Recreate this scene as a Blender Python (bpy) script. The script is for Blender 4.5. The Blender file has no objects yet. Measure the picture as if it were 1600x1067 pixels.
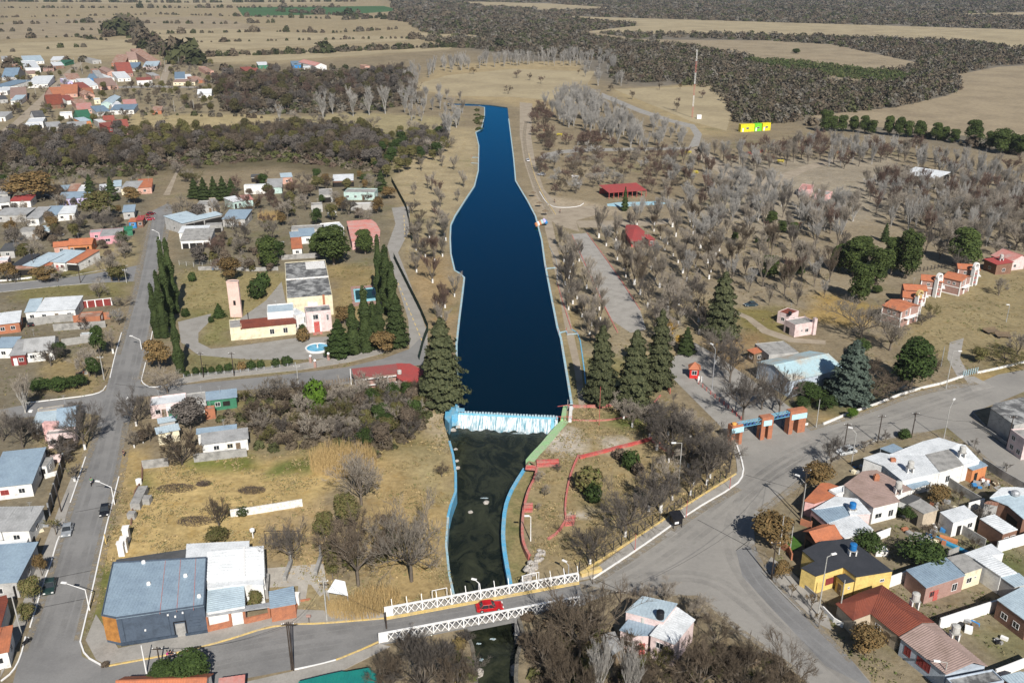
import bpy,bmesh,math,random
import numpy as np
from mathutils import Vector,Matrix
from mathutils.geometry import delaunay_2d_cdt,tessellate_polygon
random.seed(7)
rng=np.random.default_rng(7)
scene=bpy.context.scene
COL=scene.collection
# ---------------------------------------------------------------- camera
CAM_H,CAM_F,PITCH=96.0,1420.0,math.radians(22.3)
cam_data=bpy.data.cameras.new('camera')
cam_data.sensor_width=36.0
cam_data.lens=36.0*CAM_F/1600.0
cam_data.clip_start=1.0
cam_data.clip_end=30000.0
cam=bpy.data.objects.new('camera',cam_data)
COL.objects.link(cam)
cam.location=(0,0,CAM_H)
cam.rotation_euler=(math.radians(90)-PITCH,0,0)
scene.camera=cam
# ---------------------------------------------------------------- light
SUN_EL,SUN_AZ=math.radians(39),math.radians(180-13.5)
world=bpy.data.worlds.new('World')
scene.world=world
world.use_nodes=True
wn=world.node_tree.nodes
wl=world.node_tree.links
wn.clear()
sky=wn.new('ShaderNodeTexSky')
sky.sky_type='NISHITA'
sky.sun_disc=False
sky.sun_elevation=SUN_EL
sky.sun_rotation=SUN_AZ
sky.altitude=900
sky.air_density=1.0
sky.dust_density=0.4
sky.ozone_density=1.5
bg=wn.new('ShaderNodeBackground')
bg.inputs['Strength'].default_value=0.05
wo=wn.new('ShaderNodeOutputWorld')
wl.new(sky.outputs[0],bg.inputs[0])
wl.new(bg.outputs[0],wo.inputs[0])
sd=bpy.data.lights.new('sun','SUN')
sd.energy=4.8
sd.angle=math.radians(0.5)
sd.color=(1.0,0.955,0.89)
sun=bpy.data.objects.new('sun',sd)
COL.objects.link(sun)
_d=Vector((-math.sin(SUN_AZ)*math.cos(SUN_EL),-math.cos(SUN_AZ)*math.cos(SUN_EL),-math.sin(SUN_EL)))
sun.rotation_euler=_d.to_track_quat('-Z','Y').to_euler()
sun.location=(0,0,200)
scene.view_settings.view_transform='Standard'
scene.view_settings.look='None'
scene.view_settings.exposure=0.40
scene.view_settings.gamma=1.0
scene.view_settings.use_curve_mapping=False
scene.cycles.max_bounces=5
scene.cycles.diffuse_bounces=2
scene.cycles.glossy_bounces=2
scene.cycles.transparent_max_bounces=6
# ---------------------------------------------------------------- surveying: photograph pixel -> point of the place
cP,sP=math.cos(PITCH),math.sin(PITCH)
def P(px,py,z=0.0):
 k=(533.5-py)/CAM_F
 h=(px-800.0)/CAM_F
 dy=cP+k*sP
 dz=-sP+k*cP
 t=(z-CAM_H)/dz
 return Vector((h*t,dy*t,z))
def hgt(px,py,hp,z=0.0):
 """height in metres of something hp pixels tall whose base stands at px,py"""
 g=P(px,py,z)
 k=(533.5-(py-hp))/CAM_F
 return g.y*(k*cP-sP)/(cP+k*sP)+CAM_H-z
def scl(py):
 return(py+50.0)*0.9255/CAM_H
ZOOM=dict(px=(0,0,1),a1=(0,60,3.81),a2=(0,330,3.557),a3=(220,330,3.557),a4=(440,330,3.557),a5=(0,620,4.267),a6=(0,820,4.32),a7=(130,800,4),a8=(200,600,4.104),b1=(480,600,3.557),b2=(480,850,4.916),b3=(780,600,3.557),b4=(780,850,4.916),b5=(1060,520,4.104),b6=(1140,720,4.446),b7=(1340,660,4.446),b8=(1280,850,4.916),c1=(1300,370,4.267),c2=(1100,380,4.85),c3=(820,440,4.85),c4=(820,230,4.64),c5=(1080,120,3.077),c6=(580,60,3.81),c7=(300,100,4.103),c8=(0,0,2),d1=(1280,540,4.85),d2=(800,0,2),d3=(820,130,3.9525),d4=(1080,300,4),d5=(0,270,5),d6=(260,260,4),d7=(0,520,5.333),d8=(1440,720,3.075),e1=(1120,620,10),e4=(580,890,4.706),e5=(1360,440,8.889),e8=(400,900,10))
def Q(zm,x,y,z=0.0):
 o=ZOOM[zm]
 return P(o[0]+x/o[2],o[1]+y/o[2],z)
def PX(zm,x,y):
 o=ZOOM[zm]
 return(o[0]+x/o[2],o[1]+y/o[2])
 # ---------------------------------------------------------------- materials
MATS={}
def mat(name,col,rough=0.85,noise=0.12,scale=1.5,col2=None,scale2=8.0,metal=0.0,bump=0.0,spec=0.3,rnd=0.0,stain=None,space='Object',coat=0.0):
 """procedural material: base colour broken up by two noises, optional second colour as stains"""
 if name in MATS:return MATS[name]
 m=bpy.data.materials.new(name)
 m.use_nodes=True
 nt=m.node_tree;N=nt.nodes;L=nt.links
 b=N['Principled BSDF']
 b.inputs['Roughness'].default_value=rough
 b.inputs['Metallic'].default_value=metal
 b.inputs['Specular IOR Level'].default_value=spec
 tc=N.new('ShaderNodeTexCoord')
 n1=N.new('ShaderNodeTexNoise');n1.inputs['Scale'].default_value=scale;n1.inputs['Detail'].default_value=5
 n1.inputs['Roughness'].default_value=0.65
 L.new(tc.outputs[space],n1.inputs['Vector'])
 n2=N.new('ShaderNodeTexNoise');n2.inputs['Scale'].default_value=scale2;n2.inputs['Detail'].default_value=3
 L.new(tc.outputs[space],n2.inputs['Vector'])
 mx=N.new('ShaderNodeMix');mx.data_type='RGBA'
 mx.inputs[6].default_value=(*col,1)
 mx.inputs[7].default_value=(*(col2 or[c*0.6 for c in col]),1)
 mr=N.new('ShaderNodeMapRange')
 lo,hi=stain or(0.42,0.68)
 mr.inputs['From Min'].default_value=lo;mr.inputs['From Max'].default_value=hi
 L.new(n1.outputs[0],mr.inputs['Value']);L.new(mr.outputs[0],mx.inputs[0])
 hs=N.new('ShaderNodeHueSaturation')
 vr=N.new('ShaderNodeMapRange')
 vr.inputs['From Min'].default_value=0.3;vr.inputs['From Max'].default_value=0.7
 vr.inputs['To Min'].default_value=1-noise;vr.inputs['To Max'].default_value=1+noise
 L.new(n2.outputs[0],vr.inputs['Value'])
 L.new(mx.outputs[2],hs.inputs['Color'])
 if rnd>0:
  oi=N.new('ShaderNodeObjectInfo')
  r2=N.new('ShaderNodeMapRange')
  r2.inputs['To Min'].default_value=1-rnd;r2.inputs['To Max'].default_value=1+rnd
  L.new(oi.outputs['Random'],r2.inputs['Value'])
  mm=N.new('ShaderNodeMath');mm.operation='MULTIPLY'
  L.new(vr.outputs[0],mm.inputs[0]);L.new(r2.outputs[0],mm.inputs[1])
  L.new(mm.outputs[0],hs.inputs['Value'])
 else:
  L.new(vr.outputs[0],hs.inputs['Value'])
 L.new(hs.outputs[0],b.inputs['Base Color'])
 if bump>0:
  bp=N.new('ShaderNodeBump');bp.inputs['Strength'].default_value=bump;bp.inputs['Distance'].default_value=0.1
  L.new(n2.outputs[0],bp.inputs['Height']);L.new(bp.outputs[0],b.inputs['Normal'])
 MATS[name]=m
 return m
def leafmat(name,col,col2,rnd=0.2,trans=0.0):
 """foliage / twigs: colour differs from leaf clump to leaf clump and from plant to plant"""
 if name in MATS:return MATS[name]
 m=bpy.data.materials.new(name);m.use_nodes=True
 nt=m.node_tree;N=nt.nodes;L=nt.links
 b=N['Principled BSDF'];b.inputs['Roughness'].default_value=0.8;b.inputs['Specular IOR Level'].default_value=0.15
 g=N.new('ShaderNodeNewGeometry')
 mx=N.new('ShaderNodeMix');mx.data_type='RGBA'
 mx.inputs[6].default_value=(*col,1);mx.inputs[7].default_value=(*col2,1)
 L.new(g.outputs['Random Per Island'],mx.inputs[0])
 oi=N.new('ShaderNodeObjectInfo');hs=N.new('ShaderNodeHueSaturation')
 r2=N.new('ShaderNodeMapRange');r2.inputs['To Min'].default_value=1-rnd;r2.inputs['To Max'].default_value=1+rnd
 L.new(oi.outputs['Random'],r2.inputs['Value']);L.new(r2.outputs[0],hs.inputs['Value'])
 L.new(mx.outputs[2],hs.inputs['Color']);L.new(hs.outputs[0],b.inputs['Base Color'])
 MATS[name]=m
 return m
M={}
M['asphalt']=mat('worn_asphalt',(0.225,0.22,0.212),0.9,0.06,0.10,(0.165,0.162,0.158),3.0,bump=0.05)
M['dusty']=mat('dusty_asphalt',(0.275,0.26,0.235),0.92,0.05,0.06,(0.20,0.19,0.175),1.5,stain=(.45,.75))
M['asphalt_dark']=mat('patched_asphalt',(0.215,0.213,0.21),0.9,0.06,0.2,(0.18,0.178,0.175),3.0)
M['concrete_path']=mat('concrete_pavement',(0.33,0.31,0.28),0.9,0.08,0.3,(0.25,0.235,0.21),4.0)
M['dirt']=mat('pale_dirt',(0.34,0.285,0.215),0.95,0.1,0.2,(0.25,0.205,0.15),4.0)
M['gravel']=mat('grey_gravel',(0.30,0.285,0.26),0.95,0.10,0.25,(0.24,0.225,0.2),5.0)
M['drygrass']=mat('dry_grass',(0.30,0.235,0.125),0.95,0.15,0.15,(0.2,0.165,0.085),2.0)
M['greengrass']=mat('green_grass',(0.10,0.12,0.035),0.95,0.25,0.5,(0.19,0.17,0.075),2.5)
M['straw']=mat('straw_field',(0.36,0.295,0.18),0.95,0.10,0.02,(0.255,0.205,0.125),0.3)
M['straw2']=mat('ploughed_straw',(0.30,0.24,0.155),0.95,0.14,0.03,(0.215,0.17,0.11),0.35)
M['crop']=mat('green_crop',(0.04,0.10,0.03),0.95,0.1,0.01,(0.05,0.12,0.04),0.2)
M['white']=mat('white_paint',(0.78,0.77,0.75),0.6,0.05,0.8,(0.66,0.64,0.6),6.0,stain=(0.5,0.75))
M['whitewash']=mat('whitewash',(0.75,0.74,0.72),0.8,0.08,2.0,(0.5,0.47,0.42),6.0)
M['yellow']=mat('yellow_paint',(0.62,0.45,0.16),0.8,0.15,0.8,(0.45,0.36,0.22),3.0)
M['blue_paint']=mat('sky_blue_paint',(0.10,0.36,0.56),0.7,0.16,0.7,(0.24,0.40,0.48),4.0)
M['pale_blue']=mat('faded_blue_curb',(0.30,0.46,0.52),0.8,0.2,0.4,(0.42,0.43,0.40),2.0)
M['mint']=mat('mint_green_paint',(0.28,0.47,0.23),0.8,0.15,0.6,(0.36,0.40,0.27),4.0)
M['red_paint']=mat('red_paint',(0.46,0.08,0.07),0.8,0.2,0.6,(0.36,0.17,0.14),3.0)
M['pinkred']=mat('faded_red_paint',(0.48,0.14,0.12),0.85,0.2,0.5,(0.36,0.23,0.18),3.0)
M['concrete']=mat('weathered_concrete',(0.34,0.33,0.31),0.9,0.1,0.7,(0.20,0.195,0.185),5.0)
M['mottled']=mat('mottled_concrete_roof',(0.34,0.34,0.33),0.9,0.2,0.35,(0.10,0.10,0.10),1.6,stain=(0.40,0.56))
M['stone']=mat('pale_stone',(0.42,0.39,0.35),0.9,0.2,0.8,(0.25,0.22,0.19),4.0,bump=0.3)
M['dark_steel']=mat('dark_steel',(0.03,0.03,0.033),0.5,0.1)
M['grey_steel']=mat('galvanised_steel',(0.45,0.46,0.47),0.45,0.08,metal=0.3)
M['wood_pole']=mat('dark_wood_pole',(0.06,0.045,0.035),0.9,0.2)
M['conc_pole']=mat('concrete_pole',(0.42,0.41,0.38),0.85,0.1)
M['glass']=mat('window_glass',(0.03,0.035,0.04),0.15,0.1,spec=0.5)
M['dark']=mat('dark_interior',(0.02,0.018,0.016),0.9,0.2)
M['black']=mat('black_plastic',(0.015,0.015,0.018),0.5,0.1)
M['tank_blue']=mat('blue_plastic',(0.02,0.16,0.42),0.4,0.08)
M['tank_white']=mat('fibre_cement_tank',(0.5,0.49,0.46),0.8,0.12,2.0,(0.36,0.35,0.32))
M['green_mesh']=mat('dark_green_netting',(0.008,0.03,0.018),0.9,0.2)
M['brick']=mat('orange_brick',(0.40,0.16,0.085),0.9,0.18,1.0,(0.28,0.12,0.075),9.0)
M['brick_brown']=mat('brown_brick',(0.22,0.12,0.08),0.9,0.18,1.0,(0.16,0.09,0.065),9.0)
M['brick_pink']=mat('pinkish_brick',(0.36,0.225,0.19),0.9,0.15,1.0,(0.28,0.17,0.14),9.0)
W_ps=(0.60,0.41,0.35)
M['wood']=mat('weathered_wood',(0.19,0.14,0.09),0.9,0.2,2.0)
M['orange_wood']=mat('varnished_wood',(0.42,0.19,0.05),0.7,0.2,1.0,(0.22,0.1,0.03),4.0)
M['teal']=mat('teal_shade_cloth',(0.012,0.20,0.17),0.7,0.12,0.5,(0.01,0.16,0.15))
W={}
for k,c in dict(white=(0.74,0.73,0.70),cream=(0.72,0.65,0.47),yellow=(0.68,0.50,0.17),pink=(0.66,0.40,0.38),palepink=(0.68,0.54,0.52),lilac=(0.52,0.46,0.68),grey=(0.42,0.41,0.39),turq=(0.44,0.57,0.53),green=(0.05,0.19,0.11),salmon=(0.55,0.33,0.26),paleblue=(0.42,0.48,0.55),slate=(0.072,0.095,0.13),hotpink=(0.60,0.30,0.34),orange=(0.55,0.22,0.09),tan=(0.48,0.40,0.30),maroon=(0.22,0.04,0.035),blue=(0.04,0.22,0.5)).items():
 W[k]=mat('wall_paint_'+k,c,0.85,0.10,0.7,[q*0.6 for q in c],4.0,stain=(0.45,0.78))
W['brick']=M['brick'];W['brickbrown']=M['brick_brown'];W['brickpink']=M['brick_pink'];W['concrete']=M['concrete'];W['wood']=M['wood']
R={}
for k,c,c2,rg,mt in[('blue',(0.31,0.40,0.475),(0.25,0.325,0.40),0.5,0.15),('white',(0.66,0.68,0.69),(0.52,0.54,0.55),0.55,0.0),('lblue',(0.46,0.55,0.60),(0.36,0.44,0.49),0.5,0.1),('grey',(0.36,0.36,0.355),(0.24,0.24,0.235),0.7,0.0),('orange',(0.44,0.155,0.075),(0.31,0.12,0.07),0.8,0.0),('maroon',(0.20,0.055,0.032),(0.14,0.04,0.028),0.8,0.0),('red',(0.34,0.06,0.055),(0.27,0.065,0.06),0.7,0.0),('fadedred',(0.48,0.20,0.17),(0.42,0.30,0.27),0.8,0.0),('brown',(0.30,0.20,0.165),(0.25,0.165,0.135),0.85,0.0),('pinkbrown',(0.33,0.24,0.21),(0.25,0.18,0.15),0.9,0.0),('black',(0.035,0.038,0.045),(0.045,0.047,0.055),0.8,0.0),('dark',(0.07,0.072,0.075),(0.1,0.1,0.1),0.8,0.0),('green',(0.03,0.20,0.11),(0.03,0.16,0.09),0.7,0.0),('rust',(0.30,0.15,0.10),(0.40,0.32,0.26),0.8,0.0),('rustblue',(0.38,0.52,0.56),(0.44,0.36,0.27),0.6,0.0),('turq',(0.10,0.42,0.50),(0.1,0.36,0.42),0.7,0.0)]:
 R[k]=mat('roofing_'+k,c,rg,0.1,0.35 if k!='rustblue' else 0.16,c2,2.5,metal=mt,spec=0.35)
R['concrete']=M['concrete'];R['mottled']=M['mottled']
# ---------------------------------------------------------------- object helpers
def tag(o,label=None,cat=None,group=None,kind=None):
 if label:o['label']=label
 if cat:o['category']=cat
 if group:o['group']=group
 if kind:o['kind']=kind
 return o
def link(name,me,mt=None,parent=None,loc=(0,0,0),rz=0.0):
 o=bpy.data.objects.new(name,me)
 COL.objects.link(o)
 if mt is not None and me is not None and len(me.materials)==0:me.materials.append(mt)
 o.location=loc
 o.rotation_euler=(0,0,rz)
 if parent is not None:o.parent=parent
 return o
def thing(name,label,cat,loc=(0,0,0),rz=0.0,group=None):
 o=bpy.data.objects.new(name,None)
 COL.objects.link(o)
 o.empty_display_size=0.5
 o.location=loc;o.rotation_euler=(0,0,rz)
 return tag(o,label,cat,group)
class MB:
 """collects boxes, prisms and tubes into one mesh"""
 def __init__(s):s.v=[];s.f=[]
 def add(s,vs,fs):
  n=len(s.v);s.v+=[tuple(q)for q in vs];s.f+=[tuple(i+n for i in f)for f in fs];return s
 def box(s,x0,x1,y0,y1,z0,z1):
  return s.add([(x0,y0,z0),(x1,y0,z0),(x1,y1,z0),(x0,y1,z0),(x0,y0,z1),(x1,y0,z1),(x1,y1,z1),(x0,y1,z1)],[(3,2,1,0),(4,5,6,7),(0,1,5,4),(1,2,6,5),(2,3,7,6),(3,0,4,7)])
 def prism(s,pts,z0,z1):
  n=len(pts)
  a=sum(pts[i][0]*pts[(i+1)%n][1]-pts[(i+1)%n][0]*pts[i][1]for i in range(n))
  if a<0:pts=pts[::-1]
  vs=[(p[0],p[1],z0)for p in pts]+[(p[0],p[1],z1)for p in pts]
  return s.add(vs,[tuple(range(n))[::-1],tuple(range(n,2*n))]+[(i,(i+1)%n,(i+1)%n+n,i+n)for i in range(n)])
 def tube(s,a,b,r0,r1=None,n=5):
  r1=r0 if r1 is None else r1
  a=Vector(a);b=Vector(b);d=(b-a)
  if d.length<1e-6:return s
  d.normalize()
  u=d.orthogonal().normalized();w=d.cross(u)
  vs=[a+(u*math.cos(2*math.pi*i/n)+w*math.sin(2*math.pi*i/n))*r0 for i in range(n)]+[b+(u*math.cos(2*math.pi*i/n)+w*math.sin(2*math.pi*i/n))*r1 for i in range(n)]
  return s.add(vs,[(i,(i+1)%n,(i+1)%n+n,i+n)for i in range(n)]+[tuple(range(n))[::-1],tuple(range(n,2*n))])
 def bar(s,a,b,w,t):
  """rectangular bar from a to b, w across (horizontal), t high"""
  a=Vector(a);b=Vector(b);d=(b-a).normalized()
  side=Vector((-d.y,d.x,0))
  if side.length<1e-4:side=Vector((1,0,0))
  side=side.normalized()*w/2
  up=d.cross(side).normalized()*t/2
  vs=[a-side-up,a+side-up,a+side+up,a-side+up,b-side-up,b+side-up,b+side+up,b-side+up]
  return s.add(vs,[(0,1,2,3),(7,6,5,4),(0,4,5,1),(1,5,6,2),(2,6,7,3),(3,7,4,0)])
 def lathe(s,prof,cx=0,cy=0,n=14):
  vs=[];fs=[]
  for r,z in prof:
   for i in range(n):vs.append((cx+r*math.cos(2*math.pi*i/n),cy+r*math.sin(2*math.pi*i/n),z))
  for j in range(len(prof)-1):
   for i in range(n):fs.append((j*n+i,j*n+(i+1)%n,(j+1)*n+(i+1)%n,(j+1)*n+i))
  fs.append(tuple(range(n))[::-1]);fs.append(tuple(range((len(prof)-1)*n,len(prof)*n)))
  return s.add(vs,fs)
 def mesh(s,name='mesh',mt=None,smooth=False):
  me=bpy.data.meshes.new(name)
  me.from_pydata(s.v,[],s.f)
  if mt is not None:me.materials.append(mt)
  if smooth:me.shade_smooth()
  me.update()
  return me
 def obj(s,name,mt,parent=None,loc=(0,0,0),rz=0.0,smooth=False):
  return link(name,s.mesh(name,mt,smooth),None,parent,loc,rz)
def npmesh(name,V,F,mt=None):
 """mesh from numpy verts and (n,k) faces"""
 me=bpy.data.meshes.new(name)
 V=np.asarray(V,dtype=np.float32);F=np.asarray(F,dtype=np.int32)
 k=F.shape[1]
 me.vertices.add(len(V));me.vertices.foreach_set('co',V.ravel())
 me.loops.add(F.size);me.loops.foreach_set('vertex_index',F.ravel())
 me.polygons.add(len(F));me.polygons.foreach_set('loop_start',np.arange(0,F.size,k,dtype=np.int32))
 me.update(calc_edges=True)
 if mt is not None:me.materials.append(mt)
 return me
def sheet(name,pts,z,mt,kind='structure',label=None,cat=None,thick=0.0):
 """flat polygon of world points at height z"""
 base=Vector((sum(p.x for p in pts)/len(pts),sum(p.y for p in pts)/len(pts),0))
 q=[(p.x-base.x,p.y-base.y)for p in pts]
 a=sum(q[i][0]*q[(i+1)%len(q)][1]-q[(i+1)%len(q)][0]*q[i][1]for i in range(len(q)))
 if a<0:q=q[::-1]
 if thick:
  o=MB().prism(q,z-thick,z).obj(name,mt,loc=base)
 else:
  tri=tessellate_polygon([[Vector((x,y,0))for x,y in q]])
  fs=[]
  for t in tri:
   a,b,c=(q[i]for i in t)
   fs.append(t if(b[0]-a[0])*(c[1]-a[1])-(b[1]-a[1])*(c[0]-a[0])>0 else t[::-1])
  me=bpy.data.meshes.new(name)
  me.from_pydata([(x,y,z)for x,y in q],[],fs)
  me.materials.append(mt)
  o=link(name,me,None,None,base)
 return tag(o,label,cat,None,kind)
def smooth_line(pts,it=2):
 for _ in range(it):
  q=[pts[0]]
  for a,b in zip(pts[:-1],pts[1:]):q+=[a*.75+b*.25,a*.25+b*.75]
  q.append(pts[-1]);pts=q
 return pts
def ribbon_mesh(pts,w,z0,z1,off=0.0,closed=False):
 """solid band following a line: width w, from z0 up to z1"""
 L_,R_=[],[]
 n=len(pts)
 for i,p in enumerate(pts):
  a=pts[i-1]if i>0 else(pts[-1]if closed else pts[0])
  b=pts[i+1]if i<n-1 else(pts[0]if closed else pts[-1])
  d=Vector((b.x-a.x,b.y-a.y,0)).normalized()
  nn=Vector((-d.y,d.x,0))
  L_.append(p+nn*(off+w/2));R_.append(p+nn*(off-w/2))
 m=MB();V=[];F=[]
 for l,r in zip(L_,R_):
  V+=[(l.x,l.y,z0),(r.x,r.y,z0),(r.x,r.y,z1),(l.x,l.y,z1)]
 rn=n if closed else n-1
 for i in range(rn):
  a=4*i;b=4*((i+1)%n)
  F+=[(a+3,a+2,b+2,b+3),(a+2,a+1,b+1,b+2),(a,a+3,b+3,b),(a+1,a,b,b+1)]
 if not closed:
  F+=[(0,1,2,3),(4*n-1,4*n-2,4*n-3,4*n-4)]
 return m.add(V,F)
def ribbon(name,pts,w,z0,z1,mt,off=0.0,kind=None,label=None,cat=None,sm=0,parent=None,closed=False):
 if sm:pts=smooth_line(pts,sm)
 base=Vector((pts[0].x,pts[0].y,0))
 o=ribbon_mesh([p-base for p in pts],w,z0,z1,off,closed).obj(name,mt,parent,base)
 return tag(o,label,cat,None,kind)
 # ---------------------------------------------------------------- land, water, roads
RIVER_Z,SHELF_Z,LAKE_Z=-2.5,-1.2,-0.35
def line(s,zm='px',z=0.0):
 return[Q(zm,x,y,z)for x,y in s]
lake_left=line([(715,641),(714,600),(712.7,560),(712.7,538),(717,499),(722.5,456),(725,434),(717,427),(710,423),(704,397),(703,372),(704,352),(711,337),(727,312),(741,291),(747,267),(748,228),(743,207),(752,202),(757,181),(757,168),(748,166),(728,165.5),(700,163.5)])
lake_top=line([(698,161.5),(730,162),(765,164),(793,168)])
lake_right=line([(795,186),(799,217),(803,249),(806,283),(813.6,296),(825,315),(837,338),(841.5,355),(847,376),(852,413),(860,454),(871.5,512),(877,529),(888,595),(894,632),(895,640)])
weir_l,weir_r=P(716,643.5),P(872,651.5)
chan_left=line([(695,634),(692,656),(702,690),(708,712),(712,741),(712,769),(704,791),(700,808),(697,850),(702,898),(709,930),(722,968),(738,1010),(744,1060),(740,1130)])
chan_right_up=line([(880,652),(873,667),(860,683),(847.5,698),(825,721),(820,733)])
curve_blue=line([(820,733),(808,752),(797,771),(789,795),(786,830),(787,853),(791,880),(797,911),(800,935)],z=SHELF_Z)
chan_right_low=line([(808,955),(818,990),(808,1025),(806,1060),(818,1130)])
red1=line([(840,729),(836,746),(826,765),(821,783),(818,797),(816,820),(816.5,842),(822,858.6),(828,868)])
stairs_line=line([(836,862),(822,885),(824,912)])
blue_flat=[Vector((p.x,p.y,0))for p in curve_blue]
# the hole cut in the ground: lake, channel and the low shelf beside it
hole=[]
hole+=lake_top+lake_right+[P(884,642),P(880,652)]+chan_right_up[1:]+[P(828,722)]+red1+[P(830,880),P(822,900),P(822,925),P(812,940)]+chan_right_low+chan_left[::-1]+[P(712,636)]+lake_left
def inside(px_,py_,poly):
 x=np.array([p.x for p in poly]);y=np.array([p.y for p in poly])
 n=len(x);r=np.zeros(px_.shape,bool);j=n-1
 for i in range(n):
  c=((y[i]>py_)!=(y[j]>py_))&(px_<(x[j]-x[i])*(py_-y[i])/(y[j]-y[i]+1e-12)+x[i])
  r^=c;j=i
 return r
def seg_dist(X,Y,pts,closed=True):
 d=np.full(X.shape,1e9);n=len(pts)
 for i in range(n if closed else n-1):
  a=pts[i];b=pts[(i+1)%n]
  ex,ey=b.x-a.x,b.y-a.y
  t=np.clip(((X-a.x)*ex+(Y-a.y)*ey)/(ex*ex+ey*ey+1e-9),0,1)
  d=np.minimum(d,np.hypot(X-a.x-t*ex,Y-a.y-t*ey))
 return d
_ys=[80.0]
while _ys[-1]<7000:_ys.append(_ys[-1]*1.011+0.25)
pts2=[]
for y in _ys:
 w=0.62*y+25
 nx=int(min(120,2*w/(y*0.011+0.25)))
 for i in range(nx+1):pts2.append((-w+2*w*i/nx+random.uniform(-.3,.3)*y*.003,y))
for x in(-9000,-4500,0,4500,9000):
 for y in(-600,60,9000):pts2.append((x,y))
for y in(500,1500,4000):pts2+=[(-9000,y),(9000,y),(-y*1.3-100,y),(y*1.3+100,y)]
A2=np.array(pts2)
keep=~inside(A2[:,0],A2[:,1],hole)
dd=seg_dist(A2[:,0],A2[:,1],hole)
keep&=dd>np.minimum(1.0,A2[:,1]*0.003)
A2=A2[keep]
nh=len(hole)
vin=[Vector((p.x,p.y))for p in hole]+[Vector((float(a),float(b)))for a,b in A2]
res=delaunay_2d_cdt(vin,[],[list(range(nh))],0,1e-5)
VV=np.array([(v.x,v.y)for v in res[0]])
FF=np.array([f for f in res[2]if len(f)==3])
cen=VV[FF].mean(axis=1)
FF=FF[~inside(cen[:,0],cen[:,1],hole)]
# orientation
e1=VV[FF[:,1]]-VV[FF[:,0]];e2=VV[FF[:,2]]-VV[FF[:,0]]
cr=e1[:,0]*e2[:,1]-e1[:,1]*e2[:,0]
FF[cr<0]=FF[cr<0][:,::-1]
V3=np.column_stack([VV,np.zeros(len(VV))])
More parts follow.
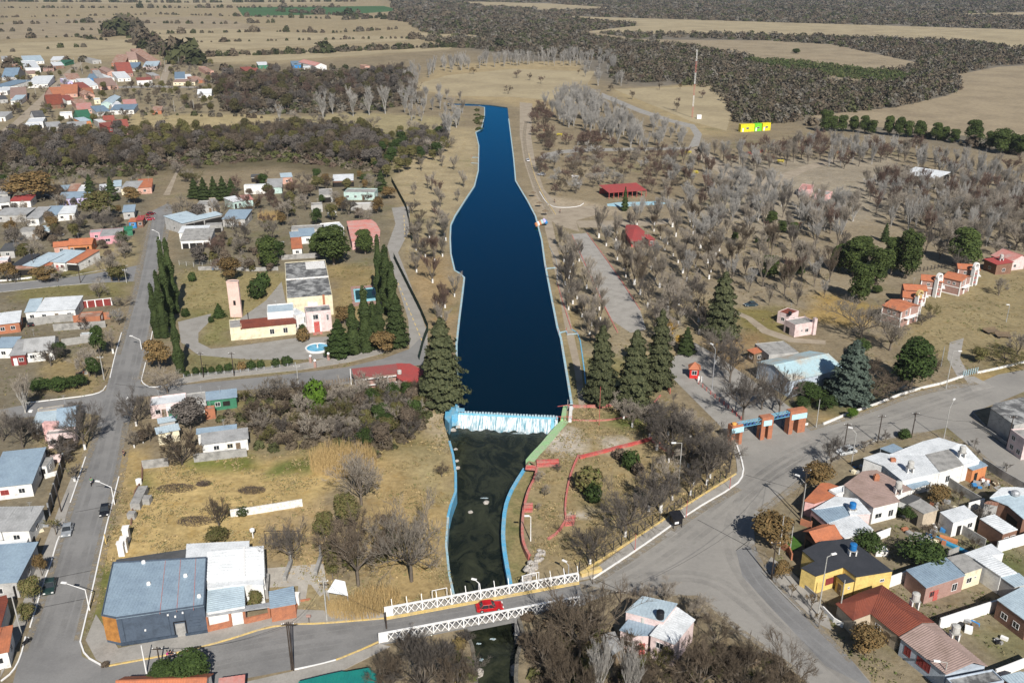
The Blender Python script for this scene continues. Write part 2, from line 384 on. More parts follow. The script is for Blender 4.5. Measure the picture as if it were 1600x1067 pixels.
# soil and grass zones: polygon in the photograph's survey, colour of that soil, soft edge in metres
C_DRY=(0.29,0.225,0.125);C_STRAW=(0.37,0.285,0.15);C_DIRT=(0.27,0.22,0.16);C_BROWN=(0.17,0.135,0.095)
C_GREEN=(0.10,0.115,0.04);C_OLIVE=(0.17,0.155,0.075);C_PALE=(0.33,0.29,0.235);C_GREY=(0.26,0.24,0.205);C_SCRUB=(0.14,0.115,0.075)
zones=[# far country
([(0,-30),(560,-30),(640,30),(720,75),(330,110),(0,110)],(0.30,0.245,0.155),20),([(560,-45),(1700,-45),(1700,260),(1300,200),(1100,150),(960,130),(720,75)],(0.17,0.15,0.12),20),([(-200,100),(330,95),(420,130),(420,200),(200,205),(-200,230)],(0.245,0.205,0.135),12),([(-200,215),(430,200),(640,205),(600,285),(430,262),(-200,295)],(0.13,0.11,0.068),8),([(200,178),(430,180),(470,200),(380,210),(200,206)],(0.36,0.295,0.17),4),([(430,185),(560,175),(720,185),(700,205),(560,215),(450,205)],(0.30,0.255,0.15),5),([(330,100),(560,105),(650,120),(640,175),(420,180),(330,150)],(0.20,0.165,0.11),6),([(560,210),(700,205),(700,270),(590,300),(540,250)],(0.13,0.12,0.06),5),([(690,100),(900,95),(930,130),(880,175),(800,165),(760,160),(700,150),(640,140)],(0.34,0.27,0.16),6),([(620,230),(700,200),(745,200),(745,290),(700,340),(640,330),(615,290)],(0.34,0.28,0.175),4),([(610,330),(700,340),(705,400),(640,440),(620,380)],(0.29,0.24,0.15),3),([(640,400),(705,400),(722,460),(712,560),(675,520),(650,450)],(0.29,0.215,0.12),3),([(820,170),(850,200),(1000,280),(1000,340),(880,350),(808,280),(800,200)],(0.25,0.205,0.135),4),([(820,300),(1000,330),(870,345),(840,330)],(0.35,0.29,0.21),2),([(870,360),(1100,300),(1500,260),(1700,300),(1700,420),(1500,430),(1300,470),(1130,540),(1010,560),(930,640),(900,640)],(0.255,0.212,0.148),6),([(1130,250),(1400,245),(1440,330),(1280,360),(1180,370),(1100,340)],(0.29,0.25,0.19),6),([(900,480),(1100,460),(1130,560),(1000,560)],(0.30,0.245,0.15),5),([(960,140),(1110,130),(1150,170),(1140,215),(1080,210),(960,150)],(0.33,0.265,0.155),6),([(1400,470),(1470,430),(1620,420),(1620,560),(1500,570),(1420,540)],(0.27,0.22,0.125),3),([(1280,455),(1400,480),(1330,510),(1250,500)],(0.33,0.235,0.10),2),([(1140,480),(1220,480),(1230,530),(1190,540),(1140,510)],(0.20,0.17,0.07),3),([(1110,520),(1200,525),(1170,560),(1130,600),(1090,580)],(0.27,0.19,0.10),3),# right town yards
([(1180,800),(1330,700),(1480,660),(1600,760),(1700,800),(1700,1200),(1330,1067),(1200,880)],(0.215,0.18,0.122),2),([(1400,740),(1560,770),(1560,900),(1400,880)],(0.20,0.175,0.115),2),([(1510,800),(1600,850),(1640,900),(1600,910),(1560,880)],(0.13,0.14,0.06),2),([(1505,975),(1590,945),(1640,1000),(1560,1040)],(0.17,0.155,0.085),2),# left town
([(-200,280),(240,290),(235,400),(150,500),(100,700),(-50,1100),(-300,900)],(0.18,0.155,0.11),3),([(270,330),(600,270),(620,400),(440,440),(280,420)],(0.185,0.16,0.11),3),([(20,425),(200,405),(200,465),(20,470)],(0.185,0.165,0.075),3),([(130,395),(215,370),(215,415),(140,430)],(0.29,0.24,0.14),2),([(285,420),(450,425),(440,500),(300,490),(275,440)],(0.27,0.225,0.115),2),([(510,410),(590,420),(600,520),(530,500)],(0.29,0.225,0.115),2),([(300,480),(360,485),(360,545),(310,540)],(0.19,0.175,0.08),2),([(290,555),(470,555),(470,580),(300,590)],(0.20,0.18,0.09),1.5),([(60,560),(165,560),(150,620),(60,600)],(0.26,0.205,0.11),2),([(70,640),(190,640),(180,760),(110,760),(60,700)],(0.27,0.22,0.13),2),# the dry lot and river bank, lower left
([(200,735),(300,725),(500,700),(530,740),(500,800),(490,860),(200,880),(150,880),(185,790)],(0.42,0.315,0.15),2),([(170,700),(225,700),(200,870),(150,900),(130,990),(130,960),(160,850),(185,760)],(0.38,0.285,0.14),1.5),([(390,800),(510,790),(520,900),(400,860)],(0.34,0.255,0.14),2),([(280,727),(390,712),(400,728),(300,742)],(0.16,0.17,0.05),1.5),([(420,720),(478,714),(470,732),(425,733)],(0.13,0.15,0.045),1.2),([(210,740),(245,745),(240,775),(215,770)],(0.17,0.16,0.06),1.5),([(560,640),(690,640),(712,740),(705,940),(600,960),(560,800)],(0.35,0.26,0.13),3),([(620,690),(700,690),(708,780),(650,780)],(0.31,0.255,0.14),3),([(655,640),(695,632),(690,700),(665,700)],(0.40,0.335,0.235),2),([(500,900),(620,900),(590,965),(470,965),(400,900)],(0.33,0.27,0.16),2),([(330,620),(640,610),(660,700),(560,720),(400,700)],(0.20,0.17,0.085),4),([(225,890),(165,880),(130,1000),(150,1000)],(0.14,0.145,0.05),1),# right park beside the weir
([(895,640),(1040,620),(1140,700),(1140,770),(1050,820),(930,890),(830,890),(830,740)],(0.285,0.225,0.125),3),([(960,650),(1030,640),(1020,680),(970,672)],(0.12,0.135,0.045),2),([(875,670),(915,668),(912,700),(880,706),(870,690)],(0.48,0.43,0.36),1.2),([(938,682),(985,678),(975,695),(938,694)],(0.46,0.41,0.34),1.2),([(888,795),(925,790),(918,800),(890,802)],(0.48,0.43,0.36),0.8),([(1270,660),(1500,600),(1600,560),(1600,585),(1300,680)],(0.34,0.25,0.12),1.5),([(1240,590),(1400,600),(1300,650),(1250,640)],(0.13,0.125,0.06),3),([(860,340),(900,345),(1020,540),(960,540)],(0.27,0.225,0.15),2),([(845,370),(870,380),(930,620),(900,640),(870,500)],(0.28,0.22,0.12),1.5),([(900,560),(1040,560),(1030,630),(900,630)],(0.21,0.185,0.09),3),]
def wave(X,Y,f,s):
 return np.sin(X*f+s+1.7*np.sin(Y*f*.8+s*2))*np.cos(Y*f*1.1-s+1.3*np.sin(X*f*.7+s))
def zonecol(X,Y):
 col=np.tile(np.array((0.23,0.188,0.125)),(len(X),1))
 wx=X+1.2*wave(X,Y,.35,1)+2.2*wave(X,Y,.12,2);wy=Y+1.2*wave(X,Y,.31,3)+2.2*wave(X,Y,.11,4)
 for pl,c,soft in zones:
  pw=line(pl)
  ins=inside(wx,wy,pw);d=seg_dist(wx,wy,pw)
  sd_=np.where(ins,d,-d)
  t=np.clip(sd_/soft*.5+.5,0,1)[:,None]
  col=col*(1-t)+np.array(c)*t
 g=(0.5+0.5*wave(X,Y,.05,9))*(0.5+0.5*wave(X,Y,.21,11))
 g=np.clip(g*1.6-.85,0,.38)[:,None]*(Y<600)[:,None]
 col=col*(1-g)+np.array((0.14,0.14,0.06))*g
 return col
colv=zonecol(V3[:,0],V3[:,1])
def groundmat():
 m=bpy.data.materials.new('dry_ground');m.use_nodes=True
 nt=m.node_tree;N=nt.nodes;L=nt.links
 b=N['Principled BSDF'];b.inputs['Roughness'].default_value=0.95;b.inputs['Specular IOR Level'].default_value=0.1
 at=N.new('ShaderNodeAttribute');at.attribute_name='soil'
 tc=N.new('ShaderNodeTexCoord')
 def nz(s,d,r=0.6):
  n=N.new('ShaderNodeTexNoise');n.inputs['Scale'].default_value=s;n.inputs['Detail'].default_value=d;n.inputs['Roughness'].default_value=r
  L.new(tc.outputs['Object'],n.inputs['Vector']);return n
 n1,n2,n3=nz(0.12,6,.7),nz(0.9,5,.7),nz(0.025,4)
 def mul(a,lo,hi,f0=.3,f1=.7):
  mr=N.new('ShaderNodeMapRange');mr.inputs['From Min'].default_value=f0;mr.inputs['From Max'].default_value=f1
  mr.inputs['To Min'].default_value=lo;mr.inputs['To Max'].default_value=hi;L.new(a.outputs[0],mr.inputs['Value']);return mr
 a,c,d=mul(n1,.78,1.2),mul(n2,.72,1.22),mul(n3,.9,1.1)
 m1=N.new('ShaderNodeMath');m1.operation='MULTIPLY';L.new(a.outputs[0],m1.inputs[0]);L.new(c.outputs[0],m1.inputs[1])
 m2=N.new('ShaderNodeMath');m2.operation='MULTIPLY';L.new(m1.outputs[0],m2.inputs[0]);L.new(d.outputs[0],m2.inputs[1])
 # patches of greener and browner grass
 gm=N.new('ShaderNodeMix');gm.data_type='RGBA';gm.blend_type='MULTIPLY'
 gr=mul(nz(0.3,5,.7),0,.75,.52,.68)
 L.new(gr.outputs[0],gm.inputs[0]);L.new(at.outputs['Color'],gm.inputs[6]);gm.inputs[7].default_value=(.86,.78,.64,1)
 hs=N.new('ShaderNodeHueSaturation');hs.inputs['Saturation'].default_value=1.04;L.new(gm.outputs[2],hs.inputs['Color']);L.new(m2.outputs[0],hs.inputs['Value'])
 L.new(hs.outputs[0],b.inputs['Base Color'])
 bp=N.new('ShaderNodeBump');bp.inputs['Strength'].default_value=.5;bp.inputs['Distance'].default_value=.25
 L.new(n2.outputs[0],bp.inputs['Height']);L.new(bp.outputs[0],b.inputs['Normal'])
 return m
M['ground']=groundmat()
gme=npmesh('ground',V3,FF,M['ground'])
ca=gme.color_attributes.new('soil','FLOAT_COLOR','POINT')
ca.data.foreach_set('color',np.column_stack([colv,np.ones(len(colv))]).astype(np.float32).ravel())
tag(link('ground',gme),kind='structure')
# shelf beside the channel (lower than the park)
shelf=blue_flat+[P(812,940),P(822,925),P(822,900),P(830,880)]+red1[::-1]+[P(828,722)]
sheet('river_shelf',shelf,SHELF_Z,mat('shelf_grass',(0.24,0.195,0.09),.95,.2,.3,(0.12,0.125,0.045),2.0,bump=.2))
# water
def watermat(name,col,tint,rough=0.04,bump=0.06,scale=1.2,col2=None):
 m=bpy.data.materials.new(name);m.use_nodes=True
 nt=m.node_tree;N=nt.nodes;L=nt.links;b=N['Principled BSDF']
 b.inputs['Roughness'].default_value=rough;b.inputs['IOR'].default_value=1.33
 b.inputs['Specular Tint'].default_value=(*tint,1)
 tc=N.new('ShaderNodeTexCoord')
 mp=N.new('ShaderNodeMapping');mp.inputs['Scale'].default_value=(1,.6,1);L.new(tc.outputs['Object'],mp.inputs[0])
 n=N.new('ShaderNodeTexNoise');n.inputs['Scale'].default_value=scale;n.inputs['Detail'].default_value=4;L.new(mp.outputs[0],n.inputs['Vector'])
 bp=N.new('ShaderNodeBump');bp.inputs['Strength'].default_value=bump;bp.inputs['Distance'].default_value=.1
 L.new(n.outputs[0],bp.inputs['Height']);L.new(bp.outputs[0],b.inputs['Normal'])
 if col2:
  n2=N.new('ShaderNodeTexNoise');n2.inputs['Scale'].default_value=.22;n2.inputs['Detail'].default_value=7;n2.inputs['Roughness'].default_value=.7
  n2.inputs['Distortion'].default_value=1.2
  L.new(mp.outputs[0],n2.inputs['Vector'])
  mr=N.new('ShaderNodeMapRange');mr.inputs['From Min'].default_value=.42;mr.inputs['From Max'].default_value=.66;L.new(n2.outputs[0],mr.inputs['Value'])
  mx=N.new('ShaderNodeMix');mx.data_type='RGBA';mx.inputs[6].default_value=(*col,1);mx.inputs[7].default_value=(*col2,1)
  L.new(mr.outputs[0],mx.inputs[0]);L.new(mx.outputs[2],b.inputs['Base Color'])
 else:
  b.inputs['Base Color'].default_value=(*col,1)
 return m
def lakemat():
 m=bpy.data.materials.new('lake_water');m.use_nodes=True;nt=m.node_tree;N=nt.nodes;L=nt.links;N.remove(N['Principled BSDF'])
 tc=N.new('ShaderNodeTexCoord');n=N.new('ShaderNodeTexNoise');n.inputs['Scale'].default_value=.8;n.inputs['Detail'].default_value=5;L.new(tc.outputs['Object'],n.inputs['Vector'])
 bp=N.new('ShaderNodeBump');bp.inputs['Strength'].default_value=.18;bp.inputs['Distance'].default_value=.1;L.new(n.outputs[0],bp.inputs['Height'])
 d=N.new('ShaderNodeBsdfDiffuse');d.inputs[0].default_value=(.0006,.006,.0085,1)
 g=N.new('ShaderNodeBsdfGlossy');g.inputs['Color'].default_value=(.014,.50,.96,1);g.inputs['Roughness'].default_value=.06;L.new(bp.outputs[0],g.inputs['Normal'])
 f=N.new('ShaderNodeFresnel');f.inputs['IOR'].default_value=1.36;L.new(bp.outputs[0],f.inputs['Normal'])
 mx=N.new('ShaderNodeMixShader');L.new(f.outputs[0],mx.inputs[0]);L.new(d.outputs[0],mx.inputs[1]);L.new(g.outputs[0],mx.inputs[2]);L.new(mx.outputs[0],N['Material Output'].inputs[0]);return m
M['lake']=lakemat()
M['river']=watermat('river_water',(0.008,0.011,0.007),(0.5,0.6,0.6),.1,.8,2.6,(0.042,0.046,0.026))
lakepoly=lake_top+lake_right+[P(884,642)]+[weir_r,weir_l]+lake_left
sheet('lake',lakepoly,LAKE_Z,M['lake'])
rv=chan_left+chan_right_low[::-1]+[P(800,935)]+blue_flat[::-1]+chan_right_up[::-1]+[weir_r,weir_l]
sheet('river',rv,RIVER_Z,M['river'])
sheet('river_bed_outer',[P(560,1180),P(560,600),P(1000,600),P(1000,1180)],RIVER_Z-0.6,M['dirt'])
# banks: solid walls round the water
M['bank_stone']=mat('damp_bank_stone',(0.16,0.145,0.12),.9,.25,.6,(0.07,0.065,0.05),4,bump=.3)
ribbon('lake_curb',lake_left[:-2],.55,-2.5,.16,M['pale_blue'],off=-.1,kind='structure')
ribbon('lake_curb',lake_right,.6,-2.5,.16,M['pale_blue'],off=-.1,kind='structure')
ribbon('lake_far_bank',lake_left[-4:]+lake_top,.5,-2.0,.02,M['bank_stone'],kind='structure')
ribbon('channel_wall',chan_left[2:8],.5,RIVER_Z-.5,.25,M['blue_paint'],kind=None,label='sky blue painted wall along the left bank below the weir',cat='wall')
ribbon('channel_wall',chan_left[7:11],.4,RIVER_Z-.5,.12,M['pale_blue'],label='faded pale blue river wall running down the left bank to the bridge',cat='wall')
ribbon('channel_wall',blue_flat,.75,RIVER_Z-.5,SHELF_Z+.3,M['blue_paint'],label='long curved sky blue wall along the right bank of the river',cat='wall',sm=1)
ribbon('river_bank_slope',chan_left[10:],.6,RIVER_Z-.5,.02,M['bank_stone'],kind='structure')
ribbon('river_bank_slope',chan_right_low,.6,RIVER_Z-.5,.02,M['bank_stone'],kind='structure')
gw=smooth_line(line([(884,657),(874,667),(862,681),(849,697),(838,708),(828,720)]),1)
ribbon('slipway_path',gw,1.9,RIVER_Z-.5,.1,M['mint'],label='mint green painted walkway sloping down beside the waterfall',cat='walkway')
# red terraces
def redwall(pts,lab,w=.35,h=.5,z0=-1.6,m='pinkred'):
 return ribbon('terrace_wall',pts,w,z0,h,M[m],label=lab,cat='wall',sm=1)
redwall(red1,'low pink red retaining wall curving along the grass next to the long blue river wall',.5,.12,-2.2)
redwall(line([(904,713),(897,728),(890,748),(885,774),(883,795),(884,812)]),'second red terrace wall, curving down behind the dark round shrubs',.35,.5)
redwall(line([(1020,686),(1000,692),(960,702),(930,710),(905,716)]),'broad bright red terrace wall rising to the right above the round shrubs',.8,.5,-.1,'red_paint')
redwall(line([(1020,690),(1035,700),(1052,712)]),'short red wall half hidden under the bare trees, right end of the terraces',.7,.7,-.1,'red_paint')
redwall(line([(888,636),(930,636),(950,636),(962,630)]),'pink red painted kerb wall beside the lake corner above the weir',.7,.5,-.1)
redwall(line([(896,657),(940,658),(975,653),(1000,643),(1020,632),(1032,618)]),'thin faded red kerb curving up from the weir to the park fence',.35,.25,-.1)
redwall(line([(885,812),(872,833),(856,843)]),'faded red kerb running from the lower red steps to the white rocks',.4,.35,-.1)
def steps(zm,a,b,c,n,lab):
 """red stair flight in the quad a-b (bottom edge) to c"""
 A,B,C_=Q(zm,*a),Q(zm,*b),Q(zm,*c)
 t=thing('stairs',lab,'stairs',A)
 u=(B-A);d=(C_-B)
 for i in range(n):
  p0=d*(i/n);p1=d*((i+1)/n)
  q=[p0,u+p0,u+p1,p1]
  MB().prism([(v.x,v.y)for v in q],0,.1+.12*(i+1)).obj('step',M['red_paint' if i%2 else 'pinkred'],t)
 return t
steps('b3',(210,462),(335,458),(330,428),4,'wide red steps at the foot of the mint green walkway')
steps('b3',(135,712),(185,712),(188,675),5,'small red steps in the wall nearest the river')
steps('b3',(365,790),(415,785),(425,742),5,'red steps at the lower end of the second terrace wall')
steps('b3',(145,475),(200,480),(205,462),3,'red steps where the curved blue wall begins')
# rubble beside the lower end
rubble=thing('rock_steps','curving white rocky steps leading down toward the bridge','rocks',P(835,880))
for i in range(60):
 t=i/59
 p=P(848-26*math.sin(t*1.5)+random.uniform(-7,7),862+52*t+random.uniform(-3,3))-P(835,880)
 MB().lathe([(0.05,-.2),(.55*random.uniform(.5,1.2),-.1),(.5*random.uniform(.5,1.1),.25),(.12,.42)],p.x,p.y,6).obj('rock',M['stone'],rubble)
 # ---- the weir
wv=(weir_r-weir_l);wl_=wv.length;wang=math.atan2(wv.y,wv.x)
weir=thing('weir','sky blue concrete weir with notched crest and white water falling over it','weir',weir_l,wang)
M['weir_blue']=mat('weir_blue',(0.09,0.36,0.50),.5,.2,.7,(0.2,0.42,0.5),4)
prof=[(.25,-.12),(-.35,-.12),(-1.2,-1.0),(-2.8,RIVER_Z-.6),(.25,RIVER_Z-.6)]
m=MB();n=len(prof)
m.add([(0,y,z)for y,z in prof]+[(wl_,y,z)for y,z in prof],[tuple(range(n)),tuple(range(n,2*n))[::-1]]+[(i,i+n,(i+1)%n+n,(i+1)%n)for i in range(n)])
m.obj('weir_body',M['weir_blue'],weir)
crest=MB().box(-.22,.22,-.25,.2,0,.42).mesh('crest_block',mat('pale_crest',(.45,.52,.55),.8,.3,2,(.2,.4,.5)))
nb=34
for i in range(nb):
 o=link('crest_block',crest,None,weir,(wl_*(i+.5)/nb,-.05,-.12));o.scale=(1,1,random.uniform(.8,1.15))
def foammat():
 m=bpy.data.materials.new('falling_white_water');m.use_nodes=True
 nt=m.node_tree;N=nt.nodes;L=nt.links;b=N['Principled BSDF'];b.inputs['Roughness'].default_value=.35
 tc=N.new('ShaderNodeTexCoord');mp=N.new('ShaderNodeMapping');mp.inputs['Scale'].default_value=(3.2,.35,.35);L.new(tc.outputs['Object'],mp.inputs[0])
 n=N.new('ShaderNodeTexNoise');n.inputs['Scale'].default_value=1;n.inputs['Detail'].default_value=6;n.inputs['Roughness'].default_value=.7;L.new(mp.outputs[0],n.inputs['Vector'])
 mr=N.new('ShaderNodeMapRange');mr.inputs['From Min'].default_value=.40;mr.inputs['From Max'].default_value=.62;L.new(n.outputs[0],mr.inputs['Value'])
 mx=N.new('ShaderNodeMix');mx.data_type='RGBA';mx.inputs[6].default_value=(0.10,0.27,0.34,1);mx.inputs[7].default_value=(.85,.86,.86,1)
 L.new(mr.outputs[0],mx.inputs[0]);L.new(mx.outputs[2],b.inputs['Base Color'])
 bp=N.new('ShaderNodeBump');bp.inputs['Distance'].default_value=.3;L.new(n.outputs[0],bp.inputs['Height']);L.new(bp.outputs[0],b.inputs['Normal'])
 return m
M['foam']=foammat()
V=[];F=[]
nx,nz=220,7
path=[(-.55,-.3),(-.9,-.62),(-1.3,-.98),(-1.8,-1.5),(-2.4,-2.0),(-2.9,RIVER_Z+.12),(-3.6,RIVER_Z+.03)]
for i in range(nx+1):
 for j,(y,z)in enumerate(path):
  jj=.10*math.sin(i*1.7+j)+random.uniform(-.08,.08)
  ex=(.9*math.sin(i*.11)+.5*math.sin(i*.31))*(j/6)**3
  V.append((wl_*i/nx,y-abs(jj)-.12+ex*.6,z+jj*.6 if j<6 else z))
for i in range(nx):
 for j in range(len(path)-1):
  if i in range(206,214)and j<4:continue
  a=i*len(path)+j;F.append((a,a+len(path),a+len(path)+1,a+1))
link('falling_water',npmesh('falling_water',V,F,M['foam']),None,weir)
abut=thing('sluice_abutment','bright blue concrete abutment at the left end of the weir','sluice',P(706,640))
def rel(zm,lst,base,z=0):return[((Q(zm,x,y,z)-base).x,(Q(zm,x,y,z)-base).y)for x,y in lst]
ab=P(706,640)
MB().prism(rel('px',[(697,634),(711,633),(717,643),(715,649),(706,651),(702,664),(695,656)],ab),RIVER_Z-.5,.5).obj('block',M['blue_paint'],abut)
MB().prism(rel('px',[(711,633),(714,633),(716,645),(712,645)],ab),.5,1.1).obj('parapet',M['blue_paint'],abut)
MB().prism(rel('px',[(714,641),(726,642),(726,646),(714,646)],ab),.5,.7).obj('walkway_slab',M['blue_paint'],abut)
rb=thing('sluice_wall','mint green and white sluice wall at the right end of the weir','sluice',P(882,650))
rbb=P(882,650)
MB().prism(rel('px',[(876,658),(884,658),(886,636),(880,636)],rbb),RIVER_Z-.5,.5).obj('left_pier',M['mint'],rb)
MB().prism(rel('px',[(888,660),(893,660),(895,634),(890,634)],rbb),-1.5,.5).obj('right_pier',M['whitewash'],rb)
m=MB()
for i in range(5):m.tube((i*.9-2,-3+0,.4),(i*.9-2,-3,1.4),.06)
m.tube((-2,-3,1.4),(1.6,-3,1.4),.06).obj('railing',M['red_paint'],rb)
gl=thing('sluice_gate','thin grey gauge post with a red rail beside the sluice','gauge',P(887,640,.5))
MB().tube((0,0,0),(0,0,2.6),.07).obj('post',M['conc_pole'],gl);MB().bar((-2.4,-.3,1.0),(.3,0,1.3),.1,.1).obj('rail',M['red_paint'],gl)
# foam and stones on the river
def foam_patch(zm,x,y,w,d,lab):
 p=Q(zm,x,y,RIVER_Z+.02);o=MB()
 pts=[(w/2*math.cos(a)*random.uniform(.5,1.2),d/2*math.sin(a)*random.uniform(.5,1.2))for a in[i*math.pi/9 for i in range(18)]]
 o.prism(pts,0,.03);tag(o.obj('foam',M['foam'],None,p),kind='stuff',label=lab)
for x,y,w,d in[(812,677,4,.4),(757,778,1.5,.5),(748,1005,.8,.5),(770,998,1.0,.5),(752,1030,.7,.7)]:
 foam_patch('px',x,y,w,d,'streak of white foam on the dark river')
def rock(p,r,lab,name='rock'):
 m=MB();n=9
 pr=[(r*.6,-.3*r),(r,0),(r*.8,.35*r),(r*.3,.55*r)]
 m.lathe(pr,0,0,n)
 m.v=[(x*random.uniform(.85,1.15),y*random.uniform(.7,1.1),z*random.uniform(.8,1.2))for x,y,z in m.v]
 return tag(m.obj(name,M['stone'],None,p,random.random()*3),lab,'rock','rocks along the river')
for i,(x,y,r)in enumerate([(814,976,1.5),(817,998,1.1),(823,1002,1.0),(812,1047,1.6),(838,999,1.2),(806,990,.5),(824,984,.4),(811,995,.3),(746,1052,1.1),(714,720,.5),(715,731,.6),(712,702,.5),(708,672,.8),(716,667,.7),(760,785,.7),(735,800,.5),(815,1015,.8),(820,1030,.7)]):
 rock(P(x,y,RIVER_Z if x<830 else-.5),r,['pale boulder at the water edge below the bridge','small pale rock in the river just below the weir'][0 if y>900 else 1])
 # ---- roads
def road(name,pts,mt='asphalt',z=.02,zm='px'):
 return sheet(name,line(pts,zm),z,M[mt])
road('street',[(5,1100),(20,1067),(33,1020),(47,980),(93,838),(112,780),(134,714),(150,670),(166,607),(180,555),(197,499),(209,451),(218,414),(230,358),(237,330),(262,318),(270,322),(268,345),(258,390),(246,430),(240,480),(236,518),(221,594),(208,640),(195,690),(182,760),(163,836),(125.5,1003),(128,1025),(160,1040),(165,1100)])
road('road',[(158,1040),(280,1021),(355,1001),(417,981),(460,976),(505,975),(600,967),(604,985),(591,1002),(525,1030),(460,1045),(387,1059),(300,1080),(158,1090)],z=.03)
road('plaza',mt='dusty',pts=[(893,912),(925,905),(1000,856),(1080,799),(1150,759),(1163,740),(1158,715),(1150,693),(1262,668),(1340,647),(1430,613),(1490,600),(1525,600),(1560,585),(1700,560),(1700,600),(1600,612),(1520,645),(1545,672),(1640,730),(1700,780),(1700,830),(1600,768),(1480,668),(1370,690),(1300,722),(1250,760),(1195,800),(1178,830),(1182,860),(1195,885),(1225,922),(1280,975),(1330,1030),(1390,1100),(1300,1100),(1230,1040),(1150,985),(1090,930),(1000,930),(960,925),(880,955)],z=.025)
road('asphalt_patch',[(1178,850),(1150,860),(1160,900),(1215,960),(1290,1040),(1345,1067),(1385,1100),(1330,1030),(1280,975),(1225,922),(1195,885)],'asphalt_dark',.035)
road('park_drive',[(1150,693),(1262,668),(1240,640),(1170,590),(1120,555),(1085,535),(1050,560),(1045,585),(1085,625),(1120,660)],z=.024,mt='gravel')
road('cross_street',[(-60,458),(0,444),(80,437),(150,427),(209,416),(218,414),(214,440),(206,440),(157,442),(80,448),(0,456),(-60,470)],'asphalt_dark',.022)
road('side_street',[(-80,640),(0,640),(60,628),(120,622),(160,612),(185,600),(200,640),(160,650),(100,640),(60,650),(-80,665)],z=.018,mt='asphalt')
road('side_street',[(215,598),(235,605),(300,600),(420,588),(540,574),(600,560),(640,545),(660,525),(668,545),(660,570),(560,580),(545,600),(420,607),(300,614),(215,620)],z=.018)
road('lakeside_lane',[(612,325),(640,322),(640,360),(622,395),(640,440),(668,520),(668,545),(640,550),(638,500),(615,425),(605,385),(618,350)],z=.016,mt='gravel')
road('parking_court',[(278,503),(330,490),(325,505),(310,520),(310,535),(330,545),(360,542),(462,528),(530,525),(540,540),(545,560),(460,562),(390,562),(310,555),(283,535)],'gravel',.02)
road('court_strip',[(375,498),(415,470),(440,440),(450,490),(420,498),(375,505)],'gravel',.021)
road('promenade',[(812,160),(832,162),(830,215),(837,258),(850,296),(872,322),(930,322),(935,335),(900,345),(905,362),(870,352),(856,340),(834,300),(818,250),(812,210)],'dirt',.02)
road('promenade',[(848,335),(862,345),(874,400),(884,470),(896,520),(908,575),(915,638),(905,638),(898,580),(884,520),(872,450),(862,400),(852,360)],'dirt',.018)
road('tiled_walkway',[(893,366),(917,364),(965,430),(1000,484),(1010,515),(985,520),(955,500),(940,470),(905,400)],'concrete_path',.03)
road('park_track',[(900,345),(1000,345),(1060,340),(1060,348),(1000,354),(905,356)],'dirt',.015)
road('park_track',[(940,145),(1000,170),(1050,187),(1085,195),(1097,210),(1092,228),(1075,232),(1085,212),(1078,200),(1050,192),(1000,177),(940,152)],'gravel',.02)
road('park_track',[(838,250),(850,240),(875,235),(920,232),(1080,230),(1080,234),(920,237),(878,240),(850,250),(842,258)],'gravel',.015)
road('park_track',[(1092,228),(1140,262),(1200,280),(1260,258),(1320,246),(1320,250),(1262,266),(1200,300),(1130,275),(1075,236)],'dirt',.012)
road('park_track',[(1145,490),(1165,498),(1190,520),(1235,535),(1290,538),(1290,532),(1240,528),(1200,514),(1175,496),(1150,485)],'dirt',.015)
road('dirt_road',[(-60,225),(0,205),(20,192),(60,155),(95,120),(120,98),(130,98),(110,122),(85,145),(60,175),(30,195),(0,212),(-60,235)],'dirt',.02)
road('dirt_road',[(245,135),(255,110),(262,95),(270,96),(265,112),(258,135)],'dirt',.02)
road('dirt_road',[(120,137),(245,134),(320,136),(320,138),(245,137),(120,140)],'gravel',.025)
road('dirt_road',[(265,305),(280,265),(290,235),(278,262),(255,305)],'dirt',.02)
road('lot_track',[(1000,640),(1012,650),(1010,656),(990,648)],'dirt',.01)
# concrete court by the river path
M['pale_slab']=mat('pale_yard_slab',(.43,.40,.35),.9,.1,.4,(.33,.30,.26),3)
sheet('paved_yard',line([(472,908),(482,908),(478,935),(466,940)]),.035,M['pale_slab'])
sheet('paved_yard',line([(482,908),(490,906),(508,926),(500,932)]),.035,M['pale_slab'])
sheet('paved_yard',line([(412,888),(505,880),(515,935),(495,915),(480,912),(470,940),(465,945),(466,915),(415,918)]),.02,M['pale_slab'])
sheet('paved_yard',line([(1500,560-30),(1506,528),(1500,560),(1515,588),(1498,592),(1480,560),(1484,535)]),.02,M['concrete_path'])
sheet('pavement',line([(1506,590),(1522,588),(1555,605),(1520,612)]),.03,M['concrete_path'])
# pavements with kerbs
def pave(name,pts,m='concrete_path',h=.12):
 return sheet(name,line(pts),h,M[m],thick=h+.1)
pave('pavement',[(134,1000),(150,960),(185,1013),(320,987),(460,952),(600,938+20),(600,964),(505,972),(417,978),(355,998),(280,1018),(165,1038),(150,1030)])
pave('pavement',[(896,908),(925,903),(1000,854),(1080,797),(1150,757),(1161,740),(1156,717),(1148,694),(1143,697),(1150,718),(1152,737),(1140,750),(1075,789),(1000,838),(930,888),(896,900)])
pave('pavement',[(470,1046),(530,1031),(592,1006),(610,1010),(560,1035),(540,1045),(500,1067),(300,1100),(300,1085)])
pave('pavement',[(38,985),(52,955),(75,890),(95,840),(105,800),(125,745),(112,745),(90,800),(70,850),(45,920),(10,1000),(0,1060)],h=.1)
pave('pavement',[(250,606),(330,592),(470,578),(545,566),(600,552),(598,545),(540,555),(460,570),(330,583),(275,592)],h=.1)
pave('pavement',[(1545,672),(1548,665),(1640,720),(1700,765),(1700,780),(1640,732)],h=.1)
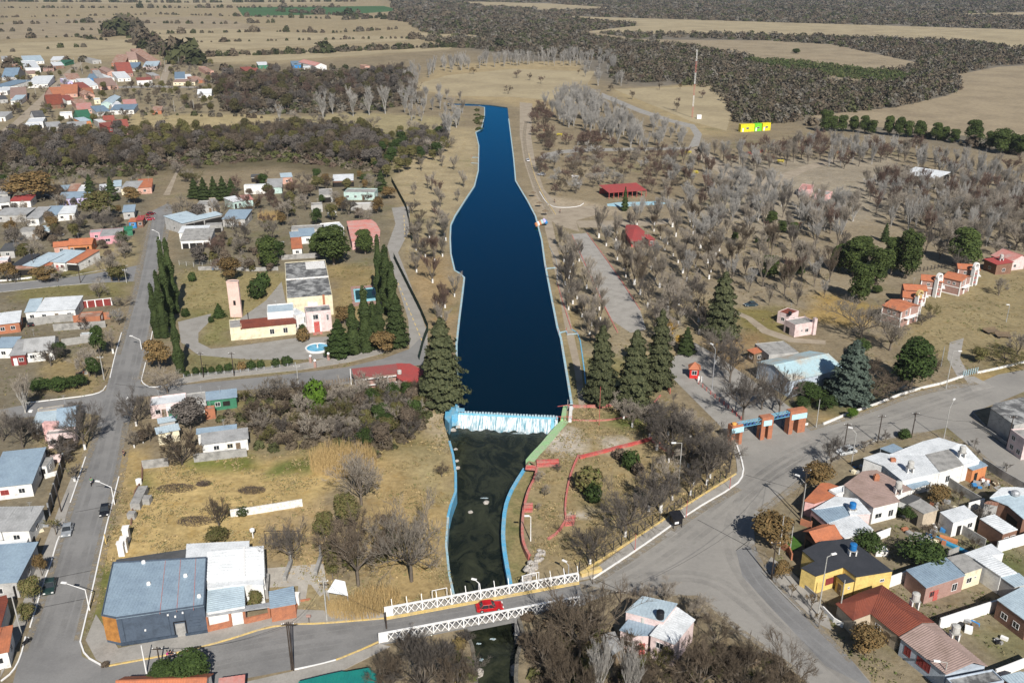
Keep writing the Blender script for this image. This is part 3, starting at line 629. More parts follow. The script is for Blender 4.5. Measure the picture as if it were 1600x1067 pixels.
pave('pavement',[(1195,885),(1205,870),(1240,900),(1290,950),(1300,985),(1280,975),(1225,922)],h=.1)
def kerb(pts,m='white',w=.22,h=.17,name='kerb',sm=1):
 return ribbon(name,line(pts),w,-.05,h,M[m],kind='structure',sm=sm)
kerb([(125.5,1003),(145,920),(163,836),(176,785),(186,745)])
kerb([(125.5,1003),(133,1025),(160,1040)])
kerb([(221,594),(232,550),(240,510)]);kerb([(221,594),(224,600),(236,606),(262,602)])
kerb([(166,603),(160,612),(140,618),(90,624),(40,630)])
kerb([(172,590),(180,555),(190,520)]);kerb([(134,714),(117,765),(110,785)]);kerb([(93,838),(88,850),(80,880),(70,905),(47,980)])
kerb([(2,1064),(20,1050),(32,1028),(40,995)])
kerb([(925,905),(1000,856),(1080,799),(1150,759),(1163,740),(1158,715),(1150,693)],w=.3)
kerb([(905,897),(1000,837),(1075,788),(1150,741)],'yellow',.3,.3)
kerb([(167,1041),(280,1020),(355,1000),(417,980),(460,975),(505,974),(600,966)],'yellow')
kerb([(591,1003),(560,1017),(525,1031)],'yellow');kerb([(525,1031),(500,1038),(460,1046)])
kerb([(1190,893),(1215,920),(1250,955)],'concrete');kerb([(1280,725),(1330,700),(1370,688)],'concrete')
kerb([(1520,645),(1545,672),(1640,733)],'concrete')
kerb([(0,444),(80,437),(200,415)],'concrete');kerb([(0,457),(80,448),(157,442)],'concrete')
kerb([(855,318),(865,324),(885,325),(905,323),(912,318)],'white',.35);kerb([(843,300),(850,312),(857,320)],'white',.3)
kerb([(893,366),(940,470),(965,520)],'pinkred',.3,.2,'walkway_kerb');kerb([(917,364),(965,430),(1000,484)],'pinkred',.3,.2,'walkway_kerb')
kerb([(826,240),(835,275),(848,305),(868,335)],'yellow',.25)
kerb([(870,440),(880,475),(893,515)],'pinkred',.25);kerb([(870,445),(872,412),(858,385)],'concrete',.3)
kerb([(893,515),(905,522),(912,570),(915,600)],'blue_paint',.3)
# yellow dashes on the lakeside lane
for(x0,y0,x1,y1,n_)in[(631,335,633,375,6),(621,440,660,534,12)]:
 for i in range(n_):
  t=(i+.2)/n_;t2=(i+.75)/n_
  ribbon('lane_dash',[P(x0+(x1-x0)*t,y0+(y1-y0)*t),P(x0+(x1-x0)*t2,y0+(y1-y0)*t2)],.3,.0,.03,M['yellow'],kind='structure')
def wearmat(name,col,f0,f1,sc,mx_=.6):
 m=bpy.data.materials.new(name);m.use_nodes=True;nt=m.node_tree;N=nt.nodes;L=nt.links;b=N['Principled BSDF'];b.inputs['Base Color'].default_value=(*col,1);b.inputs['Roughness'].default_value=.95
 tc=N.new('ShaderNodeTexCoord');n=N.new('ShaderNodeTexNoise');n.inputs['Scale'].default_value=sc;n.inputs['Detail'].default_value=6;n.inputs['Roughness'].default_value=.7;L.new(tc.outputs['Object'],n.inputs['Vector'])
 mr=N.new('ShaderNodeMapRange');mr.inputs['From Min'].default_value=f0;mr.inputs['From Max'].default_value=f1;mr.inputs['To Max'].default_value=mx_;L.new(n.outputs[0],mr.inputs['Value']);L.new(mr.outputs[0],b.inputs['Alpha']);M[name]=m
wearmat('tyre_wear',(.13,.128,.125),.40,.8,.16,.30);wearmat('road_dust',(.30,.25,.175),.40,.62,.9,.85);wearmat('tar_seam',(.05,.05,.05),.3,.5,1.5,.8)
def wear(pts,w,m='tyre_wear',z=.045,off=0):
 p=smooth_line(line(pts),2);L_=[]
 b=Vector((p[0].x,p[0].y,0));V=[];F=[]
 for i,q in enumerate(p):
  d=(p[min(i+1,len(p)-1)]-p[max(i-1,0)]);nn=Vector((-d.y,d.x,0)).normalized();V+=[tuple(q-b+nn*(off+w/2)+Vector((0,0,z))),tuple(q-b+nn*(off-w/2)+Vector((0,0,z)))]
 for i in range(len(p)-1):F.append((2*i,2*i+1,2*i+3,2*i+2))
 tag(link(m,MB().add(V,F).mesh(m,M[m]),None,None,b),kind='structure')
for o_ in(-2.6,-1.3,1.2,2.7):wear([(75,1010),(105,920),(128,838),(150,770),(170,690),(190,610),(215,500),(232,430),(245,370),(250,335)],1.0,off=o_)
for o_ in(-2.2,-1.0,1.0,2.2):wear([(230,1055),(330,1030),(440,1008),(600,985),(760,960),(900,930),(1000,890),(1120,800),(1180,750),(1260,700),(1400,650),(1540,605)],1.0,off=o_,z=.068)
for o_ in(-1.6,0,1.7):wear([(1340,1060),(1240,980),(1165,900),(1145,840),(1165,780),(1220,725),(1330,680)],1.3,off=o_)
for o_ in(-1,1):wear([(900,925),(1020,900),(1110,900),(1180,950),(1290,1050)],1.2,off=o_,z=.055)
for q in([(1090,812),(1200,870),(1255,905)],[(1165,742),(1245,765)],[(930,905),(1010,940)],[(1150,860),(1178,838),(1182,860)],[(150,760),(172,758)],[(75,905),(150,890)],[(60,950),(135,935)],[(180,600),(225,606)],[(118,800),(172,790)]):wear(q,.14,'tar_seam',.05)
for q in([(127,1000),(146,920),(164,836),(178,780),(190,730),(200,660)],[(223,592),(236,530),(243,490),(250,420),(262,350)],[(92,838),(116,765),(136,712),(152,668)],[(30,1020),(48,978),(72,905),(92,838)],[(182,555),(198,499),(212,450),(226,380),(236,330)],[(925,908),(1000,860),(1080,803),(1152,762)],[(1262,670),(1340,648),(1430,614),(1525,598)],[(1180,850),(1197,886),(1225,922),(1280,975),(1335,1032)],[(1188,800),(1250,758),(1300,720),(1370,688)],[(893,915),(960,930),(1000,934),(1090,934),(1150,985),(1240,1050)],[(1370,692),(1480,670),(1600,770)],[(1520,648),(1545,674),(1640,736)],[(822,190),(818,215),(824,255),(840,298),(860,335)]):wear(q,2.2,'road_dust',.052)
# far fields
for pts,m,z in[([(370,12),(600,10),(628,17),(560,22),(380,26)],'crop',.1),([(-200,56),(60,30),(330,26),(420,45),(0,62)],'straw2',.05),([(-60,70),(200,62),(240,85),(-60,92)],'straw',.06),([(225,48),(340,45),(690,62),(320,80),(250,75)],'straw',.06),([(300,82),(560,76),(720,68),(700,78),(420,96),(330,98)],'straw',.07),([(640,52),(720,50),(760,60),(760,68),(690,68)],'straw',.08),([(830,24),(1100,32),(1300,38),(1700,50),(1700,90),(1500,66),(1200,56),(900,52),(1000,40)],'straw',.08),([(850,38),(1000,62),(1200,64),(1300,70),(1440,100),(1400,112),(1300,108),(1200,96),(1080,74),(950,62)],'straw2',.09),([(1260,182),(1400,168),(1480,150),(1500,140),(1490,118),(1560,105),(1750,95),(1750,235),(1480,210),(1330,195)],'straw2',.05),([(1270,115),(1350,118),(1400,132),(1300,132)],'straw2',.05),([(700,2),(860,6),(980,14),(900,18),(760,12)],'straw',.12),([(1480,22),(1700,18),(1700,28),(1520,26)],'straw',.1),([(50,0),(300,-4),(500,-2),(540,6),(300,8),(60,6)],'straw',.15),([(640,135),(700,118),(800,108),(930,112),(900,160),(800,152),(700,150)],'straw',.03),([(960,140),(1110,135),(1145,170),(1135,205),(1080,190)],'straw',.03)]:
 sheet('field',line(pts),z,M[m])
 # rubble heaps and other marks on the dry lot
def heap(zm,x,y,w,d,h,lab,m='brushheap'):
 if 'brushheap' not in M:M['brushheap']=mat('dead_brush',(0.10,0.075,0.058),.95,.3,1.0,(0.05,0.038,0.03),6)
 p=Q(zm,x,y);V=[];F=[]
 for i in range(1300):
  a=random.random()*6.28;r=math.sqrt(random.random());hx=r*w/2*math.cos(a);hy=r*d/2*math.sin(a)
  z=h*(1-r*r)*random.random();l=random.uniform(.2,.6);b=random.random()*6.28
  dx,dy,dz=math.cos(b)*l,math.sin(b)*l,random.uniform(-.1,.35)
  n0=len(V);V+=[(hx,hy,z),(hx+.06,hy+.05,z),(hx+dx,hy+dy,z+dz)];F.append((n0,n0+1,n0+2))
 tag(link('brush_pile',npmesh('brush_pile',V,F,M[m]),None,None,p),lab,'brush pile','heaps of dead brush on the dry lot')
for a in[('a8',310,670,8,3.5,.7),('a8',795,682,5.5,3,.4),('a8',430,880,7,3.5,.6),('a8',485,640,3,2,.3)]:
 heap(*a,['long dark heap of dead brush nearest the left edge of the dry lot','round dark heap of dead brush in the middle of the dry lot','dark heap of dead brush nearest the blue-roofed building','smallest faint heap of brush on the dry lot'][[310,795,430,485].index(a[1])])
 # ---------------------------------------------------------------- buildings
def win_mesh(w,h):
 k=('win',round(w,2),round(h,2))
 if k not in CACHE:
  t=.07
  f=MB().box(-w/2,w/2,-.05,.04,0,t).box(-w/2,w/2,-.05,.04,h-t,h).box(-w/2,-w/2+t,-.05,.04,t,h-t).box(w/2-t,w/2,-.05,.04,t,h-t).box(-.025,.025,-.045,.03,t,h-t)
  g=MB().box(-w/2+t,w/2-t,-.02,.035,t,h-t)
  CACHE[k]=(f,g)
 return CACHE[k]
CACHE={};MESHC={}
def window(parent,loc,rz,w=1.2,h=1.1,frame='white',glass='glass',name='window'):
 k=(round(w,2),round(h,2),frame,glass)
 if k not in MESHC:
  f,g=win_mesh(w,h)
  MESHC[k]=(f.mesh('window',M.get(frame)or W[frame]),g.mesh('pane',M.get(glass)or W[glass]))
 a,b=MESHC[k]
 o=link(name,a,None,parent,loc,rz);link('pane',b,None,o)
 return o
def door(parent,loc,rz,w=.95,h=2.05,m='wood'):
 k=('door',w,h,m)
 if k not in MESHC:
  MESHC[k]=(MB().box(-w/2,w/2,-.06,.05,0,h).mesh('door',M.get(m)or W[m]),MB().box(w/2-.2,w/2-.12,-.12,-.06,h*.45,h*.52).mesh('handle',M['grey_steel']))
 o=link('door',MESHC[k][0],None,parent,loc,rz);link('handle',MESHC[k][1],None,o);return o
def sheet_roof(name,quad,mt,parent,pitch=.45,amp=.045,th=.07):
 """corrugated sheet on the quad a,b (eave) c,d (ridge side): ribs run from eave to ridge"""
 a,b,c,d=[Vector(q)for q in quad]
 L_=max((b-a).length,(c-d).length)
 n=max(2,min(160,int(L_/pitch)*2))
 nn=(b-a).cross(d-a).normalized()
 if nn.z<0:nn=-nn
 V=[];F=[]
 for i in range(n+1):
  t=i/n;o=nn*(amp if i%2 else 0)
  e=a.lerp(b,t);r=d.lerp(c,t)
  V+=[e+o,r+o,r+o*.0-nn*th,e+o*.0-nn*th]
 for i in range(n):
  p=4*i;q=p+4
  F+=[(p,q,q+1,p+1),(p+1,q+1,q+2,p+2),(p+2,q+2,q+3,p+3),(p+3,q+3,q,p)]
 F+=[(0,1,2,3),(4*n+3,4*n+2,4*n+1,4*n)]
 m=MB().add(V,F)
 o=m.obj(name,mt,parent)
 return o
def tri_roof(name,pts,mt,parent,th=.1):
 pts=[Vector(p)for p in pts]
 n=(pts[1]-pts[0]).cross(pts[2]-pts[0]).normalized()
 if n.z<0:pts=pts[::-1];n=-n
 k=len(pts)
 V=pts+[p-Vector((0,0,th))for p in pts]
 F=[tuple(range(k)),tuple(range(k,2*k))[::-1]]+[(i,i+k,(i+1)%k+k,(i+1)%k)for i in range(k)]
 return MB().add(V,F).obj(name,mt,parent)
CORR={'blue':.5,'white':.5,'lblue':.5,'grey':.5,'orange':.36,'maroon':.36,'red':.4,'fadedred':.5,'rust':.4,'rustblue':.5,'green':.4,'turq':.5,'brown':.36,'pinkbrown':.36}
def house(label,zm,A,B,C,h=3.0,roof='mono',rm='grey',wm='white',rise=None,over=.3,front=None,right=None,left=None,chimney=False,far=False,cat='house',name='house',group=None,wall=True,wfr='white',par=.3,corr=None):
 a,b,c=(Q(zm,x,y,h)for x,y in(A,B,C))
 u=(b-a);w=u.length;u.normalize()
 v=Vector((-u.y,u.x,0));d=max(1.5,(c-b).dot(v))
 # front keeps to a-b; origin on the ground at the left front corner
 base=Vector((a.x,a.y,0));rz=math.atan2(u.y,u.x)
 t=thing(name,label,cat,base,rz,group)
 wmat=W[wm];rmat=R[rm]
 if rise is None:rise={'flat':0,'mono':.06*d+.15,'monor':.06*d+.15,'gable':.2*d,'gabley':.2*w,'hip':.2*min(w,d)}[roof]
 cp=CORR.get(rm)
 if corr:cp=corr
 if far and cp:cp=1.2
 m=MB()
 o=over
 if roof=='flat':
  if wall:m.box(0,w,0,d,0,h)
  if wall:m.obj('wall',wmat,t)
  MB().box(.02,w-.02,.02,d-.02,h+.003,h+.06).obj('roof',rmat,t)
  if par and wall:
   k=.14
   MB().box(0,w,0,k,h,h+par).box(0,w,d-k,d,h,h+par).box(0,k,k,d-k,h,h+par).box(w-k,w,k,d-k,h,h+par).obj('parapet',wmat,t)
 elif roof in('mono',):
  if wall:
   m.add([(0,0,0),(w,0,0),(w,d,0),(0,d,0),(0,0,h),(w,0,h),(w,d,h+rise),(0,d,h+rise)],[(3,2,1,0),(4,5,6,7),(0,1,5,4),(1,2,6,5),(2,3,7,6),(3,0,4,7)]).obj('wall',wmat,t)
  s=rise/d;z=.08
  q=[(-o,-o,h-o*s+z),(w+o,-o,h-o*s+z),(w+o,d+o,h+rise+o*s+z),(-o,d+o,h+rise+o*s+z)]
  (sheet_roof('roof',q,rmat,t,cp)if cp else tri_roof('roof',q,rmat,t))
 elif roof=='monor':
  m.add([(0,0,0),(w,0,0),(w,d,0),(0,d,0),(0,0,h),(w,0,h+rise),(w,d,h+rise),(0,d,h)],[(3,2,1,0),(4,5,6,7),(0,1,5,4),(1,2,6,5),(2,3,7,6),(3,0,4,7)]).obj('wall',wmat,t)
  q=[(-o,d+o,h+.08),(-o,-o,h+.08),(w+o,-o,h+rise+.08),(w+o,d+o,h+rise+.08)]
  (sheet_roof('roof',q,rmat,t,cp)if cp else tri_roof('roof',q,rmat,t))
 elif roof=='gable':
  if wall:
   m.add([(0,0,0),(w,0,0),(w,d,0),(0,d,0),(0,0,h),(w,0,h),(w,d,h),(0,d,h),(0,d/2,h+rise),(w,d/2,h+rise)],[(3,2,1,0),(0,1,5,4),(2,3,7,6),(1,2,6,9,5),(3,0,4,8,7),(4,5,9,8),(6,7,8,9)]).obj('wall',wmat,t)
  s=rise/(d/2);z=.08
  for q in([(-o,-o,h-o*s+z),(w+o,-o,h-o*s+z),(w+o,d/2,h+rise+z),(-o,d/2,h+rise+z)],[(w+o,d+o,h-o*s+z),(-o,d+o,h-o*s+z),(-o,d/2,h+rise+z),(w+o,d/2,h+rise+z)]):
   (sheet_roof('roof',q,rmat,t,cp)if cp else tri_roof('roof',q,rmat,t))
  MB().box(-o,w+o,d/2-.12,d/2+.12,h+rise+z,h+rise+z+.1).obj('ridge_cap',rmat,t)
 elif roof=='gabley':
  if wall:
   m.add([(0,0,0),(w,0,0),(w,d,0),(0,d,0),(0,0,h),(w,0,h),(w,d,h),(0,d,h),(w/2,0,h+rise),(w/2,d,h+rise)],[(3,2,1,0),(0,1,5,8,4),(1,2,6,5),(2,3,7,9,6),(3,0,4,7),(5,6,9,8),(7,4,8,9)]).obj('wall',wmat,t)
  s=rise/(w/2);z=.08
  for q in([(-o,d+o,h-o*s+z),(-o,-o,h-o*s+z),(w/2,-o,h+rise+z),(w/2,d+o,h+rise+z)],[(w+o,-o,h-o*s+z),(w+o,d+o,h-o*s+z),(w/2,d+o,h+rise+z),(w/2,-o,h+rise+z)]):
   (sheet_roof('roof',q,rmat,t,cp)if cp else tri_roof('roof',q,rmat,t))
  MB().box(w/2-.12,w/2+.12,-o,d+o,h+rise+z,h+rise+z+.1).obj('ridge_cap',rmat,t)
 elif roof=='hip':
  if wall:m.box(0,w,0,d,0,h).obj('wall',wmat,t)
  z=h+.04;e=min(w,d)/2;x0,x1,y0,y1=-o,w+o,-o,d+o
  if w>=d:r0,r1=(e,d/2,h+rise),(w-e,d/2,h+rise)
  else:r0,r1=(w/2,e,h+rise),(w/2,d-e,h+rise)
  c4=[(x0,y0,z),(x1,y0,z),(x1,y1,z),(x0,y1,z)]
  if w>=d:fs=[[c4[0],c4[1],r1,r0],[c4[1],c4[2],r1],[c4[2],c4[3],r0,r1],[c4[3],c4[0],r0]]
  else:fs=[[c4[0],c4[1],r0],[c4[1],c4[2],r1,r0],[c4[2],c4[3],r1],[c4[3],c4[0],r0,r1]]
  for f in fs:tri_roof('roof',f,rmat,t)
 if chimney:
  cx,cy=w*random.uniform(.2,.8),d*random.uniform(.5,.8)
  ch=MB().box(cx-.3,cx+.3,cy-.3,cy+.3,h-.1,h+rise+1.0).obj('chimney',wmat,t)
  MB().box(cx-.38,cx+.38,cy-.38,cy+.38,h+rise+1.0,h+rise+1.12).obj('chimney_cap',M['concrete'],ch)
 if wall:
  def do(spec,L_,fx):
   if spec is None:
    n=max(1,int(L_/3.2));spec=[]
    for i in range(n):
     tt=(i+.5)/n
     spec.append(('d' if(i==n//2 and n>1)else 'w',tt))
   for s_ in spec:
    kind,tt=s_[0],s_[1];kw=dict(s_[2])if len(s_)>2 else{}
    zz=kw.pop('z',1.0)
    loc,r_=fx(tt*L_)
    if kind=='w':window(t,(loc[0],loc[1],zz),r_,**{'frame':wfr,**kw})
    elif kind=='d':door(t,(loc[0],loc[1],0),r_,**kw)
    elif kind=='o':
     ww=kw.get('w',2.4);hh=kw.get('h',2.2)
     MB().box(-ww/2,ww/2,-.03,.05,kw.get('zz',0),kw.get('zz',0)+hh).obj('opening',M['dark'],t,(loc[0],loc[1],0),r_)
  do(front,w,lambda x:((x,-.0),0))
  if right is not False:do(right if right is not None else([('w',.5)]if d>3 else[]),d,lambda x:((w,x),math.pi/2))
  if left is not False:do(left if left is not None else([('w',.5)]if d>3 else[]),d,lambda x:((0,d-x),-math.pi/2))
 if not far and wall and rt2.random()<.4:
  x,y=w*rt2.uniform(.2,.8),d*rt2.uniform(.5,.9);hh=h+rise*.8;MB().tube((x,y,hh),(x,y,hh+2.2),.035,n=4).bar((x-.5,y,hh+2.1),(x+.5,y,hh+2.1),.03,.03).bar((x-.35,y,hh+1.8),(x+.35,y,hh+1.8),.03,.03).obj('aerial',M['grey_steel'],t)
 return t,w,d
rt2=random.Random(12)
def poly(label,zm,pts,h=3.0,rm='grey',wm='white',cat='house',name='house',wall=True,wins=None,par=0,over=0.15,z0=0,wfr='white',posts=False,th=.12):
 """building whose roof outline is surveyed corner by corner (all at height h unless a third value says otherwise)"""
 w3=[Q(zm,p[0],p[1],p[2]if len(p)>2 else h)for p in pts]
 ar=sum(w3[i].x*w3[(i+1)%len(w3)].y-w3[(i+1)%len(w3)].x*w3[i].y for i in range(len(w3)))
 if ar<0:w3=w3[::-1]
 k=min(range(len(w3)),key=lambda i:w3[i].y)
 base=Vector((w3[k].x,w3[k].y,z0));lc=[p-base for p in w3];n=len(lc)
 t=thing(name,label,cat,base)
 tri=tessellate_polygon([[Vector((p.x,p.y,0))for p in lc]])
 tf=[]
 for q in tri:
  a,b,c=(lc[i]for i in q)
  tf.append(tuple(q)if(b.x-a.x)*(c.y-a.y)-(b.y-a.y)*(c.x-a.x)>0 else tuple(q)[::-1])
 if wall:
  V=[(p.x,p.y,0)for p in lc]+[(p.x,p.y,p.z-.03)for p in lc]
  MB().add(V,[(i,(i+1)%n,(i+1)%n+n,i+n)for i in range(n)]+[tuple(j+n for j in f)for f in tf]).obj('wall',W[wm],t)
  # roof slab a little larger than the walls
 g=[]
 for i in range(n):
  p0,p1,p2=lc[i-1],lc[i],lc[(i+1)%n]
  d1=Vector((p1.x-p0.x,p1.y-p0.y)).normalized();d2=Vector((p2.x-p1.x,p2.y-p1.y)).normalized()
  nn=Vector((d1.y+d2.y,-d1.x-d2.x));nn=nn.normalized()if nn.length>.1 else Vector((d1.y,-d1.x))
  g.append(Vector((p1.x+nn.x*over,p1.y+nn.y*over,p1.z)))
 V=[(p.x,p.y,p.z)for p in g]+[(p.x,p.y,p.z+th)for p in g]
 MB().add(V,[(i,(i+1)%n,(i+1)%n+n,i+n)for i in range(n)]+[tuple(j+n for j in f)for f in tf]+[f[::-1]for f in tf]).obj('roof',R[rm],t)
 # ribs along the longest edge direction make the sheeting
 if rm in CORR:
  L_=max(range(n),key=lambda i:(lc[(i+1)%n]-lc[i]).length)
  e=(lc[(L_+1)%n]-lc[L_]);e.z=0;e.normalize();v=Vector((-e.y,e.x,0))
  if RIBDIR.get(label):e,v=v,e
  c0=[p.dot(e)for p in g];m=MB();s=min(c0)+.3;cnt=0
  flat_=all(abs(p.z-g[0].z)<.01 for p in g)
  while s<max(c0)and flat_:
   cr=[]
   for i in range(n):
    p,q=g[i],g[(i+1)%n];a,b=p.dot(e)-s,q.dot(e)-s
    if(a<0)!=(b<0):cr.append(p.lerp(q,a/(a-b)))
   cr.sort(key=lambda r_:r_.dot(v))
   for a,b in zip(cr[::2],cr[1::2]):
    if(b-a).length>.2:m.bar(a+Vector((0,0,th+.02)),b+Vector((0,0,th+.02)),.09,.05);cnt+=1
   s+=.5
  if cnt:tag(m.obj('roof_ribs',R[rm],t),kind='stuff')
 if par:
  m=MB()
  for i in range(n):
   a,b=lc[i],lc[(i+1)%n];m.bar(a+Vector((0,0,par/2+th)),b+Vector((0,0,par/2+th)),.16,par)
  m.obj('parapet',W[wm],t)
 if posts:
  for p in lc:MB().tube((p.x,p.y,0),(p.x,p.y,p.z),.07).obj('post',M['grey_steel'],t)
 if wins:
  for(i,tt,kind,kw)in wins:
   if ar<0:j=(n-2-i)%n;a,b=lc[(j+1)%n],lc[j];tt2=tt
   else:j=i;a,b=lc[j],lc[(j+1)%n];tt2=tt
   p=a.lerp(b,tt2);e=lc[(j+1)%n]-lc[j];r_=math.atan2(e.y,e.x)
   kw=dict(kw);zz=kw.pop('z',1.0)
   if kind=='w':window(t,(p.x,p.y,zz),r_,**{'frame':wfr,**kw})
   elif kind=='d':door(t,(p.x,p.y,0),r_,**kw)
   else:MB().box(-kw['w']/2,kw['w']/2,-.04,.05,kw.get('zz',0),kw.get('zz',0)+kw['h']).obj('opening',M['dark'],t,(p.x,p.y,0),r_)
 return t
RIBDIR={}
def faces(label,zm,fl,rm,wm,outline,h=3.0,cat='house',wins=None):
 """roof built of planes, each corner surveyed with its own height; walls under the eaves outline"""
 base=Q(zm,outline[0][0],outline[0][1],h);base.z=0
 t=thing('house',label,cat,base)
 for i,f in enumerate(fl):
  p=[Q(zm,x,y,z)-base for x,y,z in f]
  if len(p)==4:sheet_roof('roof',p,R[rm],t,CORR.get(rm,.5))
  else:tri_roof('roof',p,R[rm],t)
 oc=Vector((0,0,0))
 lc=[Q(zm,x,y,h)-base for x,y in outline]
 cc=sum(lc,Vector())/len(lc)
 lc=[p+(cc-p).normalized()*.35 for p in lc]
 MB().prism([(p.x,p.y)for p in lc],0,h-.15).obj('wall',W[wm],t)
 if wins:
  n=len(lc)
  for(i,tt,kind,kw)in wins:
   a,b=lc[i],lc[(i+1)%n];p=a.lerp(b,tt);r_=math.atan2(b.y-a.y,b.x-a.x)
   nrm=Vector((math.sin(r_),-math.cos(r_),0))
   kw=dict(kw);zz=kw.pop('z',1.0)
   (window(t,(p.x,p.y,zz),r_,**kw)if kind=='w' else door(t,(p.x,p.y,0),r_,**kw))
 return t
def wall(label,zm,pts,h=1.8,m='concrete',w=.18,cat='wall',name='garden_wall',cap=None):
 p=[Q(zm,x,y)for x,y in pts]
 base=Vector((p[0].x,p[0].y,0))
 o=ribbon_mesh([q-base for q in p],w,0,h).obj(name,M.get(m)or W[m],None,base)
 return tag(o,label,cat)
def tank(label,zm,x,y,z,col='tank_white',r=.62,legs=True,hh=1.15,st=1.1,wm='white'):
 """roof water tank; x,y is where its foot stands on the roof of height z"""
 p=Q(zm,x,y,z);t=thing('water_tank',label,'water tank',p)
 if legs:
  MB().box(-.62,-.42,-.5,.5,0,st).obj('leg',M['whitewash'],t);MB().box(.42,.62,-.5,.5,0,st).obj('leg',M['whitewash'],t)
  MB().box(-.72,.72,-.6,.6,st,st+.1).obj('slab',M['concrete'],t);b=st+.1
 else:b=.05
 MB().lathe([(r*.9,b),(r,b+.1),(r,b+hh),(r*.93,b+hh+.08),(r*.3,b+hh+.2),(.05,b+hh+.22)]).obj('tank',M[col],t,smooth=False)
 return t
Dk=dict
# ======== lower left corner
t=poly('large blue metal roofed hall with slate blue walls and a rusty orange cut corner','a7',[(118,650),(205,668),(755,588),(770,290),(188,322)],5.0,'blue','slate',over=.02,name='hall',cat='building',par=.25)
_b=t.location
# cut corner facing panels, door and signs on the street front
pA,pB,pC=Q('a7',118,650,5)-_b,Q('a7',205,668,5)-_b,Q('a7',755,588,5)-_b
for i in range(4):
 a=pA.lerp(pB,i/4);b=pA.lerp(pB,(i+1)/4);a.z=b.z=0
 e=(b-a).normalized();nn=Vector((e.y,-e.x,0))*.06
 MB().add([a+nn+Vector((0,0,.6)),b+nn-e*.04+Vector((0,0,.6)),b+nn-e*.04+Vector((0,0,5.1)),a+nn+Vector((0,0,5.1)),a+Vector((0,0,.6)),b+Vector((0,0,.6)),b+Vector((0,0,5.1)),a+Vector((0,0,5.1))],[(0,1,2,3),(4,0,3,7),(1,5,6,2),(3,2,6,7),(4,5,1,0)]).obj('corner_panel',M['orange_wood'],t)
e=(pC-pB);e.z=0;Lf=e.length;e.normalize();rz=math.atan2(e.y,e.x)
fo=Vector((pB.x,pB.y,0))
def onfront(x):return fo+e*x
MB().box(0,Lf*.65,-.18,-.002,0,.55).box(Lf*.74,Lf,-.18,-.002,0,.55).obj('plinth',mat('dark_blue_plinth',(.05,.07,.1),.8),t,fo,rz)
for x in(.06,.58,.76):MB().box(Lf*x-.05,Lf*x+.05,-.07,.0,.55,4.9).obj('pilaster',mat('dark_blue_plinth',(.05,.07,.1),.8),t,fo,rz)
dd_=door(t,onfront(Lf*.695),rz,1.4,2.5,'concrete');
MB().box(Lf*.695-.95,Lf*.695-.78,-.1,.02,0,2.8).box(Lf*.695+.78,Lf*.695+.95,-.1,.02,0,2.8).box(Lf*.695-.95,Lf*.695+.95,-.1,.02,2.8,2.95).obj('door_surround',M['black'],t,fo,rz)
for i in range(4):MB().box(Lf*.80,Lf*.93,-.12,-.01,1.6+i*.55,1.75+i*.55).obj('louvre',W['slate'],t,fo,rz)
for x,z in((.3,2.2),(.66,3.9),(.58,4.4),(.75,4.4)):MB().box(Lf*x-.12,Lf*x+.12,-.25,-.01,z,z+.22).obj('lamp',M['white'],t,fo,rz)
for k in range(3):
 a=Q('a7',480+k*105+0,640-k*12,5.0)-_b;bb=Q('a7',515+k*95,305-k*6,5.0)-_b
 MB().bar(a+Vector((0,0,.17)),bb+Vector((0,0,.17)),.07,.04).obj('screw_line',M['pinkred'],t)
for(x,y)in((378,318),(410,452),(640,402),(725,530)):
 q=Q('a7',x,y,5.1)-_b;MB().lathe([(.35,.05),(.3,.45),(.1,.55)],q.x,q.y,8).obj('vent',M['white'],t,(0,0,5.1-0))
t=poly('white ribbed metal roof building between the blue hall and the brick planters','a7',[(775,242),(1125,215),(1132,402),(768,425)],4.2,'white','white')
qa,qb,qc,qd=[Q('a7',x,y,4.36)-t.location for x,y in((768,425),(1132,402),(1125,215),(775,242))]
for i in range(20):
 if i%2:continue
 a,b,c,d=qa.lerp(qd,i/20),qb.lerp(qc,i/20),qb.lerp(qc,(i+1)/20),qa.lerp(qd,(i+1)/20)
 tri_roof('roof_panel',[a,b,c+Vector((0,0,.16)),d+Vector((0,0,.16))],R['white'],t,.03)
MB().bar(qa.lerp(qb,.66)+Vector((0,0,.2)),qd.lerp(qc,.66)+Vector((0,0,.2)),.3,.12).obj('flashing',M['white'],t)
poly('grey white lean-to roof behind the white ribbed roof building','a7',[(650,202),(1035,184),(1035,214),(775,240),(762,286),(640,288)],3.9,'white','white')
poly('dark blue lean-to along the back of the blue hall','a7',[(212,300),(640,236),(636,288),(205,318)],4.0,'dark','slate')
poly('shiny blue metal roofed shopfront beside the dark blue wall','a7',[(780,480),(1002,450),(1008,585),(776,625)],3.4,'lblue','white')
poly('white metal roof strip between the ribbed roof and the shiny shopfront roof','a7',[(768,428),(1118,402),(1125,455),(1005,448),(780,478)],3.8,'white','white')
poly('small blue metal roofed shed next to the brick planters','a7',[(1170,600),(1325,572),(1312,466),(1165,500)],2.8,'blue','brick')
t=thing('canopy','long grey canopy over the brick planters at the pavement edge','canopy',Q('a7',770,650))
_b=t.location
m=MB();q=[Q('a7',x,y,2.9)-_b for x,y in((770,652),(1168,592),(1165,565),(765,622))]
m.prism([(p.x,p.y)for p in q],2.8,3.0).obj('roof_slab',M['grey_steel'],t)
for x,y in((785,745),(928,712),(1015,695),(1168,662)):
 q=Q('a7',x,y)-_b;MB().box(q.x-.18,q.x+.18,q.y-.18,q.y+.18,0,2.8).obj('post',M['brick'],t)
def planter(lab,pts,h):
 wall(lab,'a7',pts,h,'brick',.3,'planter wall','planter')
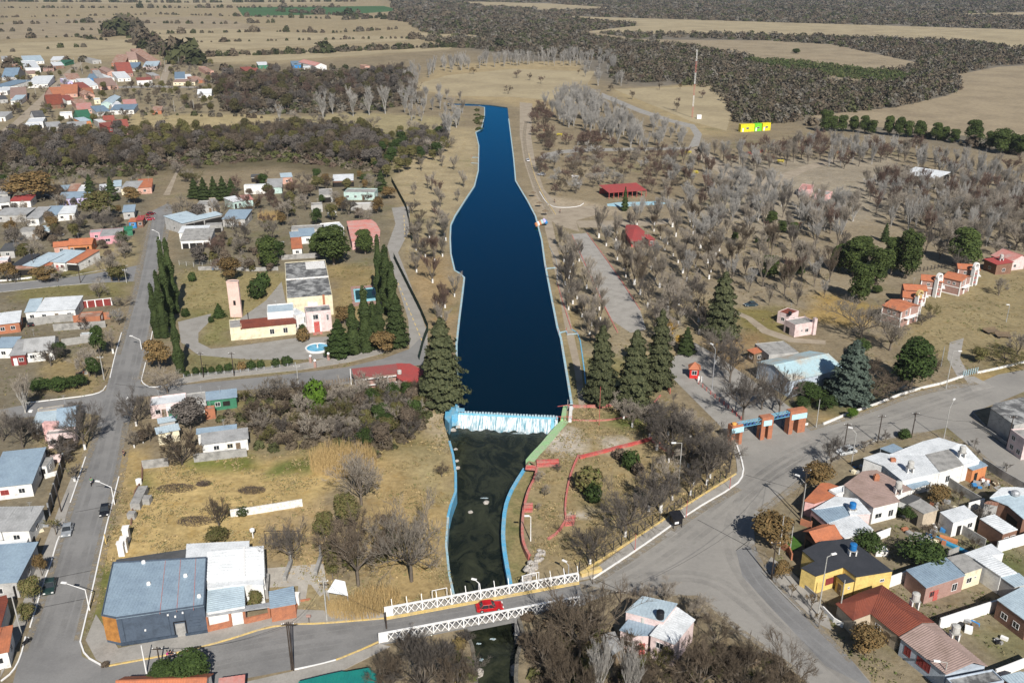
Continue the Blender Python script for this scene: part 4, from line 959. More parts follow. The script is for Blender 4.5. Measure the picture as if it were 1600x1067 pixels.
planter('brick planter wall left of the dark shop entrance',[(780,748),(925,715)],1.1)
planter('brick planter wall right of the dark shop entrance',[(1015,698),(1170,662)],1.1)
wall('weathered concrete wall beside the paved yard behind the canopy','a7',[(1150,540),(1160,430)],1.6,'concrete',.5)
wall('low brick kerb wall round the bare soil by the utility pole','a7',[(1330,640),(1340,560),(1420,548)],.35,'brick',.25)
tag(MB().box(-.5,.5,-.4,.4,0,1.9).box(-.55,.55,-.45,.45,1.9,2.0).obj('meter_cabinet',M['white'],None,Q('a7',1335,570)),'white meter cabinet standing right of the small blue roofed shed','cabinet')
house('house with bright orange tiled roof at the very bottom edge','a7',(190,1190),(742,1170),(742,1014),3.2,'gable','orange','white',rise=1.5)
house('small flat faded red roof at the bottom edge right of the orange tiles','a7',(855,1110),(995,1090),(993,1038),2.6,'mono','fadedred','white')
poly('teal shade cloth awning stretched at the bottom edge of the photo','b2',[(-60,1130),(-60,1060),(150,1010),(265,985),(300,988),(480,955),(640,1130)],2.6,'green','white',wall=False,cat='awning',name='awning',posts=True)
for o in bpy.data.objects['awning'].children:
 if o.name.startswith('roof'):o.data.materials[0]=M['teal']
 # left edge
house('grey blue rusty streaked metal roof house at the left edge above the orange roofs','a6',(-150,400),(110,380),(205,150),3.2,'mono','blue','grey',chimney=False)
house('flat white roofed house above the rusty streaked blue roof on the left edge','a6',(-150,195),(165,160),(243,92),3.4,'flat','white','white')
house('grey metal roofed house between two white ones on the left edge','a5',(12,893),(190,885),(242,752),3.0,'mono','grey','white')
house('grey roof at the left border next to the grey metal roofed house','a5',(-140,892),(4,890),(58,756),3.0,'mono','grey','white')
house('house with a plain blue metal roof and white walls by the black fence','a5',(-80,606),(207,573),(246,374),3.0,'mono','blue','white',front=[('w',.35,Dk(frame='red_paint',glass='maroon',w=1.5)),('w',.75)])
house('small concrete roofed shed between the blue roof house and the black fence','a5',(243,465),(308,462),(338,402),2.5,'flat','concrete','white',par=0,front=[('o',.45,Dk(w=1.3,h=1.9))],cat='shed',name='shed')
poly('brown red tiled roof at the left edge by the utility pole','a6',[(-60,720),(0,692),(48,515),(40,480),(-60,500)],3.0,'maroon','white')
house('bright orange tiled roof jutting in at the left edge','a6',(-90,880),(48,850),(88,702),3.0,'mono','orange','white')
t=wall('tall black metal fence along the left pavement','a5',[(432,452),(333,790)],2.6,'dark_steel',.12,'fence','metal_fence')
for i in range(6):
 a=Q('a5',432-99*i/5,452+338*i/5);
 MB().box(-.12,.12,-.12,.12,0,2.75).obj('post',M['grey_steel'],t,a-t.location)
wall('dark boundary wall of the rusty streaked house facing the pavement','a6',[(248,150),(205,270),(150,420),(110,500)],2.4,'dark',.2)
wall('pink and white yard wall at the top of the black fence','a5',[(345,440),(432,428)],1.8,'palepink',.2)
wall('pale kerb wall of the small garden with lattice blocks','a5',[(300,545),(385,520)],1.0,'whitewash',.2)
# dry lot remnants
for i,(x,y,w_,d_)in enumerate([(846,968,1.0,1.3),(832,1038,1.0,1.2),(812,1064,1.0,.8)]):
 o=MB().box(-w_/2,w_/2,0,d_,0,2.6).box(-w_/2-.1,w_/2+.1,-.1,d_+.1,2.6,2.75).obj('gate_pillar',M['white'],None,Q('a5',x,y),.2)
 tag(o,['topmost white wall slab in the row left of the dry lot','middle white wall slab in the row left of the dry lot','lowest short white wall slab next to the blue hall'][i],'wall slab')
tag(MB().box(-.9,.9,0,6.5,0,1.5).obj('trough',M['concrete'],None,Q('a5',905,755),.12),'long grey concrete trough along the left side of the dry lot','trough')
tag(MB().box(-1,1,0,1.6,0,1.3).obj('concrete_box',M['concrete'],None,Q('a5',965,720)),'small grey concrete box right of the long trough','box')
tag(MB().box(-.7,.7,0,1.2,0,1.3).obj('concrete_box',M['concrete'],None,Q('a5',875,820)),'small concrete box below the long trough on the dry lot edge','box')
tag(MB().lathe([(.6,0),(.6,1.1),(.1,1.3)]).obj('barrel',M['white'],None,Q('a5',928,580)),'white round drum above the long trough','drum')
wall('rubble fence line along the left edge of the dry lot','a5',[(950,440),(948,560),(900,640),(885,760),(875,860)],.5,'brick_brown',.25)
wall('grey concrete block wall at the top left corner of the dry lot','a8',[(95,542),(262,525)],1.9,'concrete',.25)
wall('grey block yard wall in front of the white and pink roofed shack','a8',[(425,500),(765,462)],1.9,'concrete',.3)
wall('whitewashed brick wall crossing the dry lot','a8',[(660,850),(800,832),(960,806),(1120,780)],1.5,'whitewash',.35)
house('shack with grey sheet roof and white and pink wall above the dry lot','a8',(475,386),(765,347),(765,294),2.8,'mono','grey','white',front=[('w',.3),('w',.6,Dk(frame='cream')),('d',.78,Dk(m='wood'))])
house('blue grey annex roof behind the white and pink walled shack','a8',(445,318),(690,290),(688,270),2.9,'mono','blue','white',front=[])
house('small cream walled house with pale blue roof beside the street corner','a8',(190,318),(325,290),(330,262),2.8,'mono','lblue','cream')
house('pale blue roof strip above the cream walled house','a8',(200,250),(300,232),(300,215),2.6,'mono','lblue','grey',front=[])
house('white roofed house with pink wall at the corner of the two streets','a8',(140,148),(372,118),(370,62),3.0,'flat','white','palepink',front=[('w',.2),('d',.36,Dk(m='wood')),('w',.8)])
house('lean-to with white sheet roof and green wall on the pink corner house','a8',(255,168),(345,155),(342,120),2.3,'mono','white','green',front=[])
house('grey flat roof between the white corner house and the green house','a8',(375,125),(500,108),(500,52),2.9,'flat','concrete','grey')
house('dark green walled house with blue and white metal roof','a8',(505,104),(692,82),(692,42),2.9,'mono','blue','green',front=[('w',.35),('o',.65,Dk(w=1.6,h=1.2,zz=.9))])
house('orange brick outhouse below the green house','a8',(492,168),(556,160),(556,145),2.4,'flat','rust','brick',front=[],cat='shed',name='shed')
# street corner houses upper left
house('weathered grey sheet roofed house behind the pink parapet','d7',(285,750),(500,728),(498,662),3.0,'mono','lblue','grey')
house('blue grey metal roof under the big bare street tree','d7',(480,790),(620,770),(622,610),3.2,'gable','blue','grey')
house('pink walled house front under the big bare street tree','d7',(385,862),(622,835),(615,800),3.0,'flat','concrete','palepink',par=.4,front=[('w',.2),('o',.65,Dk(w=3,h=2))])
tag(MB().box(0,3.2,0,1.2,0,4.3).obj('parapet_block',W['pink'],None,Q('d7',380,900)),'tall flat pink gable block beside the pink house front','wall')
house('low tan terrace roof next to the blue scrap at the corner','d7',(315,662),(528,630),(528,602),2.2,'flat','concrete','tan',front=[],par=.1)
house('grey metal roof house at the left edge by the side street','d7',(-60,128),(98,122),(132,52),3.0,'mono','blue','white')
house('gabled maroon fronted house in the upper left yard','d7',(82,190),(205,180),(228,75),2.9,'mono','grey','maroon',front=[('d',.3,Dk(m='white')),('w',.7)])
house('long pale grey roofed house next to the maroon fronted one','d7',(200,165),(440,140),(458,35),2.9,'gable','grey','white')
wall('pale concrete yard wall running along the upper left block','d7',[(520,110),(810,70)],2.0,'concrete',.25)
wall('second pale concrete wall behind the upper left yard wall','a2',[(300,665),(590,645)],2.0,'concrete',.3)
house('white metal roofed shed between the red panelled wall and street','a2',(445,690),(545,684),(548,674),2.0,'flat','lblue','grey',front=[])
house('long white metal roofed house by the red panelled wall','a2',(205,558),(415,545),(435,486),3.0,'mono','white','white')
house('pale blue roofed wing left of the long white metal roof','a2',(140,562),(205,556),(232,498),3.0,'mono','lblue','white')
house('white sheet roofed brick and plaster house at the left edge','a2',(-90,640),(105,616),(150,562),3.0,'mono','white','brick',front=[('w',.5),('w',.8)])
t=wall('wall of dark red panels between white posts facing the street','a2',[(445,540),(623,522)],2.2,'maroon',.15,'wall','panel_wall')
for i in range(5):
 a=Q('a2',445+178*i/4,540-18*i/4);MB().box(-.15,.15,-.15,.15,0,2.3).obj('post',M['white'],t,a-t.location)
ribbon('rail',[Q('a2',445,540)-t.location,Q('a2',623,522)-t.location],.25,2.2,2.35,M['white'],parent=t)
wall('orange brick yard wall below the red panelled wall','a2',[(410,620),(500,610),(612,598)],2.2,'brick',.25)
wall('grey block yard wall below the long white metal roof','a2',[(160,640),(280,622),(415,610)],2.3,'concrete',.25)
house('grey flat roofed outbuilding attached to the orange brick wall','a2',(430,596),(555,588),(560,560),2.4,'flat','rust','brick',front=[])
# block above the cross street
house('orange tiled long roof of the courtyard house','d5',(530,568),(712,560),(695,522),3.0,'gable','orange','orange',front=[('o',.5,Dk(w=4,h=2)),('w',.15)])
house('shorter orange tiled roof left of the courtyard house','d5',(420,582),(528,572),(528,543),2.8,'gable','orange','salmon')
house('black tarred roof shed beside the white metal roof','d5',(95,722),(180,724),(222,652),2.8,'mono','black','grey')
house('white and blue metal roofed house with brown tiled front edge','d5',(182,724),(300,735),(340,640),3.0,'mono','lblue','salmon')
house('brown tiled porch roof along the white and blue roofed house','d5',(90,752),(300,745),(302,733),2.4,'mono','rust','wood',front=[('o',.5,Dk(w=6,h=1.9))])
house('blue grey metal roofed house with white and red framed front','d5',(345,692),(505,702),(545,622),3.1,'mono','lblue','white',front=[('w',.35,Dk(frame='red_paint',w=1.4)),('d',.6,Dk(m='red_paint')),('w',.85,Dk(frame='red_paint'))])
house('small orange tiled lean-to beside the white and red front','d5',(320,728),(396,724),(396,692),2.6,'mono','orange','white')
house('large orange tiled carport roof by the dark yard wall','d5',(512,700),(602,706),(640,616),2.9,'mono','orange','white',front=[('o',.5,Dk(w=5,h=2.2))])
tag(MB().lathe([(2.0,0),(2.0,1.1)],0,0,20).lathe([(1.9,1.1),(1.9,1.12)],0,0,20).obj('paddling_pool',R['turq'],None,Q('d5',665,655)),'round turquoise above ground pool next to the orange carport','pool')
wall('dark garden wall leaning down beside the turquoise pool','d5',[(715,590),(640,740)],2.4,'dark',.3)
wall('low white wall along the pavement of the cross street','d5',[(0,850),(100,842),(250,825)],.6,'whitewash',.2)
house('pink walled house with grey concrete roof near the street','d5',(775,502),(952,488),(972,430),3.0,'flat','grey','hotpink',par=.1,front=[('w',.35,Dk(w=1.8)),('w',.8)])
house('pink annex with grey roof left of the pink walled house','d5',(700,472),(795,464),(880,434),3.0,'flat','grey','hotpink',par=.1)
house('green roofed shed right of the pink house','d5',(968,450),(1032,444),(1030,425),2.4,'mono','green','green',front=[])
house('bright blue walled kiosk under a small orange roof','d5',(1005,386),(1060,384),(1060,362),2.6,'mono','orange','blue')
house('dark red roofed porch next to the blue kiosk','d5',(1065,372),(1112,370),(1112,345),3.0,'mono','red','brickbrown')
house('blue metal roofed house among the autumn trees','d5',(960,310),(1046,304),(1046,264),3.0,'mono','blue','grey')
house('grey concrete roofed house beside the dark car','d5',(125,468),(300,462),(305,423),2.9,'flat','concrete','grey',par=.1)
house('open garage with pale roof right of the grey concrete roof','d5',(300,462),(385,455),(385,424),2.6,'mono','lblue','white',front=[('o',.5,Dk(w=4,h=2.1))])
house('dark metal roofed shed at the left edge above the black tarred roof','d5',(0,612),(108,606),(116,562),2.8,'mono','dark','grey')
house('pinkish flat roofed house at the left edge of the cross street block','d5',(-60,700),(60,690),(92,655),2.8,'flat','white','palepink')
house('low dark grey roofs at the left edge behind the bare trees','d5',(-40,332),(200,330),(260,288),2.9,'mono','grey','grey')
house('white walled house with long grey roof among the bare trees','d5',(205,360),(300,357),(340,288),3.0,'mono','grey','white')
house('pale blue roofed house right of the long grey roof','d5',(335,335),(440,330),(480,275),2.9,'mono','blue','grey')
house('white roofed house beside the twin dark conifers','d5',(445,325),(582,315),(595,270),2.9,'mono','white','white')
house('lilac walled house with blue metal roof','d5',(458,205),(686,192),(672,158),3.1,'mono','blue','lilac',front=[('w',.12,Dk(h=1.4)),('d',.27),('w',.4,Dk(h=1.4)),('d',.55),('w',.7,Dk(h=1.4)),('w',.9,Dk(h=1.4))])
house('white walled house with bright red tiled half roof','d5',(75,224),(235,218),(216,187),2.9,'mono','red','white')
house('grey roofed half of the white house at the left edge','d5',(-60,240),(72,228),(90,196),2.9,'mono','grey','white',front=[('o',.7,Dk(w=3,h=1.6))])
house('dark house with grey roof at the far left edge','d5',(-50,170),(58,162),(74,120),2.9,'mono','grey','grey')
house('dark blue roofed carport with parked cars beneath','d5',(445,134),(524,130),(520,108),2.5,'mono','blue','grey',front=[('o',.5,Dk(w=6,h=2))])
house('rust roofed house behind the lilac house','d5',(530,146),(602,142),(602,100),3.0,'mono','rust','salmon')
house('white parapet house left of the first dark conifer','d5',(605,150),(665,146),(665,100),3.2,'flat','white','white')
house('grey roofed half of the long house with an orange end','d5',(945,125),(1072,121),(1080,80),3.0,'mono','grey','cream')
house('orange tiled end of the long grey roofed house','d5',(1072,119),(1182,112),(1176,64),3.0,'mono','orange','salmon')
house('small pale roofed house left of the long grey and orange roof','d5',(888,110),(944,106),(998,68),2.8,'mono','lblue','grey')
house('pale shed between the two dark conifers','d5',(775,150),(830,146),(830,105),2.6,'mono','white','grey',front=[])
# block right of the street
t,w,d=house('tall open shed with sloping blue metal roof, left half','d6',(100,357),(236,326),(243,270),4.4,'mono','lblue','grey',front=[('o',.55,Dk(w=8,h=3.6))],cat='shed',name='shed')
house('tall open shed with sloping blue metal roof, right half','d6',(238,326),(347,301),(343,282),4.4,'mono','lblue','grey',front=[('o',.5,Dk(w=8,h=3.6))],cat='shed',name='shed')
house('blue metal roofed extension right of the tall open shed','d6',(350,330),(490,329),(490,284),3.2,'mono','blue','grey')
house('row of dark garage bays under a worn concrete roof','d6',(88,464),(272,456),(250,402),3.2,'mono','concrete','white',front=[('o',.15,Dk(w=2.2,h=2)),('o',.4,Dk(w=2.2,h=2)),('o',.62,Dk(w=2.2,h=2)),('o',.86,Dk(w=2.2,h=2))],cat='garage',name='garage')
house('white roof strip behind the row of dark garage bays','d6',(78,416),(250,410),(246,380),3.4,'mono','white','white',front=[])
house('concrete ledge roof under the tall blue shed','d6',(245,372),(348,366),(344,350),3.0,'flat','concrete','concrete',par=0,front=[('o',.5,Dk(w=5,h=1.8))])
house('grey concrete house behind the tall blue shed','d6',(185,250),(300,246),(300,216),3.0,'flat','concrete','grey')
house('stepped grey concrete stair block behind the blue shed','d6',(298,262),(340,258),(336,196),3.4,'flat','concrete','tan',front=[])
house('big blank white shed facing the camera','d6',(483,122),(618,118),(618,110),4.0,'flat','white','white',front=[],par=.1,cat='shed',name='shed')
house('turquoise walled house with worn grey roof','d6',(628,133),(720,129),(718,90),3.0,'mono','grey','turq',front=[('w',.4,Dk(w=1.8))])
house('pale turquoise house with white roof beside the red tank','d6',(418,224),(482,212),(482,184),3.0,'mono','white','turq',front=[('d',.2,Dk(m='dark')),('w',.6)])
house('pink roofed annex of the pale turquoise house','d6',(483,214),(540,208),(540,184),2.9,'mono','fadedred','turq')
house('small dark roofed shed beyond the bare hedges','d6',(530,68),(582,66),(582,55),2.6,'mono','dark','grey',front=[('o',.5,Dk(w=4,h=2))])
house('salmon walled cube with pale roof beyond the hedges','d6',(718,70),(785,66),(783,48),3.4,'mono','lblue','salmon')
t,w,d=house('house with white rust flecked roof and dark porch by the track','d6',(1042,92),(1166,88),(1152,60),3.0,'mono','white','brickbrown',front=[('o',.5,Dk(w=10,h=2.2))])
house('long grey roofed house with turquoise end wall','d6',(1108,166),(1300,168),(1290,142),3.2,'flat','concrete','turq')
house('grey porch roof with black opening left of the turquoise end','d6',(955,186),(1040,182),(1040,142),3.0,'flat','concrete','grey',front=[('o',.5,Dk(w=4,h=2.2))])
house('low pale block house in front of the grey porch','d6',(905,248),(975,244),(975,228),2.8,'flat','concrete','grey',front=[('o',.3,Dk(w=1.4,h=1.6))])
house('white walled outhouse right of the low pale block house','d6',(1008,276),(1060,272),(1060,260),2.6,'flat','white','white',front=[])
house('white roof edge half hidden behind the dark hedge','d6',(1150,240),(1335,234),(1330,226),2.6,'flat','white','grey',front=[])
house('long worn grey roof behind the orange and blue roofed house','d6',(780,404),(985,394),(985,366),3.0,'flat','concrete','grey')
house('white flat roof left of the long faded red roof','d6',(985,398),(1110,386),(1106,348),3.0,'flat','white','white')
house('house with bright blue metal roof panel beside the green pine','d6',(835,438),(926,432),(926,396),3.0,'mono','blue','white')
house('small blue grey roof above the square orange roof','d6',(782,456),(834,452),(832,418),3.0,'mono','blue','white')
house('square orange roofed porch beside the blue metal roof','d6',(787,516),(846,512),(844,458),2.8,'mono','orange','white')
poly('long faded red metal roofed house beside the lakeside lane','d6',[(1130,345),(1275,333),(1305,355),(1332,402),(1330,436),(1160,470)],3.2,'fadedred','pink',over=.3)
wall('pale yard wall behind the chapel hall','d6',[(720,585),(880,575),(960,570)],1.8,'concrete',.2)
wall('grey rubble garden wall left of the chapel lawn','d6',[(200,650),(330,645),(540,655),(700,650)],1.3,'concrete',.25)
# ======== chapel complex
t,w,d=house('long hall of the chapel with black stained flat roof','a3',(812,490),(1064,470),(1018,274),6.0,'flat','mottled','cream',par=.25,front=[],right=[('w',.2),('w',.5),('w',.8)],cat='chapel',name='chapel_hall')
MB().box(0,w,d*.49,d*.51,6.0,6.35).obj('roof_ridge',M['whitewash'],t)
MB().box(w*.44,w*.66,-1.4,-.05,2.6,4.4).obj('air_unit',M['white'],t);MB().box(w*.78,w*.83,-.4,-.02,0,6.6).obj('chimney',M['brick'],t)
MB().box(w*.5,w*.97,d*.76,d*.98,6.07,6.1).obj('roof_patch',M['whitewash'],t)
house('cream wing of the chapel with maroon tiled roof','a3',(560,652),(860,622),(850,588),3.4,'mono','maroon','cream',front=[('w',.55,Dk(w=1.3,h=1.6,z=.8)),('w',.8,Dk(w=1.3,h=1.6,z=.8))],cat='chapel',name='chapel_wing')
house('flat cream end of the chapel wing beside the tower','a3',(495,655),(560,648),(558,602),3.5,'flat','concrete','cream',front=[],cat='chapel',name='chapel_wing')
house('tall white block above the maroon tiled wing','a3',(702,570),(850,558),(845,514),5.6,'flat','lblue','white',front=[],cat='chapel',name='chapel_block')
house('white stair block between the white box and the pink facade','a3',(862,586),(916,572),(902,532),4.6,'flat','white','white',front=[('w',.85,Dk(w=.5,h=2,z=2))],cat='chapel',name='chapel_block')
t,w,d=house('pink chapel entrance facade with tall red door','a3',(918,568),(1056,554),(1050,522),6.0,'flat','mottled','palepink',front=[('w',.35,Dk(w=1.8,h=1.5,z=3.9)),('w',.85,Dk(w=.7,h=1.8,z=3.3))],cat='chapel',name='chapel_entrance')
MB().box(w*.2,w*.27,-.5,-.01,0,5.4).box(w*.5,w*.57,-.5,-.01,0,5.4).obj('pier',M['whitewash'],t)
door(t,(w*.385,-.08,0),0,2.4,3.2,'red_paint')
MB().box(w*.2,w*.57,-2.0,-.5,0,.25).obj('doorstep',M['pinkred'],t)
tw=Q('a3',528,592);tw.y+=1.5
twr=thing('bell_tower','tall salmon pink chapel tower with rounded top','tower',tw)
m=MB();n=14;rr=1.7;hh=10.8
pts=[(rr*math.cos(math.pi*i/n),.9*math.sin(math.pi*i/n))for i in range(n+1)]+[(-rr,-1.0),(rr,-1.0)]
m.prism(pts,0,hh).obj('wall',mat('pale_salmon_paint',(.72,.52,.45),.85,.08,.5,(.58,.41,.35),4),twr)
MB().prism([(x*.86,y*.86)for x,y in pts],hh+.002,hh+.1).obj('top',M['mottled'],twr)
m=MB()
for i in range(len(pts)):
 a=Vector((*pts[i],hh+.15));b=Vector((*pts[(i+1)%len(pts)],hh+.15));m.bar(a,b,.16,.35)
m.obj('parapet',MATS['pale_salmon_paint'],twr)
MB().box(-.35,.35,-1.08,-1.0,3.8,5.2).obj('louvre',M['dark'],twr)
sf=Q('a3',983,765)
fo_=thing('fountain','round white fountain basin with pale blue water','fountain',sf)
MB().lathe([(3.3,0),(3.35,.5),(2.95,.5),(2.9,.35)],0,0,28).obj('basin',M['white'],fo_)
MB().lathe([(2.88,.38),(2.88,.4)],0,0,28).obj('water',mat('pool_water',(.10,.42,.62),.15,.05),fo_)
MB().lathe([(.25,.3),(.2,1.3),(.45,1.5),(.1,1.6)],0,0,10).obj('spout',M['whitewash'],fo_)
# swimming pool
pl=thing('swimming_pool','rectangular swimming pool with dark green water and pale blue rim','pool',Q('a4',380,520))
_b=pl.location
def pp(zm,pts):return[((Q(zm,x,y)-_b).x,(Q(zm,x,y)-_b).y)for x,y in pts]
MB().prism(pp('a4',[(383,420),(540,408),(560,510),(395,530)]),0,.06).obj('deck',M['brick_pink'],pl)
MB().prism(pp('a4',[(398,436),(520,425),(540,496),(408,507)]),.06,.16).obj('rim',mat('pool_rim',(.30,.60,.68),.6),pl)
MB().prism(pp('a4',[(408,444),(514,433),(530,484),(414,495)]),.16,.18).obj('water',mat('green_pool_water',(.003,.035,.028),.05,.05),pl)
# reception building with the red roofs near the water
t,w,d=house('pavilion with dull red roof above white railings near the big conifer','a4',(408,924),(646,897),(640,860),3.2,'mono','fadedred','brickpink',front=[],cat='pavilion',name='pavilion')
for r_ in t.children:
 if r_.name.startswith('roof'):r_.data.materials[0]=mat('dull_red_sheet',(.27,.075,.07),.75,.12,.5,(.22,.09,.08))
m=MB()
for i in range(5):MB().box(w*i/4-.1,w*i/4+.1,-.9,-.7,0,2.9).obj('post',M['white'],t)
MB().box(0,w,-.88,-.72,1.0,1.2).obj('rail',M['white'],t);MB().box(0,w,-.88,-.72,2.7,2.9).obj('rail',M['white'],t)
poly('fan shaped red roof joined to the pavilion beside the conifer','a4',[(640,848),(712,850),(800,896),(748,950),(700,958),(644,925)],3.0,'red','brickpink',cat='pavilion',name='pavilion',over=.2)
tank('white square tank on the joint of the two red roofs','a4',655,905,3.2,'tank_white',.55,False,.9)
# ======== lower right pink house in the brown trees
poly('pink house with large blue metal roof in the brown trees by the plaza, upper roof','b4',[(975,518),(1105,406),(1362,460),(1258,590)],5.0,'lblue','palepink',over=.2)
poly('corrugated pale metal roofed half of the pink house in the trees','b4',[(1165,700),(1345,765),(1497,582),(1350,478)],4.2,'white','palepink',over=.2,wins=[(0,.4,'w',Dk(z=2.4))])
poly('low blue metal lean-to at the front of the pink house in the trees','b4',[(932,660),(1055,697),(1150,697),(1238,600),(1010,568)],3.6,'blue','palepink',over=.2,wins=[(1,.5,'d',Dk(m='red_paint')),(0,.5,'w',{})])
poly('small grey corrugated lean-to left of the pink house in the trees','b4',[(815,690),(885,675),(950,800),(870,850)],2.4,'grey','wood',over=.1,cat='shed',name='shed')
tank('black plastic tank on the upper blue roof of the pink house','b4',1235,570,5.0,'black',.62,False,1.2)
tank('white plastic tank on the lean-to roof of the pink house','b4',1105,595,3.6,'tank_white',.5,False,.9)
# ======== market hall behind the gate
house('large market hall with patchy pale blue and rusty metal roof','b5',(510,188),(718,306),(975,186),4.5,'gabley','rustblue','paleblue',cat='market hall',name='market_hall',rise=1.6,front=[])
house('flat pale concrete roof with white seams behind the market hall','b5',(490,72),(582,145),(716,86),3.6,'flat','concrete','grey',par=.15)
house('small square orange tiled roof left of the flat concrete roof','b5',(448,112),(486,134),(532,108),2.8,'mono','orange','wood')
house('rust red porch roof on the right end of the market hall','b5',(850,222),(890,250),(958,214),3.2,'mono','rust','wood',front=[('o',.5,Dk(w=3,h=2.4))])
sg=thing('signboard','maroon signboard with white emblem on the market hall front','sign',Q('b5',738,330),.25)
MB().box(0,5.0,-.1,.1,1.6,4.6).obj('board',mat('maroon_board',(.33,.05,.09),.6),sg)
MB().prism([(2.2+.55*math.cos(i*.785)*(1 if i%2 else .7),.8*math.sin(i*.785))for i in range(8)],0,.02).obj('emblem',M['white'],sg,(0,-.12,3.3)).rotation_euler=(math.pi/2,0,0)
for x,ww in((1.0,.9),(2.1,.7),(3.0,.8)):MB().box(x,x+ww,-.13,-.1,2.2,2.6).obj('lettering',M['white'],sg)
poly('lean-to with red roof under the maroon signboard','b5',[(735,320),(800,315),(808,348),(740,360)],2.4,'fadedred','wood',wall=False,posts=True,cat='awning',name='lean_to')
t,w,d=house('pale pink flat roofed house with parapet and chimney by the park road','c2',(612,586),(692,628),(848,604),3.4,'flat','concrete','palepink',front=[('o',.35,Dk(w=1.6,h=2.0))],right=[('w',.6),('w',.35,Dk(w=.7,h=.6,z=1.4))],par=.35)
MB().box(w-.2,w+.7,d-1.0,d,0,5.0).obj('chimney',W['palepink'],t)
house('maroon roofed rear half of the pale pink flat roofed house','c2',(560,522),(645,548),(745,526),3.2,'flat','maroon','palepink',par=.2)
tank('black tank on the pale pink flat roofed house','c2',650,545,3.4,'black',.5,False,.9)
# ======== park buildings
def shelter(label,zm,A,B,C,h,rm,n,post='red_paint',cat='shelter'):
 t,w,d=house(label,zm,A,B,C,h,'mono',rm,'wood',wall=False,over=.3,cat=cat,name='shelter')
 for i in range(n+1):
  for y in(0,d):MB().box(w*i/n-.1,w*i/n+.1,y-.1,y+.1,0,h).obj('post',M[post],t)
 return t,w,d
t,w,d=shelter('long dark red roofed picnic shelter beside the dry wading pool','c4',(612,332),(880,314),(873,270),3.0,'red',8)
MB().box(0,w,d-.3,d-.15,0,2.6).obj('back_wall',M['red_paint'],t)
for i in range(4):MB().box(w*(.15+.22*i)-.8,w*(.15+.22*i)+.8,1.2,1.9,.7,.8).obj('table',M['wood'],t)
kz=Q('c4',800,680)
kk=thing('park_kiosk','dark red kiosk with six sided pyramid roof in the park','kiosk',kz)
kp=[((Q('c4',x,y,3.0)-kz).x,(Q('c4',x,y,3.0)-kz).y)for x,y in[(725,610),(735,562),(815,565),(870,612),(858,678),(770,682)]]
kc=(sum(p[0]for p in kp)/6,sum(p[1]for p in kp)/6)
MB().prism([(kc[0]+(x-kc[0])*.8,kc[1]+(y-kc[1])*.8)for x,y in kp],0,2.9).obj('wall',M['red_paint'],kk)
for i in range(6):tri_roof('roof',[(*kp[i],3.0),(*kp[(i+1)%6],3.0),(*kc,4.2)],R['red'],kk)
MB().box(kc[0]-2,kc[0]+1.5,kc[1]-4.6,kc[1]-4.5,.2,1.2).obj('counter',M['white'],kk)
house('small red shelter right of the six sided kiosk','c4',(900,672),(940,668),(935,640),2.6,'mono','red','maroon',cat='shed',name='shed')
wp=[Q('c4',x,y,.04)for x,y in[(595,412),(680,400),(800,398),(960,392),(1040,408),(960,418),(820,425),(700,432),(600,428)]]
sheet('wading_pool',wp,.05,mat('wading_pool_blue',(.28,.50,.60),.7,.15,.3,(.40,.47,.47),1.5),None,'pale blue wading pool strip in front of the dark red shelter','pool',thick=.1)
t,w,d=shelter('white roofed open stage in the park clearing','c5',(1012,466),(1180,492),(1188,462),5.0,'white',4,'conc_pole')
MB().box(0,w,0,d,0,.9).obj('stage',M['concrete'],t);MB().box(0,w,d-.3,d-.1,.9,4.6).obj('back_wall',M['dark'],t)
MB().box(w-3,w-.2,.2,2.5,.9,4.4).obj('side_wall',W['cream'],t)
house('pink toilet block beside the park clearing','c5',(518,540),(575,545),(595,522),3.2,'flat','fadedred','pink',front=[('d',.5)],par=.2)
house('low pink annex right of the pink toilet block','c5',(595,562),(655,570),(652,552),2.6,'flat','concrete','pink',front=[('d',.3),('d',.7)])
tank('pale tank on the annex of the pink toilet block','c5',615,555,2.6,'tank_white',.6,False)
for i,(x0,x1,m_,lb)in enumerate([(237,302,'yellow_bright','left bright yellow container in the row beyond the park'),(304,338,'lime','lime green container between two yellow ones'),(342,380,'yellow_bright','right bright yellow container in the row beyond the park')]):
 if 'lime' not in M:M['lime']=mat('lime_paint',(.17,.62,.03),.6,.05);M['yellow_bright']=mat('bright_yellow_paint',(.80,.66,.02),.6,.05)
 a=Q('c5',x0,267-i*3);b=Q('c5',x1,264-i*3);w_=(b-a).length
 t=thing('container',lb,'container',a,math.atan2(b.y-a.y,b.x-a.x),'containers in the park')
 MB().box(0,w_,0,3,0,4.6).obj('body',M[m_],t);MB().box(-.05,w_+.05,-.05,3.05,4.6,4.7).obj('roof',M[m_],t)
 window(t,(w_*.5,0,1.6),0,1.8,1.2)
 MB().box(w_*.12,w_*.12+1,-.04,.02,.1,2.3).obj('door',M['white'],t)
tag(MB().box(-1.5,1.5,-1,1,0,2.6).box(-1.6,1.6,-1.1,1.1,2.6,2.75).obj('cabin',M['white'],None,P(1092,186)),'small white equipment cabin at the foot of the tall mast','cabin')
ms=thing('radio_mast','tall thin lattice mast standing on the open field','mast',P(1081.5,184));hm=hgt(1081.5,184,106)
